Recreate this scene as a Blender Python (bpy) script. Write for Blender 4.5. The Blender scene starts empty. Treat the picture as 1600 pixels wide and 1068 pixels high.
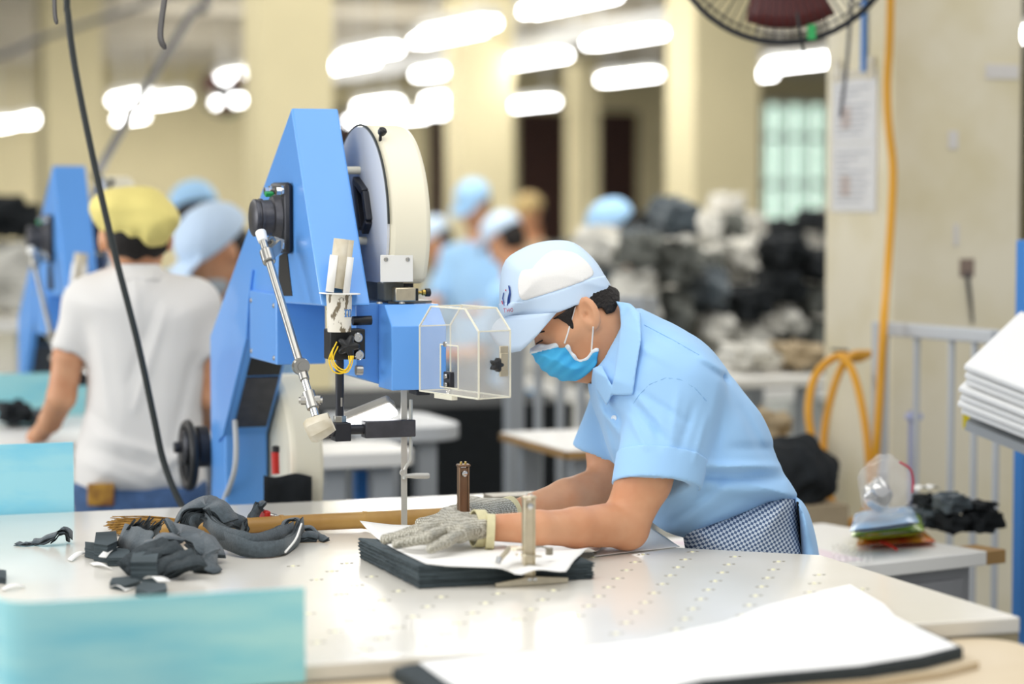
import bpy, bmesh, math, random
import numpy as np
from math import sin, cos, tan, atan, atan2, radians, pi, sqrt
from mathutils import Vector, Matrix

sc = bpy.context.scene
col = sc.collection
random.seed(7)
rng = np.random.default_rng(7)

# ------------------------------------------------------------------ camera
# the world axes follow the walls and the table; the camera looks 19.5 degrees to the right of the Y axis
FPX = 3778.0
YAW = radians(19.5)
PITCH = atan(234 / FPX)
CAM = np.array([0, 0, 1.5])
FW = np.array([sin(YAW) * cos(PITCH), cos(YAW) * cos(PITCH), -sin(PITCH)])
RT = np.array([cos(YAW), -sin(YAW), 0.0])
UP = np.array([sin(YAW) * sin(PITCH), cos(YAW) * sin(PITCH), cos(PITCH)])
cd = bpy.data.cameras.new('camera')
cam = bpy.data.objects.new('camera', cd)
col.objects.link(cam)
cd.sensor_width = 36
cd.lens = FPX * 36 / 1600
cam.matrix_world = Matrix(((RT[0], UP[0], -FW[0], 0), (RT[1], UP[1], -FW[1], 0), (RT[2], UP[2], -FW[2], 1.5), (0, 0, 0, 1)))
cd.clip_end = 200
cd.dof.use_dof = True
cd.dof.focus_distance = 4.28
cd.dof.aperture_fstop = 1.9
sc.camera = cam

# ------------------------------------------------------------------ light
sc.view_settings.view_transform = 'Standard'
sc.view_settings.look = 'None'
sc.view_settings.gamma = 1
sc.view_settings.use_curve_mapping = False
sc.view_settings.exposure = 0.0
w = bpy.data.worlds.new('daylight')
sc.world = w
w.use_nodes = True
w.node_tree.nodes['Background'].inputs[0].default_value = (0.95, 0.97, 1.0, 1)
w.node_tree.nodes['Background'].inputs[1].default_value = 0.56


def area(name, loc, sx, sy, power, target=None, color=(1, 0.985, 0.95)):
    l = bpy.data.lights.new(name, 'AREA')
    l.shape = 'RECTANGLE'
    l.size = sx
    l.size_y = sy
    l.energy = power
    l.color = color
    o = bpy.data.objects.new(name, l)
    col.objects.link(o)
    o.location = loc
    if target is not None:
        o.rotation_euler = (Vector(target) - Vector(loc)).to_track_quat('-Z', 'Y').to_euler()
    return o


area('lamp_row_light', (0.9, 3.2, 3.0), 2.4, 3.2, 50)
area('lamp_row_light', (3.6, 5.2, 3.0), 1.2, 4.0, 22)
area('lamp_row_light', (-1.0, 8.5, 3.0), 1.5, 5.0, 70)
area('lamp_row_light', (4.4, 8.6, 3.0), 3.0, 3.0, 95)  # unseen light added to brighten the fabric heaps; no fixture stands here
area('lamp_row_light', (2.5, 12.5, 3.0), 5.0, 5.0, 150)
area('lamp_row_light', (6.5, 17.0, 3.0), 6.0, 6.0, 200)
area('lamp_row_light', (5.0, 24.0, 2.9), 9.0, 6.0, 300)
area('window_daylight', (-2.5, 1.6, 2.4), 1.8, 1.8, 38, (1.4, 4.2, 1.1), (0.97, 0.99, 1.0))

area('window_daylight', (-6.0, 7.5, 2.0), 6.0, 2.4, 300, (3.0, 8.5, 1.3), (0.98, 0.99, 1.0))

# ------------------------------------------------------------------ helpers


def ray(x, y):
    return FW + (x - 800) / FPX * RT + (534 - y) / FPX * UP


def P(x, y, d):
    return CAM + d * ray(x, y)


def on(ax, x, y, v):
    r = ray(x, y)
    return CAM + r * ((v - CAM[ax]) / r[ax])


def T(x, y, z=0.88):
    return on(2, x, y, z)


def s2l(c):
    if isinstance(c, str):
        c = tuple(int(c[i:i + 2], 16) / 255 for i in (0, 2, 4))
    return tuple((v / 12.92 if v <= 0.04045 else ((v + 0.055) / 1.055) ** 2.4) for v in c)


MATS = {}


def mat(name, c, rough=0.5, metal=0.0, var=0.0, vscale=8.0, c2=None, bump=0.0, bscale=60.0, trans=0.0, alpha=1.0, emit=0.0,
        spec=0.5, sheen=0.0, sss=0.0, stretch=None, ior=1.45, coat=0.0, detail=3.0, lo=0.35, hi=0.65):
    m = bpy.data.materials.new(name)
    m.use_nodes = True
    nt = m.node_tree
    b = nt.nodes['Principled BSDF']
    base = (*s2l(c), 1)
    b.inputs['Base Color'].default_value = base
    b.inputs['Roughness'].default_value = rough
    b.inputs['Metallic'].default_value = metal
    b.inputs['Specular IOR Level'].default_value = spec
    b.inputs['IOR'].default_value = ior
    b.inputs['Transmission Weight'].default_value = trans
    b.inputs['Alpha'].default_value = alpha
    b.inputs['Coat Weight'].default_value = coat
    if sheen:
        b.inputs['Sheen Weight'].default_value = sheen
        b.inputs['Sheen Roughness'].default_value = 0.5
    if sss:
        b.inputs['Subsurface Weight'].default_value = sss
        b.inputs['Subsurface Radius'].default_value = (0.012, 0.005, 0.003)
        b.inputs['Subsurface Scale'].default_value = 0.5
    if emit:
        b.inputs['Emission Color'].default_value = base
        b.inputs['Emission Strength'].default_value = emit
    co = None
    if var or bump:
        tc = nt.nodes.new('ShaderNodeTexCoord')
        co = tc.outputs['Object']
        if stretch:
            mp = nt.nodes.new('ShaderNodeMapping')
            mp.inputs['Scale'].default_value = stretch
            nt.links.new(co, mp.inputs[0])
            co = mp.outputs[0]
    if var:
        n = nt.nodes.new('ShaderNodeTexNoise')
        n.inputs['Scale'].default_value = vscale
        n.inputs['Detail'].default_value = detail
        nt.links.new(co, n.inputs['Vector'])
        r = nt.nodes.new('ShaderNodeValToRGB')
        r.color_ramp.elements[0].position = lo
        r.color_ramp.elements[1].position = hi
        if c2 is None:
            k = 1 - var
            c2l = tuple(v * k for v in base[:3])
        else:
            c2l = s2l(c2)
        r.color_ramp.elements[0].color = base
        r.color_ramp.elements[1].color = (*c2l, 1)
        nt.links.new(n.outputs['Fac'], r.inputs['Fac'])
        nt.links.new(r.outputs['Color'], b.inputs['Base Color'])
    if bump:
        n2 = nt.nodes.new('ShaderNodeTexNoise')
        n2.inputs['Scale'].default_value = bscale
        n2.inputs['Detail'].default_value = 3
        nt.links.new(co, n2.inputs['Vector'])
        bp = nt.nodes.new('ShaderNodeBump')
        bp.inputs['Strength'].default_value = bump
        bp.inputs['Distance'].default_value = 0.01
        nt.links.new(n2.outputs['Fac'], bp.inputs['Height'])
        nt.links.new(bp.outputs['Normal'], b.inputs['Normal'])
    MATS[name] = m
    return m


ORG = {}


def props(o, label=None, cat=None, group=None, kind=None):
    if label:
        o['label'] = label
    if cat:
        o['category'] = cat
    if group:
        o['group'] = group
    if kind:
        o['kind'] = kind
    return o


def thing(name, label, cat, loc, group=None):
    o = bpy.data.objects.new(name, None)
    o.empty_display_size = 0.05
    col.objects.link(o)
    loc = tuple(float(v) for v in loc)
    o.location = loc
    ORG[o.name] = np.array(loc)
    return props(o, label, cat, group)


def make(name, verts, faces, m, parent=None, loc=None, smooth=35, bevel=0, sub=0, solid=0, off=0, kind=None, label=None, cat=None, group=None):
    verts = np.asarray(verts, float)
    if parent is not None:
        org = ORG[parent.name]
    elif loc is not None:
        org = np.asarray(loc, float)
    else:
        lo, hi = verts.min(0), verts.max(0)
        org = np.array([(lo[0] + hi[0]) / 2, (lo[1] + hi[1]) / 2, lo[2]])
    me = bpy.data.meshes.new(name)
    vv = verts - org
    if isinstance(faces, np.ndarray):
        nf = len(faces)
        me.vertices.add(len(vv))
        me.vertices.foreach_set('co', vv.astype(np.float32).ravel())
        me.loops.add(nf * 4)
        me.loops.foreach_set('vertex_index', faces.astype(np.int32).ravel())
        me.polygons.add(nf)
        me.polygons.foreach_set('loop_start', np.arange(0, nf * 4, 4, dtype=np.int32))
        me.polygons.foreach_set('loop_total', np.full(nf, 4, np.int32))
        me.update(calc_edges=True)
        me.validate()
    else:
        me.from_pydata([tuple(v) for v in vv], [], [tuple(f) for f in faces])
    if m is not None:
        me.materials.append(m)
    if smooth:
        me.polygons.foreach_set('use_smooth', [True] * len(me.polygons))
        if smooth < 180:
            me.set_sharp_from_angle(angle=radians(smooth))
    o = bpy.data.objects.new(name, me)
    col.objects.link(o)
    if parent is not None:
        o.parent = parent
        ORG[o.name] = org
    else:
        o.location = tuple(org)
        ORG[o.name] = org
    if solid:
        md = o.modifiers.new('thick', 'SOLIDIFY')
        md.thickness = solid
        md.offset = off
    if bevel:
        md = o.modifiers.new('bevel', 'BEVEL')
        md.width = bevel
        md.segments = 2
        md.limit_method = 'ANGLE'
        md.angle_limit = radians(40)
    if sub:
        md = o.modifiers.new('subd', 'SUBSURF')
        md.levels = sub
        md.render_levels = sub
    return props(o, label, cat, group, kind)


def frame_from(d):
    d = np.asarray(d, float)
    d = d / np.linalg.norm(d)
    a = np.array([0, 0, 1.0]) if abs(d[2]) < 0.9 else np.array([1.0, 0, 0])
    u = np.cross(a, d)
    u /= np.linalg.norm(u)
    return u, np.cross(d, u), d


class M:
    """collects simple solids; build() links them as ONE mesh object"""

    def __init__(self):
        self.v = []
        self.f = []

    def add(self, vs, fs):
        n = len(self.v)
        self.v += [tuple(map(float, v)) for v in vs]
        self.f += [tuple(i + n for i in f) for f in fs]
        return self

    def box(self, lo, hi):
        (a, b, c), (d, e, f) = lo, hi
        return self.add([(a, b, c), (d, b, c), (d, e, c), (a, e, c), (a, b, f), (d, b, f), (d, e, f), (a, e, f)],
                        [(0, 3, 2, 1), (4, 5, 6, 7), (0, 1, 5, 4), (1, 2, 6, 5), (2, 3, 7, 6), (3, 0, 4, 7)])

    def obox(self, c, ax, half):
        """box with its own axes (rows of ax)"""
        ax = [np.asarray(a, float) / np.linalg.norm(a) for a in ax]
        c = np.asarray(c, float)
        vs = [c + sx * half[0] * ax[0] + sy * half[1] * ax[1] + sz * half[2] * ax[2]
              for sz in (-1, 1) for sx, sy in ((-1, -1), (1, -1), (1, 1), (-1, 1))]
        return self.add(vs, [(0, 3, 2, 1), (4, 5, 6, 7), (0, 1, 5, 4), (1, 2, 6, 5), (2, 3, 7, 6), (3, 0, 4, 7)])

    def bar(self, a, b, wx, wy):
        a, b = np.asarray(a, float), np.asarray(b, float)
        u, v, d = frame_from(b - a)
        return self.obox((a + b) / 2, (u, v, d), (wx / 2, wy / 2, np.linalg.norm(b - a) / 2))

    def cyl(self, a, b, r0, r1=None, n=20, caps=True):
        r1 = r0 if r1 is None else r1
        a, b = np.asarray(a, float), np.asarray(b, float)
        u, v, d = frame_from(b - a)
        vs = [p + r * (cos(t) * u + sin(t) * v) for p, r in ((a, r0), (b, r1)) for t in np.arange(n) * 2 * pi / n]
        fs = [(i, (i + 1) % n, n + (i + 1) % n, n + i) for i in range(n)]
        if caps:
            fs += [tuple(range(n))[::-1], tuple(range(n, 2 * n))]
        return self.add(vs, fs)

    def lathe(self, c, d, prof, n=32, closed=False):
        """prof: (radius, height along d)"""
        u, v, d = frame_from(d)
        c = np.asarray(c, float)
        vs = [c + h * d + r * (cos(t) * u + sin(t) * v) for r, h in prof for t in np.arange(n) * 2 * pi / n]
        k = len(prof)
        fs = [(j * n + i, j * n + (i + 1) % n, ((j + 1) % k) * n + (i + 1) % n, ((j + 1) % k) * n + i)
              for j in range(k if closed else k - 1) for i in range(n)]
        if not closed:
            fs += [tuple(range(n))[::-1], tuple(range((k - 1) * n, k * n))]
        return self.add(vs, fs)

    def tube(self, pts, r, n=10, smooth_path=True, caps=True):
        pts = np.asarray(pts, float)
        rs = np.broadcast_to(np.asarray(r, float), (len(pts),)).copy()
        if smooth_path:
            pts, rs = spline(pts, rs)
        k = len(pts)
        tg = np.gradient(pts, axis=0)
        tg /= np.linalg.norm(tg, axis=1)[:, None] + 1e-12
        u, v, _ = frame_from(tg[0])
        vs = []
        for i in range(k):
            u = u - tg[i] * (u @ tg[i])
            u /= np.linalg.norm(u)
            v = np.cross(tg[i], u)
            vs += [pts[i] + rs[i] * (cos(t) * u + sin(t) * v) for t in np.arange(n) * 2 * pi / n]
        fs = [(j * n + i, j * n + (i + 1) % n, (j + 1) * n + (i + 1) % n, (j + 1) * n + i) for j in range(k - 1) for i in range(n)]
        if caps:
            fs += [tuple(range(n))[::-1], tuple(range((k - 1) * n, k * n))]
        return self.add(vs, fs)

    def prism(self, pts, ext):
        """planar polygon pts pushed along ext"""
        pts = [np.asarray(p, float) for p in pts]
        ext = np.asarray(ext, float)
        n = len(pts)
        nrm = sum((np.cross(pts[i] - pts[0], pts[(i + 1) % n] - pts[0]) for i in range(n)), np.zeros(3))
        if nrm @ ext > 0:
            pts = pts[::-1]
        fs = [tuple(range(n)), tuple(range(n, 2 * n))[::-1]]
        fs += [(i, n + i, n + (i + 1) % n, (i + 1) % n) for i in range(n)]
        return self.add(pts + [p + ext for p in pts], fs)

    def grid(self, rows):
        """rows of points -> open sheet"""
        rows = [[np.asarray(p, float) for p in r] for r in rows]
        n = len(rows[0])
        return self.add([p for r in rows for p in r],
                        [(j * n + i, j * n + i + 1, (j + 1) * n + i + 1, (j + 1) * n + i) for j in range(len(rows) - 1) for i in range(n - 1)])

    def build(self, name, m, parent=None, **k):
        return make(name, self.v, self.f, m, parent, **k)


def spline(pts, rs=None, per=8):
    """Catmull-Rom through pts"""
    pts = np.asarray(pts, float)
    if len(pts) < 3:
        return (pts, rs) if rs is not None else pts
    q = np.vstack([2 * pts[0] - pts[1], pts, 2 * pts[-1] - pts[-2]])
    out, ro = [], []
    for i in range(len(pts) - 1):
        p0, p1, p2, p3 = q[i:i + 4]
        for t in np.arange(per) / per:
            out.append(0.5 * (2 * p1 + (p2 - p0) * t + (2 * p0 - 5 * p1 + 4 * p2 - p3) * t * t + (3 * p1 - p0 - 3 * p2 + p3) * t ** 3))
            if rs is not None:
                ro.append(rs[i] * (1 - t) + rs[i + 1] * t)
    out.append(pts[-1])
    if rs is not None:
        ro.append(rs[-1])
        return np.array(out), np.array(ro)
    return np.array(out)


def dup(root, loc=None, rotz=0, scale=None, label=None, group=None, mats=None):
    r = root.copy()
    col.objects.link(r)
    if loc is not None:
        r.location = tuple(loc)
    r.rotation_euler = (0, 0, rotz)
    if scale is not None:
        r.scale = scale
    if label:
        r['label'] = label
    if group:
        r['group'] = group
    for ch in root.children:
        c = ch.copy()
        col.objects.link(c)
        c.parent = r
        for g in ch.children:
            d = g.copy()
            col.objects.link(d)
            d.parent = c
    return r


# ---- signed distance shapes, meshed by surface nets


def smin(a, b, k):
    h = np.clip(0.5 + 0.5 * (b - a) / k, 0, 1)
    return b * (1 - h) + a * h - k * h * (1 - h)


def smax(a, b, k):
    return -smin(-a, -b, k)


def cap(p, a, b, ra, rb=None):
    rb = ra if rb is None else rb
    a, b = np.asarray(a, float), np.asarray(b, float)
    ab = b - a
    t = np.clip(((p - a) @ ab) / (ab @ ab), 0, 1)
    return np.linalg.norm(p - a - t[:, None] * ab, axis=1) - (ra + (rb - ra) * t)


def chain(p, pts, rs, k=0.01):
    d = None
    for i in range(len(pts) - 1):
        e = cap(p, pts[i], pts[i + 1], rs[i], rs[i + 1])
        d = e if d is None else smin(d, e, k)
    return d


def ell(p, c, r, ax=None):
    q = p - np.asarray(c, float)
    if ax is not None:
        q = q @ np.asarray(ax, float).T
    r = np.asarray(r, float)
    k0 = np.linalg.norm(q / r, axis=1)
    k1 = np.linalg.norm(q / (r * r), axis=1) + 1e-9
    return k0 * (k0 - 1) / k1


def poly2(x, y, pts):
    """signed distance to a polygon, negative inside"""
    pts = np.asarray(pts, float)
    d = np.full(x.shape, 1e9)
    s = np.ones(x.shape)
    n = len(pts)
    for i in range(n):
        ax_, ay = pts[i]
        bx, by = pts[i - 1]
        ex, ey = bx - ax_, by - ay
        wx, wy = x - ax_, y - ay
        t = np.clip((wx * ex + wy * ey) / (ex * ex + ey * ey + 1e-12), 0, 1)
        qx, qy = wx - ex * t, wy - ey * t
        d = np.minimum(d, qx * qx + qy * qy)
        c1 = y >= ay
        c2 = y < by
        c3 = ex * wy > ey * wx
        s = np.where((c1 & c2 & c3) | (~c1 & ~c2 & ~c3), -s, s)
    return s * np.sqrt(d)


def smooth_poly(pts, per=5):
    pts = np.asarray(pts, float)
    n = len(pts)
    out = []
    for i in range(n):
        p0, p1, p2, p3 = pts[i - 1], pts[i], pts[(i + 1) % n], pts[(i + 2) % n]
        for t in np.arange(per) / per:
            out.append(0.5 * (2 * p1 + (p2 - p0) * t + (2 * p0 - 5 * p1 + 4 * p2 - p3) * t * t + (3 * p1 - p0 - 3 * p2 + p3) * t ** 3))
    return np.array(out)


def sdf_mesh(f, lo, hi, h):
    lo, hi = np.asarray(lo, float), np.asarray(hi, float)
    B = 4
    nb = np.ceil((hi - lo) / (h * B)).astype(int) + 1
    n = nb * B
    cx = [lo[i] + (np.arange(nb[i]) * B + (B - 1) / 2) * h for i in range(3)]
    cp = np.stack(np.meshgrid(*cx, indexing='ij'), -1).reshape(-1, 3)
    cv = f(cp).reshape(nb)
    near = np.abs(cv) < h * B * 1.9
    full = np.repeat(np.repeat(np.repeat(cv, B, 0), B, 1), B, 2)
    bi = np.argwhere(near)
    offs = np.stack(np.meshgrid(*[np.arange(B)] * 3, indexing='ij'), -1).reshape(-1, 3)
    ii = (bi[:, None, :] * B + offs[None]).reshape(-1, 3)
    vals = np.empty(len(ii))
    for s in range(0, len(ii), 400000):
        vals[s:s + 400000] = f(lo + ii[s:s + 400000] * h)
    full[ii[:, 0], ii[:, 1], ii[:, 2]] = vals
    v = full
    sg = v < 0
    c8 = [(i, j, k) for i in (0, 1) for j in (0, 1) for k in (0, 1)]
    sl = lambda o, m=1: tuple(slice(o[i], v.shape[i] - 1 + o[i]) for i in range(3))
    cnt = sum(sg[sl(o)].astype(np.int8) for o in c8)
    act = np.argwhere((cnt > 0) & (cnt < 8))
    idx = np.full(cnt.shape, -1, np.int64)
    idx[act[:, 0], act[:, 1], act[:, 2]] = np.arange(len(act))
    acc = np.zeros((len(act), 3))
    num = np.zeros(len(act))
    g = {o: v[act[:, 0] + o[0], act[:, 1] + o[1], act[:, 2] + o[2]] for o in c8}
    for o in c8:
        for a in range(3):
            if o[a]:
                continue
            q = list(o)
            q[a] = 1
            q = tuple(q)
            x0, x1 = g[o], g[q]
            m = (x0 < 0) != (x1 < 0)
            t = np.where(m, x0 / (x0 - x1 + 1e-20), 0)
            pt = np.array(o, float)[None] + t[:, None] * (np.array(q) - np.array(o))[None]
            acc[m] += pt[m]
            num[m] += 1
    verts = lo + (act + acc / num[:, None]) * h
    quads = []
    for a in range(3):
        b, c = (a + 1) % 3, (a + 2) % 3
        s0 = [slice(None)] * 3
        s1 = [slice(None)] * 3
        s0[a] = slice(0, -1)
        s1[a] = slice(1, None)
        cr = sg[tuple(s0)] != sg[tuple(s1)]
        e = np.argwhere(cr)
        e = e[(e[:, b] > 0) & (e[:, c] > 0) & (e[:, b] < cnt.shape[b]) & (e[:, c] < cnt.shape[c])]
        ins = sg[e[:, 0], e[:, 1], e[:, 2]]
        q = []
        for db, dc in ((1, 1), (0, 1), (0, 0), (1, 0)):
            r = e.copy()
            r[:, b] -= db
            r[:, c] -= dc
            q.append(idx[r[:, 0], r[:, 1], r[:, 2]])
        q = np.stack(q, 1)
        q[~ins] = q[~ins][:, ::-1]
        quads.append(q)
    quads = np.concatenate(quads)
    quads = quads[(quads >= 0).all(1)]
    return verts, quads


def blob(name, f, lo, hi, h, m, parent=None, **k):
    v, q = sdf_mesh(f, lo, hi, h)
    k.setdefault('smooth', 180)
    return make(name, v, q, m, parent, **k)


def bounds(pts, pad):
    pts = np.asarray(pts, float)
    return pts.min(0) - pad, pts.max(0) + pad


NZ = [(rng.normal(size=3), rng.uniform(0, 6.28)) for _ in range(10)]


def wob(p, scale, seed=0):
    """cheap smooth noise in -1..1"""
    r = np.random.default_rng(seed)
    s = 0
    for i in range(6):
        s = s + np.sin(p @ (r.normal(size=3) * scale) + r.uniform(0, 6.28))
    return s / 6

# ------------------------------------------------------------------ materials
mat('floor', '8a8c88', 0.35, var=0.2, vscale=1.2)
mat('ceiling', 'cfc7b6', 0.9, var=0.12, vscale=0.6)
mat('cream_wall', 'd8cca4', 0.75, var=0.08, vscale=1.5, bump=0.05, bscale=30)
mat('cream_pillar', 'efe6cd', 0.7, c2='dccfa6', var=0.3, vscale=3.2, bump=0.06, bscale=40, lo=0.42, hi=0.78)
mat('dark_door', '3a2018', 0.5, var=0.2)
mat('grey_paint', 'a9adb0', 0.45, var=0.06)
mat('light_grey', 'c3c6c8', 0.45)
mat('white_paint', 'eeece6', 0.4)
mat('laminate', 'ece8df', 0.22, c2='e2ddd0', var=0.1, vscale=2.0, coat=0.15)
mat('ply_edge', 'b7a988', 0.6, var=0.3, vscale=4, stretch=(1, 1, 60))
mat('tan_board', 'dccbae', 0.5, c2='cdb894', var=0.2, vscale=3)
mat('wood_edge', 'b08a55', 0.6, var=0.2, vscale=6)
mat('hole', '8d8778', 0.6)
mat('hole_pin', 'f4f0c8', 0.4)
mat('aqua_sheet', 'aeeaec', 0.3, c2='78d2e6', var=0.4, vscale=5.0, stretch=(1, 1, 5), lo=0.42, hi=0.85, detail=5)
mat('aqua_sheet_pale', 'a8e6f2', 0.3, c2='6fd0f0', var=0.4, vscale=6.0, stretch=(1, 1, 3), lo=0.45, hi=0.85, detail=5)
mat('blue_enamel', '66a6f1', 0.32, var=0.04, vscale=5, coat=0.2, bump=0.02, bscale=90)
mat('blue_dark', '3f84cf', 0.4)
mat('cream_plastic', 'f1ead2', 0.4, var=0.05, vscale=4)
mat('disc_grey', 'd0d2d6', 0.5)
mat('black_metal', '34353a', 0.4, 0.5)
mat('black_plastic', '1e1f21', 0.4)
mat('gunmetal', '55555a', 0.4, 0.6, var=0.2, vscale=40, bump=0.05, bscale=200)
mat('steel', 'b4b2ac', 0.28, 0.9, var=0.1, vscale=30)
mat('dull_steel', '9a9384', 0.4, 0.8, var=0.2, vscale=30)
mat('chrome', 'd8d8d6', 0.15, 1.0)
mat('nickel', 'd2c6ac', 0.3, 0.85, var=0.12, vscale=60)
mat('bronze', '8a6f58', 0.4, 0.8, var=0.35, vscale=40, stretch=(1, 1, 0.2))
mat('brass', 'c4a75a', 0.3, 0.9)
mat('paper', 'f3f1ec', 0.8, var=0.03, vscale=8)
mat('old_paper', 'e8e2d3', 0.8, c2='c9bda2', var=0.25, vscale=20)
mat('scuffed_paper', 'ece6d8', 0.7, c2='7d715c', var=0.5, vscale=95, stretch=(1, 1, 0.45), lo=0.53, hi=0.57)
mat('white_sheet', 'f6f6f4', 0.75, bump=0.15, bscale=14)
mat('slate_fabric', '535d63', 0.9, var=0.25, vscale=180, bump=0.2, bscale=350, sheen=0.2)
mat('slate_dark', '40484c', 0.95, var=0.3, vscale=200, bump=0.3, bscale=400)
mat('slate_layers', '505b60', 0.95, c2='2f383b', var=0.4, vscale=25, stretch=(0.15, 0.15, 22), bump=0.4, bscale=60)
mat('black_fabric', '1f2326', 0.95, var=0.3, vscale=30)
mat('grey_fabric', '6a6c66', 0.95, var=0.25, vscale=20)
mat('pale_fabric', 'd9d6cc', 0.9, var=0.15, vscale=12)
mat('beige_fabric', 'b8a586', 0.9, var=0.2, vscale=12)
mat('yellow_rubber', 'e0a020', 0.35)
mat('black_rubber', '262b29', 0.5)
mat('strap_dark', '4a4644', 0.5)
mat('straw', 'a9803c', 0.9, c2='7c5a26', var=0.4, vscale=80, stretch=(1, 1, 1))
mat('bamboo', 'c79d58', 0.4, c2='b08545', var=0.3, vscale=12)
mat('red_plastic', 'c4281e', 0.35)
mat('red_pack', 'e2452a', 0.25, c2='e8a030', var=0.4, vscale=18, coat=0.4)
mat('green_pack', '9aba2c', 0.25, coat=0.4)
mat('blue_pack', '8fb6dd', 0.25, coat=0.4)
mat('clear_film', 'f4f2f0', 0.12, trans=0.0, alpha=0.22, spec=0.9)
mat('pink_paper', 'ecdce0', 0.8)
mat('cabinet_grey', '8f9092', 0.5, var=0.15, vscale=6)
mat('lamp_tube', 'ffffff', 0.4, emit=16.0)
mat('lamp_shell', 'dcdcd8', 0.4)
mat('tray_metal', 'd6d6d4', 0.4)
mat('green_tag', '2fa85a', 0.4)
mat('yellow_wire', 'f0c81e', 0.4)
mat('wallet', 'b98a2e', 0.4, c2='7a4a1c', var=0.4, vscale=30)
mat('window_glow', 'dff2e6', 0.4, emit=2.0)
mat('green_bar', '7da58a', 0.5)

# ------------------------------------------------------------------ the room
ZC = 3.3
M().box((-14, 1.0, -0.1), (26, 28, 0)).build('floor', MATS['floor'], kind='structure')
M().box((-14, 7.0, ZC), (26, 28, ZC + 0.12)).build('ceiling', MATS['ceiling'], kind='structure')


def wall_piece(x0, x1, z0, z1, name='wall_back'):
    return (x0, 28.0, z0), (x1, 28.2, z1)


def bx(px_, y=28.0):
    return on(1, px_, 300, y)[0]


bw = M()
door_spans = [(668, 712), (808, 888), (930, 1000), (520, 560)]
win_spans = [(1192, 1292)]
cuts = sorted([(bx(a), bx(b), 0.0, 2.5) for a, b in door_spans] + [(bx(a), bx(b), 0.85, 2.65) for a, b in win_spans])
x = -14.0
for a, b, z0, z1 in cuts:
    bw.box((x, 28.0, 0), (a, 28.2, ZC))
    bw.box((a, 28.0, z1), (b, 28.2, ZC))
    if z0:
        bw.box((a, 28.0, 0), (b, 28.2, z0))
    x = b
bw.box((x, 28.0, 0), (26, 28.2, ZC))
bw.build('wall_back', MATS['cream_wall'], kind='structure', smooth=0)
for i, (a, b) in enumerate(door_spans):
    m = M().box((bx(a), 28.08, 0), (bx(b), 28.13, 2.5))
    d = m.build('door_%d' % (i + 1), MATS['dark_door'], kind='structure', smooth=0)
for i, (a, b) in enumerate(win_spans):
    x0, x1 = bx(a), bx(b)
    fr = M()
    for xx in np.linspace(x0, x1, 4):
        fr.box((xx - 0.04, 28.0, 0.85), (xx + 0.04, 28.1, 2.65))
    for zz in (0.87, 1.6, 2.2, 2.63):
        fr.box((x0, 28.0, zz - 0.03), (x1, 28.1, zz + 0.03))
    wn = fr.build('window_1', MATS['light_grey'], kind='structure', smooth=0)
    M().box((x0, 28.14, 0.85), (x1, 28.16, 2.65)).build('pane', MATS['window_glow'], wn, smooth=0, kind='structure')
    br = M()
    for xx in np.linspace(x0 + 0.1, x1 - 0.1, 8):
        br.cyl((xx, 28.05, 0.85), (xx, 28.05, 2.65), 0.02, n=6)
    br.build('window_bars', MATS['green_bar'], wn, kind='structure')

# ceiling beams across the room
for yb in (15.0, 19.0, 23.0, 26.5):
    M().box((-14, yb, ZC - 0.38), (26, yb + 0.3, ZC - 0.001)).build('ceiling_beam', MATS['ceiling'], kind='structure', smooth=0)


def pillar(px_corner, d, wdt, name='pillar', m='cream_pillar'):
    q = P(px_corner, 500, d)
    lo = (q[0], q[1], 0)
    return M().box(lo, (q[0] + wdt, q[1] + wdt, ZC)).build(name, MATS[m], kind='structure', smooth=0, bevel=0.01)


PIL = P(1392, 500, 6.4)
pillar(1392, 6.4, 0.39)
pillar(410, 12.6, 0.39, m='cream_wall')
pillar(74, 16.2, 0.39, m='cream_wall')
pillar(1083, 12.9, 0.39, m='cream_wall')
pillar(722, 18.5, 0.42, m='cream_wall')
pillar(898, 26.5, 0.28, m='cream_wall')

# ------------------------------------------------------------------ ceiling lamps and trays
LAMP = [(577, 84, 2.5), (545, 100, 2.5), (716, 46, 2.5), (700, 56, 2.5), (888, 6, 2.5), (975, 60, 2.55), (690, 112, 2.5), (735, 106, 2.5), (780, 100, 2.5), (835, 93, 2.5),
        (982, 121, 2.55), (1122, 103, 2.55), (1158, 120, 2.55), (1256, 98, 2.55), (826, 163, 2.3), (708, 174, 2.3), (632, 184, 2.25), (575, 187, 2.25),
        (590, 164, 2.35), (702, 153, 2.35), (262, 157, 2.3), (200, 154, 2.35), (370, 119, 2.6), (364, 158, 2.35), (50, 188, 2.2), (4, 195, 2.2),
        (204, 184, 2.3), (1597, 55, 2.6)]
first_lamp = None
LN = ['hung lowest over the sewing lines']
lamp_words = ['fluorescent tube lamp hung in the far rows under the factory ceiling']
for i, (lx, ly, lz) in enumerate(LAMP):
    q = T(lx, ly, lz)
    if first_lamp is None:
        t = thing('ceiling_lamp', 'white glowing fluorescent tube lamp hung in the rows under the far factory ceiling', 'lamp', q, 'fluorescent lamps under the ceiling')
        M().box(q + np.array((-0.07, -0.62, 0.03)), q + np.array((0.07, 0.62, 0.09))).build('housing', MATS['lamp_shell'], t, bevel=0.01)
        for s in (-1, 1):
            M().cyl(q + np.array((s * 0.035, -0.6, 0.0)), q + np.array((s * 0.035, 0.6, 0.0)), 0.024, n=12).build('tube', MATS['lamp_tube'], t)
        for s in (-0.45, 0.45):
            M().cyl(q + np.array((0, s, 0.09)), (q[0], q[1] + s, ZC), 0.006, n=6).build('hanger', MATS['tray_metal'], t)
        first_lamp = t
    else:
        o = dup(first_lamp, q)
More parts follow.
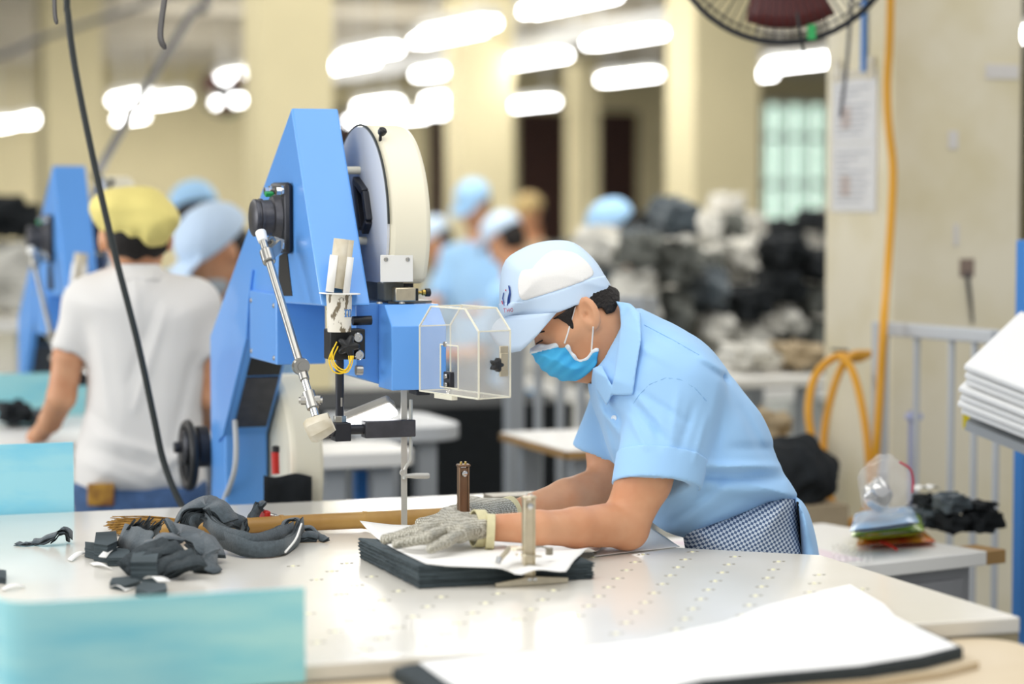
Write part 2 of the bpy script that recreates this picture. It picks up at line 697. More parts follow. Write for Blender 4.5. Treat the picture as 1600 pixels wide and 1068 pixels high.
# two long pale cable trays that carry the lamps
for (lx, ly, lz, tag_) in ((760, 88, 2.62, 'upper long white cable tray above the bright double lamp row'), (1010, 42, 2.78, 'white cable tray running above the lamps left of the fan')):
    q = T(lx, ly, lz)
    t = M().box((q[0] - 0.09, q[1] - 7.0, lz), (q[0] + 0.09, min(q[1] + 9.5, 27.8), lz + 0.09))
    for k in range(-5, 7, 3):
        if q[1] + k < 27.5:
            t.box((q[0] - 0.012, q[1] + k - 0.012, lz + 0.09), (q[0] + 0.012, q[1] + k + 0.012, ZC))
    t.build('cable_tray', MATS['tray_metal'], label=tag_, cat='cable tray')

# ------------------------------------------------------------------ the cutting table
ZT = 0.88
TX1, TY0, TY1 = 1.872, 3.057, 4.69
cut = [(1.90 - 0.028, 3.70), (1.66, 3.875), (1.70, 4.62), (1.76, 4.69)]
XL0 = 0.406
outline = [(XL0 + 0.05 - 0.05 * cos(radians(a)), TY0 + 0.05 - 0.05 * sin(radians(a))) for a in (0, 22, 45, 68, 90)] + [(TX1, TY0)] + [(TX1, 3.70), (1.675, 3.86), (1.69, 4.60), (1.78, TY1)] + [(1.15, TY1), (XL0, TY1)]
tbl = thing('cutting_table', 'large white laminate cutting table with air holes under the blue band knife', 'table', (0.8, 3.9, 0))
M().prism([(a, b, ZT - 0.024) for a, b in outline], (0, 0, 0.024)).build('table_top', MATS['laminate'], tbl, smooth=0, bevel=0.003)
M().prism([(a * 0.9985 + 0.002 if a > 0 else a, b + (0.003 if b < 3.5 else -0.003), ZT - 0.05) for a, b in outline], (0, 0, 0.0255)).build('underlay_board', MATS['ply_edge'], tbl, smooth=0)
M().box((0.55, 3.45, 0.62), (1.5, 4.5, ZT - 0.051)).build('blower_box', MATS['light_grey'], tbl, smooth=0, bevel=0.01)
for lx, ly in ((0.6, 3.5), (1.4, 3.5), (0.6, 4.42), (1.4, 4.42)):
    M().box((lx - 0.04, ly - 0.04, 0), (lx + 0.04, ly + 0.04, 0.62)).build('leg', MATS['light_grey'], tbl, smooth=0, bevel=0.005)
# air holes in staggered rows: a pale pin in a dark slot
hole0 = None
k = 0
for i in range(14):
    for j in range(11):
        hx = 0.62 + i * 0.092 + (0.046 if j % 2 else 0)
        hy = 3.13 + j * 0.075
        if hx > 1.80 or (1.09 < hx < 1.43 and 3.53 < hy < 3.95) or hy > 3.84 and hx > 1.40:
            continue
        if hx > 1.66 and hy > 3.68 + (1.872 - hx) * 0.81 - 0.03:
            continue
        if hx < 0.98 and hy > 3.5 or hx > 1.62 and hy < 3.3:
            continue
        c = np.array((hx, hy, ZT))
        if hole0 is None:
            hm = M().cyl(c + (-0.008, 0, -0.0005), c + (-0.008, 0, 0.0006), 0.0028, n=8)
            hm.cyl(c + (0.009, 0, -0.0005), c + (0.009, 0, 0.0006), 0.0028, n=8)
            hole0 = hm.build('air_hole', MATS['hole'], tbl)
            pin0 = M().cyl(c + (0, 0, -0.0005), c + (0, 0, 0.0014), 0.0036, 0.003, n=10).build('valve_pin', MATS['hole_pin'], hole0)
            pin0.location = (0, 0, 0)
            base = c
            ORG['hole'] = c
        elif k < 95:
            o = hole0.copy()
            col.objects.link(o)
            o.location = Vector(c - base)
            o2 = pin0.copy()
            col.objects.link(o2)
            o2.parent = o
        k += 1

# tan table in front, a little lower
t2 = thing('side_table', 'lower tan board table pushed under the front edge of the white table', 'table', (1.2, 2.5, 0))
pts = []
X0, X1, Y0, Y1, R = 0.655, 1.83, 1.9, 3.052, 0.06
ZTAN = 0.855
for cx, cy, a0 in ((X1 - R, Y1 - R, 0), (X0 + 0.01, Y1 - 0.01, 90), (X0 + 0.01, Y0 + 0.01, 180), (X1 - R, Y0 + R, 270)):
    r = R if cx > 1.5 else 0.01
    for a in range(0, 91, 15):
        pts.append((cx + r * cos(radians(a0 + a)), cy + r * sin(radians(a0 + a)), ZTAN - 0.022))
M().prism(pts, (0, 0, 0.022)).build('table_top', MATS['tan_board'], t2, smooth=30)
for lx, ly in ((0.75, 2.0), (1.7, 2.05), (0.75, 2.98), (1.7, 2.98)):
    M().box((lx - 0.025, ly - 0.025, 0), (lx + 0.025, ly + 0.025, ZTAN - 0.022)).build('leg', MATS['grey_paint'], t2, smooth=0)

# ------------------------------------------------------------------ aqua guard sheets at the left end
def bent_sheet(path, z0, z1, name, m, label, th=0.004):
    path = np.asarray(path, float)
    tg = np.gradient(path, axis=0)
    nr = np.stack([-tg[:, 1], tg[:, 0]], 1)
    nr /= np.linalg.norm(nr, axis=1)[:, None]
    a, b = path + nr * th / 2, path - nr * th / 2
    n = len(path)
    vs = [(*q, z) for z in (z0, z1) for q in a] + [(*q, z) for z in (z0, z1) for q in b]
    fs = []
    for i in range(n - 1):
        fs += [(i, i + 1, n + i + 1, n + i), (2 * n + i + 1, 2 * n + i, 3 * n + i, 3 * n + i + 1),
               (n + i, n + i + 1, 3 * n + i + 1, 3 * n + i), (i + 1, i, 2 * n + i, 2 * n + i + 1)]
    fs += [(0, n, 3 * n, 2 * n), (n - 1, 3 * n - 1, 4 * n - 1, 2 * n - 1)]
    return make(name, vs, fs, MATS[m], label=label, cat='guard sheet')


yf = 3.043
arc = [(0.452 + 0.05 * cos(radians(a)), yf + 0.05 + 0.05 * sin(radians(a))) for a in range(270, 179, -15)]
path = [(0.79, yf), (0.70, yf), (0.58, yf), (0.46, yf)] + [(0.4005 + 0.0515 * (1 - cos(radians(a))) , yf + 0.0515 * (1 - sin(radians(a)))) for a in (90, 72, 54, 36, 18, 0)][1:] + [(0.4, yf + 0.25), (0.40, yf + 0.5)]
bent_sheet(path, 0.86, 0.985, 'guard_sheet', 'aqua_sheet', 'marbled aqua guard sheet bent round the near left table corner')
yb = 4.70
ra = on(1, 115, 750, yb)[0]
bent_sheet([(ra, yb), (ra - 0.2, yb), (ra - 0.5, yb), (ra - 0.9, yb)], 0.86, 1.015, 'guard_sheet', 'aqua_sheet_pale', 'pale aqua guard sheet along the far table edge beside the white shirted worker')

# ------------------------------------------------------------------ broom lying across the table
t = thing('broom', 'straw broom with a bamboo handle lying behind the dark offcuts', 'broom', T(300, 830))
bh = M()
hp = [T(250, 828, 0.893), T(440, 818, 0.897), T(570, 812, 0.899), T(700, 806, 0.9)]
bh.tube(hp, [0.013, 0.015, 0.0155, 0.016], n=14)
for q in (hp[1], hp[2]):
    bh.tube([q + (-0.003, 0, 0), q + (0.003, 0, 0)], 0.0168, n=14, smooth_path=False)
bh.build('handle', MATS['bamboo'], t)
bb = M()
a0 = T(300, 824, 0.895)
for i in range(240):
    s = random.uniform(-1, 1)
    e = T(168 + random.uniform(0, 34), 828, 0.884) + np.array((0, s * 0.055, random.uniform(0.0, 0.028) * (1 - abs(s))))
    st = a0 + np.array((0, s * 0.018, random.uniform(-0.006, 0.012)))
    mid = (st + e) / 2 + np.array((0, s * 0.012, 0.004))
    bb.tube([st, mid, e], [0.0016, 0.0014, 0.0008], n=4)
bb.build('bristles', MATS['straw'], t, kind='stuff')

# red clip beside the broom handle
q = T(412, 830, 0.881)
t = thing('clip', 'small red plastic clip lying among the offcuts', 'clip', q)
M().obox(q + (0, 0, 0.02), ((1, 0.3, 0), (-0.3, 1, 0), (0, 0, 1)), (0.006, 0.018, 0.02)).build('red_jaw', MATS['red_plastic'], t, bevel=0.004)
M().obox(q + (0.018, 0.004, 0.016), ((1, 0.3, 0), (-0.3, 1, 0), (0, 0, 1)), (0.005, 0.016, 0.016)).build('clear_jaw', MATS['steel'], t, bevel=0.004)

# ------------------------------------------------------------------ stack being cut, papers, clamps
SX0, SX1, SY0, SY1 = 1.116, 1.408, 3.589, 3.925


def stack_top(x, y):
    """height of the stack surface"""
    z = 0.911 + 0.003 * sin(9 * x + 3 * y)
    d1 = ((x - 1.262) / 0.016) ** 2
    z -= 0.010 * math.exp(-d1) * max(0, min(1, (3.68 - y) / 0.06))
    z -= 0.006 * math.exp(-((x - 1.33) / 0.03) ** 2) * max(0, min(1, (3.68 - y) / 0.06))
    if x < 1.16:
        z += 0.004 * (1.16 - x) / 0.044
    z -= 0.022 * max(0, min(1, (x - 1.33) / 0.06)) * max(0, min(1, (y - 3.70) / 0.1))
    return z


st = thing('fabric_stack', 'thick stack of cut slate grey fabric under white pattern paper at the blade', 'fabric stack', (1.262, 3.757, 0.88))
NX, NY = 40, 44
vs, fs = [], []
for j in range(NY + 1):
    for i in range(NX + 1):
        u, v = i / NX, j / NY
        x = SX0 + (SX1 - SX0) * u
        y = SY0 + (SY1 - SY0) * v
        vs.append((x, y, stack_top(x, y)))
for j in range(NY):
    for i in range(NX):
        a = j * (NX + 1) + i
        fs.append((a, a + 1, a + NX + 2, a + NX + 1))
# skirt in layers with slightly uneven edges
ring = [(i, 0) for i in range(NX)] + [(NX, j) for j in range(NY)] + [(i, NY) for i in range(NX, 0, -1)] + [(0, j) for j in range(NY, 0, -1)]
LAY = 12
prev = [j * (NX + 1) + i for i, j in ring]
for l in range(1, LAY + 1):
    cur = []
    for (i, j) in ring:
        x = SX0 + (SX1 - SX0) * i / NX
        y = SY0 + (SY1 - SY0) * j / NY
        z = stack_top(x, y)
        zz = 0.8805 + (z - 0.8805) * (1 - l / LAY)
        o = 0.0015 * random.uniform(-1, 1) + (0.0025 if l % 2 else 0.0)
        if i in (0, NX):
            x += o if i else -o
            if i == 0:
                x += 0.010 * sin(v * 3) * (l / LAY)
        if j in (0, NY):
            y += o if j else -o
        cur.append(len(vs))
        vs.append((x, y, zz))
    n = len(ring)
    for k in range(n):
        fs.append((prev[k], cur[k], cur[(k + 1) % n], prev[(k + 1) % n]))
    prev = cur
make('layers', vs, fs, MATS['slate_layers'], st, smooth=25)

# pattern paper lying on the stack
def paper_poly(pxs, zf, nx=22, ny=16, name='pattern_paper', m='paper', label=None, cat='paper', parent=None, th=0.0006, z0=0.93, bow=0.0):
    """quadrilateral sheet between four picture corners, laid on the height function"""
    q = [T(*p, z0) for p in pxs]
    rows = []
    for j in range(ny + 1):
        r = []
        for i in range(nx + 1):
            u, v = i / nx, j / ny
            p = (q[0] * (1 - u) + q[1] * u) * (1 - v) + (q[3] * (1 - u) + q[2] * u) * v
            p = p + np.array((-0.014, -0.012, 0)) * (1 - u) * sin(pi * v) * bow
            p[2] = zf(p[0], p[1], u, v)
            r.append(p)
        rows.append(r)
    return M().grid(rows).build(name, MATS[m], parent, solid=th, off=1, smooth=60, label=label, cat=cat)


def zpap(x, y, u, v):
    xx = min(max(x, SX0), SX1)
    yy = min(max(y, SY0), SY1)
    out = max(0, x - SX1) + max(0, SX0 - x)
    z = stack_top(xx, yy) + 0.002 + 0.004 * u ** 6 * (1 - v) + 0.003 * max(0, (u - .6)) * sin(v * 9) ** 2
    z += 0.012 * max(0, 0.12 - u) / 0.12 * (v > 0.6) * (v - 0.6)
    return z


pp = paper_poly([(666, 884), (884, 887), (950, 822), (562, 815)], zpap, z0=0.915, bow=1.0, name='pattern_paper', label='white pattern paper lying on the slate fabric stack under the gloves')
# white sheets on the table under the elbow
def zsheet(x, y, u, v):
    return 0.8808 + 0.0012 * (0.5 + 0.5 * sin(5 * u + 4 * v)) + 0.004 * u ** 3 * v


paper_poly([(928, 868), (1062, 852), (1010, 822), (930, 830)], zsheet, z0=0.883, label='white paper sheets on the table behind the fabric stack by the elbow', name='paper_sheet')


def clamp(name, label, foot, top_px, d, mpost, base=True):
    t = thing(name, label, 'clamp', foot)
    topz = P(*top_px, d)[2]
    hgt = topz - foot[2]
    f = np.asarray(foot, float)
    w2, dp = 0.0095, 0.007
    post = M()
    post.box(f + (-w2, -dp, 0.002), f + (-w2 + 0.003, dp, hgt - 0.004))
    post.box(f + (w2 - 0.003, -dp, 0.002), f + (w2, dp, hgt - 0.004))
    post.box(f + (-w2 + 0.002, -dp + 0.003, 0.002), f + (w2 - 0.002, dp, hgt - 0.006))
    post.build('post', MATS[mpost], t, bevel=0.001)
    M().box(f + (-w2 - 0.0015, -dp - 0.0015, hgt - 0.004), f + (w2 + 0.0015, dp + 0.0015, hgt)).build('top_cap', MATS[mpost], t, bevel=0.0015)
    for s in (-1, 1):
        M().cyl(f + (s * 0.004, 0, hgt - 0.001), f + (s * 0.004, 0, hgt + 0.004), 0.002, n=8).build('cap_pin', MATS['brass' if mpost == 'bronze' else 'chrome'], t)
    M().lathe(f + (0, -dp, hgt - 0.016), (0, -1, 0), [(0.0, -0.004), (0.006, -0.004), (0.005, 0.0015), (0.002, 0.003)], n=16).build('screw', MATS['chrome'], t)
    if base:
        bm = M()
        bm.prism([f + (-0.062, -0.022, 0.0008), f + (0.062, -0.014, 0.0008), f + (0.062, -0.014, 0.008), f + (0.012, -0.014, 0.013), f + (-0.008, -0.016, 0.013), f + (-0.062, -0.022, 0.007)], (0, 0.006, 0))
        bm.build('base_plate', MATS[mpost], t, bevel=0.0006)
        for s in (-1, 1):
            M().lathe(f + (s * 0.0045, -0.016, 0.009), (0, -1, 0), [(0.0, 0), (0.0042, 0), (0.0036, 0.002), (0.001, 0.003)], n=12).build('rivet', MATS['chrome'], t)
    return t, f, dp


foot = on(1, 826, 896, 3.579)
foot[2] = 0.88
t, f, dp = clamp('fabric_clamp', 'nickel fabric clamp gripping the near side of the slate stack', foot, (824, 773), (foot - CAM) @ FW, 'nickel')
# sliding collar and the curved pressing arm
M().lathe(f + (0, 0, 0.044), (0.12, 0.1, 1), [(0.0, 0), (0.021, 0.0), (0.021, 0.0025), (0.0, 0.003)], n=24).build('collar', MATS['nickel'], t)
ap = [f + (0.006, 0.02, 0.052), f + (-0.018, 0.03, 0.056), f + (-0.034, 0.012, 0.05), f + (-0.05, -0.002, 0.041)]
arm = M()
for k, (a, b) in enumerate(zip(spline(ap)[:-1], spline(ap)[1:])):
    arm.bar(a, b, 0.008, 0.003)
arm.build('pressing_arm', MATS['nickel'], t)
M().lathe(f + (-0.013, 0.012, 0.054), (0, 0, 1), [(0.0, 0), (0.014, 0), (0.013, 0.003), (0, 0.004)], n=20).build('arm_pivot', MATS['nickel'], t)
M().cyl(f + (-0.053, -0.004, 0.036), f + (-0.049, -0.001, 0.045), 0.0045, n=12).build('arm_tip', MATS['chrome'], t)
M().cyl(f + (0.046, 0.03, 0.040), f + (0.046, 0.03, 0.051), 0.006, n=12).build('far_tip', MATS['dull_steel'], t)
rod = M().tube([f + (0.008, 0.02, 0.052), f + (0.03, 0.03, 0.054), f + (0.046, 0.03, 0.049)], 0.0016, n=6)
rod.build('far_arm', MATS['dull_steel'], t)

foot2 = np.array(T(727, 862, 0.88))
foot2 = np.array((*P(724, 800, 4.178)[:2], 0.88))
clamp('fabric_clamp', 'dark bronze fabric clamp post standing behind the gloved hands', foot2, (724, 724), 4.178, 'bronze', base=True)

# steel block lying at the back of the table
q = T(768, 800, 0.8808)
q = on(2, 768, 801, 0.8808)
t = M()
a = P(770, 798, 4.72)
t.box((a[0], a[1], 0.8808), (a[0] + 0.14, a[1] + 0.06, 0.8808 + 0.026))
t.build('weight_block', MATS['dull_steel'], label='flat grey steel weight block lying at the back of the white table', cat='weight', bevel=0.002)

# big bundle in front on the tan table
def ground(px_, z):
    return T(*px_, z)


zb = 0.829
poly = [(618, 1043), (640, 1036), (760, 1024), (900, 1012), (1010, 1000), (1075, 985), (1130, 973), (1200, 950), (1290, 922), (1330, 913), (1382, 945), (1400, 963), (1480, 1000), (1500, 1010), (1440, 1026), (1350, 1040), (1200, 1052), (1100, 1062), (1050, 1075), (1000, 1100), (800, 1130), (690, 1082)]
ztop = 0.868


def zpat(p):
    return ztop + 0.022 * math.exp(-(((p[0] - 1.58) / 0.10) ** 2 + ((p[1] - 3.18) / 0.09) ** 2))


def slab_from(poly, z0, z1, shift=(0, 0), name='x', m='paper', parent=None, top=None, grow=0.0, ymax=9):
    base = [T(*p, 0.882) for p in poly]
    c = sum(base) / len(base)
    P2 = [b + (b - c) / np.linalg.norm(b - c) * grow + np.array((*shift, 0)) for b in base]
    if ymax < 9:
        cl = []
        for i, p in enumerate(P2):
            q = P2[(i + 1) % len(P2)]
            if p[1] <= ymax:
                cl.append(p)
            if (p[1] <= ymax) != (q[1] <= ymax):
                cl.append(p + (q - p) * (ymax - p[1]) / (q[1] - p[1]))
        P2 = cl
    bm = bmesh.new()
    vs = [bm.verts.new((p[0], p[1], z1)) for p in P2]
    f = bm.faces.new(vs)
    bmesh.ops.triangulate(bm, faces=[f])
    bmesh.ops.subdivide_edges(bm, edges=bm.edges[:], cuts=3, use_grid_fill=True)
    bmesh.ops.recalc_face_normals(bm, faces=bm.faces[:])
    for v in bm.verts:
        v.co.z += (top(v.co) if top else 0)
    r = bmesh.ops.extrude_face_region(bm, geom=bm.faces[:])
    for g in r['geom']:
        if isinstance(g, bmesh.types.BMVert):
            g.co.z = z0 + (g.co.z - z1)
    bmesh.ops.recalc_face_normals(bm, faces=bm.faces[:])
    bm.verts.index_update()
    V = [tuple(v.co) for v in bm.verts]
    Fc = [tuple(v.index for v in f.verts) for f in bm.faces]
    bm.free()
    return make(name, V, Fc, MATS[m], parent, smooth=40)


def hump(c):
    return 0.010 * math.exp(-(((c[0] - 1.60) / 0.09) ** 2 + ((c[1] - 3.19) / 0.07) ** 2)) + 0.0008 * (1 + sin(13 * c[0] + 9 * c[1]))


t3 = thing('fabric_bundle', 'flat bundle of dark fabric under white pattern sheets on the tan table', 'fabric bundle', T(1050, 1040, zb))
slab_from(poly, 0.8555, 0.8655, (0.035, -0.03), 'cardboard', 'tan_board', t3, None, -0.02, ymax=3.03)
slab_from(poly, 0.866, 0.8808, (0.0, 0.0), 'fabric_layers', 'slate_dark', t3, None, 0.004, ymax=3.046)
sheet_poly = [(652, 1036), (700, 1031)] + poly[2:-3] + [(860, 1130), (740, 1092), (690, 1062)]
slab_from(sheet_poly, 0.8812, 0.882, (0.0, 0.002), 'pattern_sheet', 'white_sheet', t3, hump, -0.002)

# small scraps and paper shreds
def scrap(px_list, z, h, name, m, label, cat, group=None, par=None):
    pts_ = [T(*p, z) for p in px_list]
    return M().prism([np.array((p[0], p[1], z)) for p in pts_], (0, 0, h)).build(name, MATS[m], par, bevel=0.001, smooth=30, label=label, cat=cat, group=group)

# ------------------------------------------------------------------ blue band knife machine
A3 = lambda *a: np.array(a, float)
mc = thing('band_knife_machine', 'tall blue band knife machine with cream wheel cover standing over the white table', 'cutting machine', (1.16, 5.02, 0))
XL, XR = 1.115, 1.205
B_Y = 4.172                                   # blade line
BX = 1.27


def L_(x, y):
    return on(0, x, y, XL)


prof = [L_(455, 168), L_(503, 478), L_(392, 470), L_(388, 530), L_(352, 680)]
yf_, yb_ = prof[-1][1], L_(330, 700)[1]
prof += [A3(XL, yf_, 0), A3(XL, yb_, 0), L_(328, 524)]
M().prism(prof, (XR - XL, 0, 0)).build('main_frame', MATS['blue_enamel'], mc, smooth=0, bevel=0.004)
M().box((XL - 0.12, yf_ - 0.12, 0), (XR + 0.2, yb_ + 0.12, 0.05)).build('foot_plate', MATS['blue_dark'], mc, bevel=0.005)
# raised side plate edge on the column
q0, q1, q2, q3 = L_(403, 405), L_(345, 566), L_(347, 640), L_(350, 690)
rib = M()
rib.prism([q + A3(-0.006, 0, 0) for q in (L_(392, 470), L_(388, 530), L_(352, 680), L_(344, 690), L_(344, 566), L_(398, 420))], (0.0065, 0, 0))
rib.build('side_flange', MATS['blue_enamel'], mc, smooth=0, bevel=0.002)
# grey sloping plate set in the throat of the frame
s0, s1 = L_(388, 530), L_(352, 680)
nrm = np.cross(A3(1, 0, 0), s1 - s0)
nrm /= np.linalg.norm(nrm)
if nrm[1] > 0:
    nrm = -nrm
gp = M()
a, b = s0 * 0.62 + s1 * 0.38, s0 * 0.1 + s1 * 0.9
gp.prism([a + A3(0.014, 0, 0), a + A3(0.082, 0, 0), b + A3(0.082, 0, 0), b + A3(0.014, 0, 0)], nrm * 0.004)
gp.build('throat_plate', MATS['gunmetal'], mc, smooth=0)
bk = M()
a = s0 * 0.97 + s1 * 0.03
b = s0 * 0.64 + s1 * 0.36
bk.prism([a + A3(0.014, 0, 0), a + A3(0.082, 0, 0), b + A3(0.082, 0, 0), b + A3(0.014, 0, 0)], nrm * 0.003)
bk.build('throat_opening', MATS['black_plastic'], mc, smooth=0)  # black sheet laid on the slope; the frame has no hole here
# motor box under the arm
mb = M()
yfr = on(0, 432, 520, 1.108)[1]
ybk = on(0, 390, 510, 1.108)[1]
zt, zb_ = on(1, 432, 468, yfr)[2], on(1, 432, 570, yfr)[2]
xr = on(1, 509, 520, yfr)[0]
mb.box((1.108, yfr, zb_), (xr, ybk, zt + 0.01))
mbx = mb.build('motor_box', MATS['blue_enamel'], mc, smooth=0, bevel=0.003)
for y, z in ((ybk - 0.015, zt - 0.01), (yfr + 0.02, zt - 0.012), (ybk - 0.015, zb_ + 0.014), (yfr + 0.02, zb_ + 0.012)):
    M().lathe((1.108, y, z), (-1, 0, 0), [(0, 0), (0.005, 0), (0.004, 0.002), (0.001, 0.003)], n=10).build('screw', MATS['steel'], mbx)
# black panel standing for the darkness inside the arm's side opening
op = M().prism([on(0, x, y, XL - 0.0015) for x, y in ((436, 400), (448, 392), (456, 462), (434, 462))], (0.002, 0, 0))
op.build('side_opening', MATS['black_plastic'], mc, smooth=0)

# flanged bearing on the arm
bc = L_(446, 340)
bear = M().obox(bc + A3(-0.008, 0, 0), ((1, 0, 0), (0, 1, 0), (0, 0, 1)), (0.008, 0.062, 0.066)).build('bearing', MATS['black_metal'], mc, bevel=0.012)
M().lathe(bc + A3(-0.015, 0, 0.0), (-1, 0, 0), [(0.0, 0), (0.047, 0), (0.04, 0.012), (0.034, 0.014), (0.033, 0.03), (0.036, 0.031), (0.036, 0.036), (0.033, 0.037), (0.033, 0.04), (0.035, 0.041), (0.035, 0.046), (0.031, 0.049), (0.0, 0.049)], n=36).build('bearing_housing', MATS['gunmetal'], bear, smooth=40)
for sy in (-1, 1):
    for sz in (-1, 1):
        bp_ = bc + A3(-0.016, sy * 0.045, sz * 0.05)
        bo = M().cyl(bp_, bp_ + A3(-0.004, 0, 0), 0.010, n=16)
        bo.cyl(bp_ + A3(-0.004, 0, 0), bp_ + A3(-0.013, 0, 0), 0.008, n=6)
        bo.build('bolt', MATS['chrome'], bear)
gt = bc + A3(-0.026, 0.02, 0.044)
M().obox(gt, ((1, 0, 0), (0, 1, 0.3), (0, -0.3, 1)), (0.008, 0.006, 0.004)).build('grease_nipple', MATS['green_tag'], bear, bevel=0.001)

# link rod with its joints
r0, r1, r2 = P(408, 366, 4.44), P(470, 572, 4.28), P(493, 650, 4.24)
lk = M()
lk.cyl(r0, r1, 0.0072, n=16)
rodo = lk.build('link_rod', MATS['steel'], mc)
dr = (r1 - r0) / np.linalg.norm(r1 - r0)
M().cyl(r0 - dr * 0.006, r0 + dr * 0.018, 0.0105, 0.009, n=16).build('rod_cap', MATS['white_paint'], rodo, bevel=0.002)
c0 = r0 + dr * 0.052
M().cyl(c0 - dr * 0.014, c0 + dr * 0.014, 0.0125, n=18).build('rod_clamp', MATS['steel'], rodo, bevel=0.002)
br_ = M()
br_.bar(c0, P(437, 383, 4.46), 0.008, 0.022)
br_.bar(P(430, 392, 4.455), P(436, 372, 4.46), 0.006, 0.02)
br_.tube([r0 + dr * 0.012 + A3(0.01, 0, 0), P(425, 372, 4.45), P(436, 388, 4.46)], 0.004, n=8)
br_.build('rod_bracket', MATS['steel'], rodo)
jt = M()
jt.lathe(r1, -FW + 0.3 * RT, [(0.0, -0.012), (0.014, -0.012), (0.0155, -0.005), (0.0155, 0.005), (0.014, 0.012), (0.008, 0.012), (0.008, 0.017), (0.0, 0.017)], n=24)
jt.cyl(r1 + dr * 0.014, r1 + dr * 0.03, 0.0085, n=12)
jt.build('rod_joint', MATS['steel'], rodo)
d2 = (r2 - r1) / np.linalg.norm(r2 - r1)
M().cyl(r1 + dr * 0.02, r2, 0.0065, n=12).build('lower_rod', MATS['chrome'], rodo)
jt = M()
j2 = r1 * 0.32 + r2 * 0.68
jt.cyl(j2 - d2 * 0.016, j2 + d2 * 0.016, 0.011, n=16)
jt.cyl(j2 - RT * 0.021, j2 + RT * 0.021, 0.0055, n=8)
jt.cyl(j2 - RT * 0.017, j2 + RT * 0.017, 0.0085, n=10)
jt.build('rod_joint', MATS['steel'], rodo)

# upper wheel cover
WY, WZ, WR = 4.357, 1.438, 0.187
WX0, WX1 = 1.240, 1.324
cutz = 1.334
ang0 = math.asin((cutz - WZ) / WR)
circ = [(WY + WR * cos(t), WZ + WR * sin(t)) for t in np.linspace(ang0, pi - ang0, 64)]
wc = M().prism([A3(WX0 + 0.004, y, z) for y, z in circ], (WX1 - WX0 - 0.004, 0, 0)).build('wheel_cover', MATS['cream_plastic'], mc, bevel=0.011, smooth=40)
cf = [(WY + (WR - 0.003) * cos(t), WZ + (WR - 0.003) * sin(t)) for t in np.linspace(ang0, pi - ang0, 64)]
M().prism([A3(WX0, y, z) for y, z in cf], (0.0045, 0, 0)).build('side_disc', MATS['disc_grey'], wc, smooth=0)
M().tube([A3(WX0 + 0.002, y, z) for y, z in circ[8:-8:2]], 0.0022, n=8).build('edge_seal', MATS['black_rubber'], wc)
for (px_, py_) in ((562, 266), (572, 376)):
    q = on(0, px_, py_, WX0)
    M().cyl(q, q + A3(-0.034, 0, 0), 0.0075, n=14).build('standoff', MATS['cream_plastic'], wc)
bq = M()
for (a, b) in (((556, 280), (570, 300)), ((570, 300), (576, 345)), ((576, 345), (570, 362)), ((556, 282), (566, 358))):
    bq.bar(on(0, *a, WX0 - 0.006), on(0, *b, WX0 - 0.006), 0.014, 0.012)
bq.build('tension_bracket', MATS['black_metal'], wc, bevel=0.002)
kq = on(0, 584, 207, WX0 + 0.012)
kq = A3(WX0 + 0.012, WY - WR * sin(radians(32)), WZ + WR * cos(radians(32)) + 0.003)
kn = M().cyl(kq + A3(0, 0, -0.012), kq + A3(0, -0.004, 0.008), 0.003, n=8)
kn.lathe(kq + A3(0, -0.004, 0.006), (0.3, -0.6, 0.7), [(0, 0), (0.006, 0), (0.008, 0.004), (0.008, 0.010), (0.005, 0.013), (0, 0.013)], n=16)
kn.build('cover_knob', MATS['black_plastic'], wc)
ypl = WY - sqrt(WR ** 2 - (1.364 - WZ) ** 2) - 0.006
a, b = on(1, 594, 398, ypl), on(1, 645, 440, ypl)
pl_ = M().box((a[0], ypl - 0.002, b[2]), (b[0], ypl, a[2])).build('blade_plate', MATS['white_paint'], wc, smooth=0, bevel=0.001)
for px_ in (603, 637):
    q = on(1, px_, 405, ypl - 0.002)
    M().lathe(q, (0, -1, 0), [(0, 0), (0.0042, 0), (0.0036, 0.002), (0.001, 0.003)], n=12).build('screw', MATS['steel'], pl_)
M().box((1.250, 4.255, 1.303), (1.314, 4.48, 1.336)).build('cover_base', MATS['black_plastic'], wc, smooth=0)  # black box standing in for the dark opening below the cover

# head: mounting plate, front cover, top platform
z_b = on(1, 612, 610, 4.12)[2]
z_c = on(1, 612, 510, 4.12)[2]
z_t = 1.298
hx0, hx1 = on(1, 612, 560, 4.12)[0], on(1, 692, 500, 4.14)[0]
hc = M().prism([A3(hx0, 4.12, z_b), A3(hx0, 4.12, z_c), A3(hx0, 4.165, z_t), A3(hx0, 4.205, z_t), A3(hx0, 4.205, z_b)], (hx1 - hx0, 0, 0)).build('head_cover', MATS['blue_enamel'], mc, smooth=0, bevel=0.002)
mpx0 = on(1, 556, 540, 4.21)[0]
M().prism([A3(mpx0, 4.208, 1.30), A3(mpx0, 4.208, 1.166), A3(mpx0 + 0.05, 4.208, 1.150), A3(hx1 - 0.01, 4.208, 1.150), A3(hx1 - 0.01, 4.208, 1.30)][::-1], (0, 0.16, 0)).build('mounting_plate', MATS['blue_enamel'], mc, smooth=0, bevel=0.002)
M().box((mpx0 + 0.06, 4.206, 1.2985), (hx1, 4.52, 1.3025)).build('top_platform', MATS['dull_steel'], mc, smooth=0)
M().box((1.284, 4.14, z_b - 0.012), (1.31, 4.19, z_b - 0.0005)).build('blade_guide_block', MATS['black_metal'], mc, bevel=0.002)
for px_ in (593, 628):
    q = on(2, px_, 474, 1.3025)
    M().lathe(q, (0, 0, 1), [(0, 0), (0.006, 0), (0.005, 0.003), (0, 0.004)], n=12).build('platform_screw', MATS['steel'], mc)
ql, qh = on(1, 618, 473, 4.176), on(1, 650, 449, 4.176)
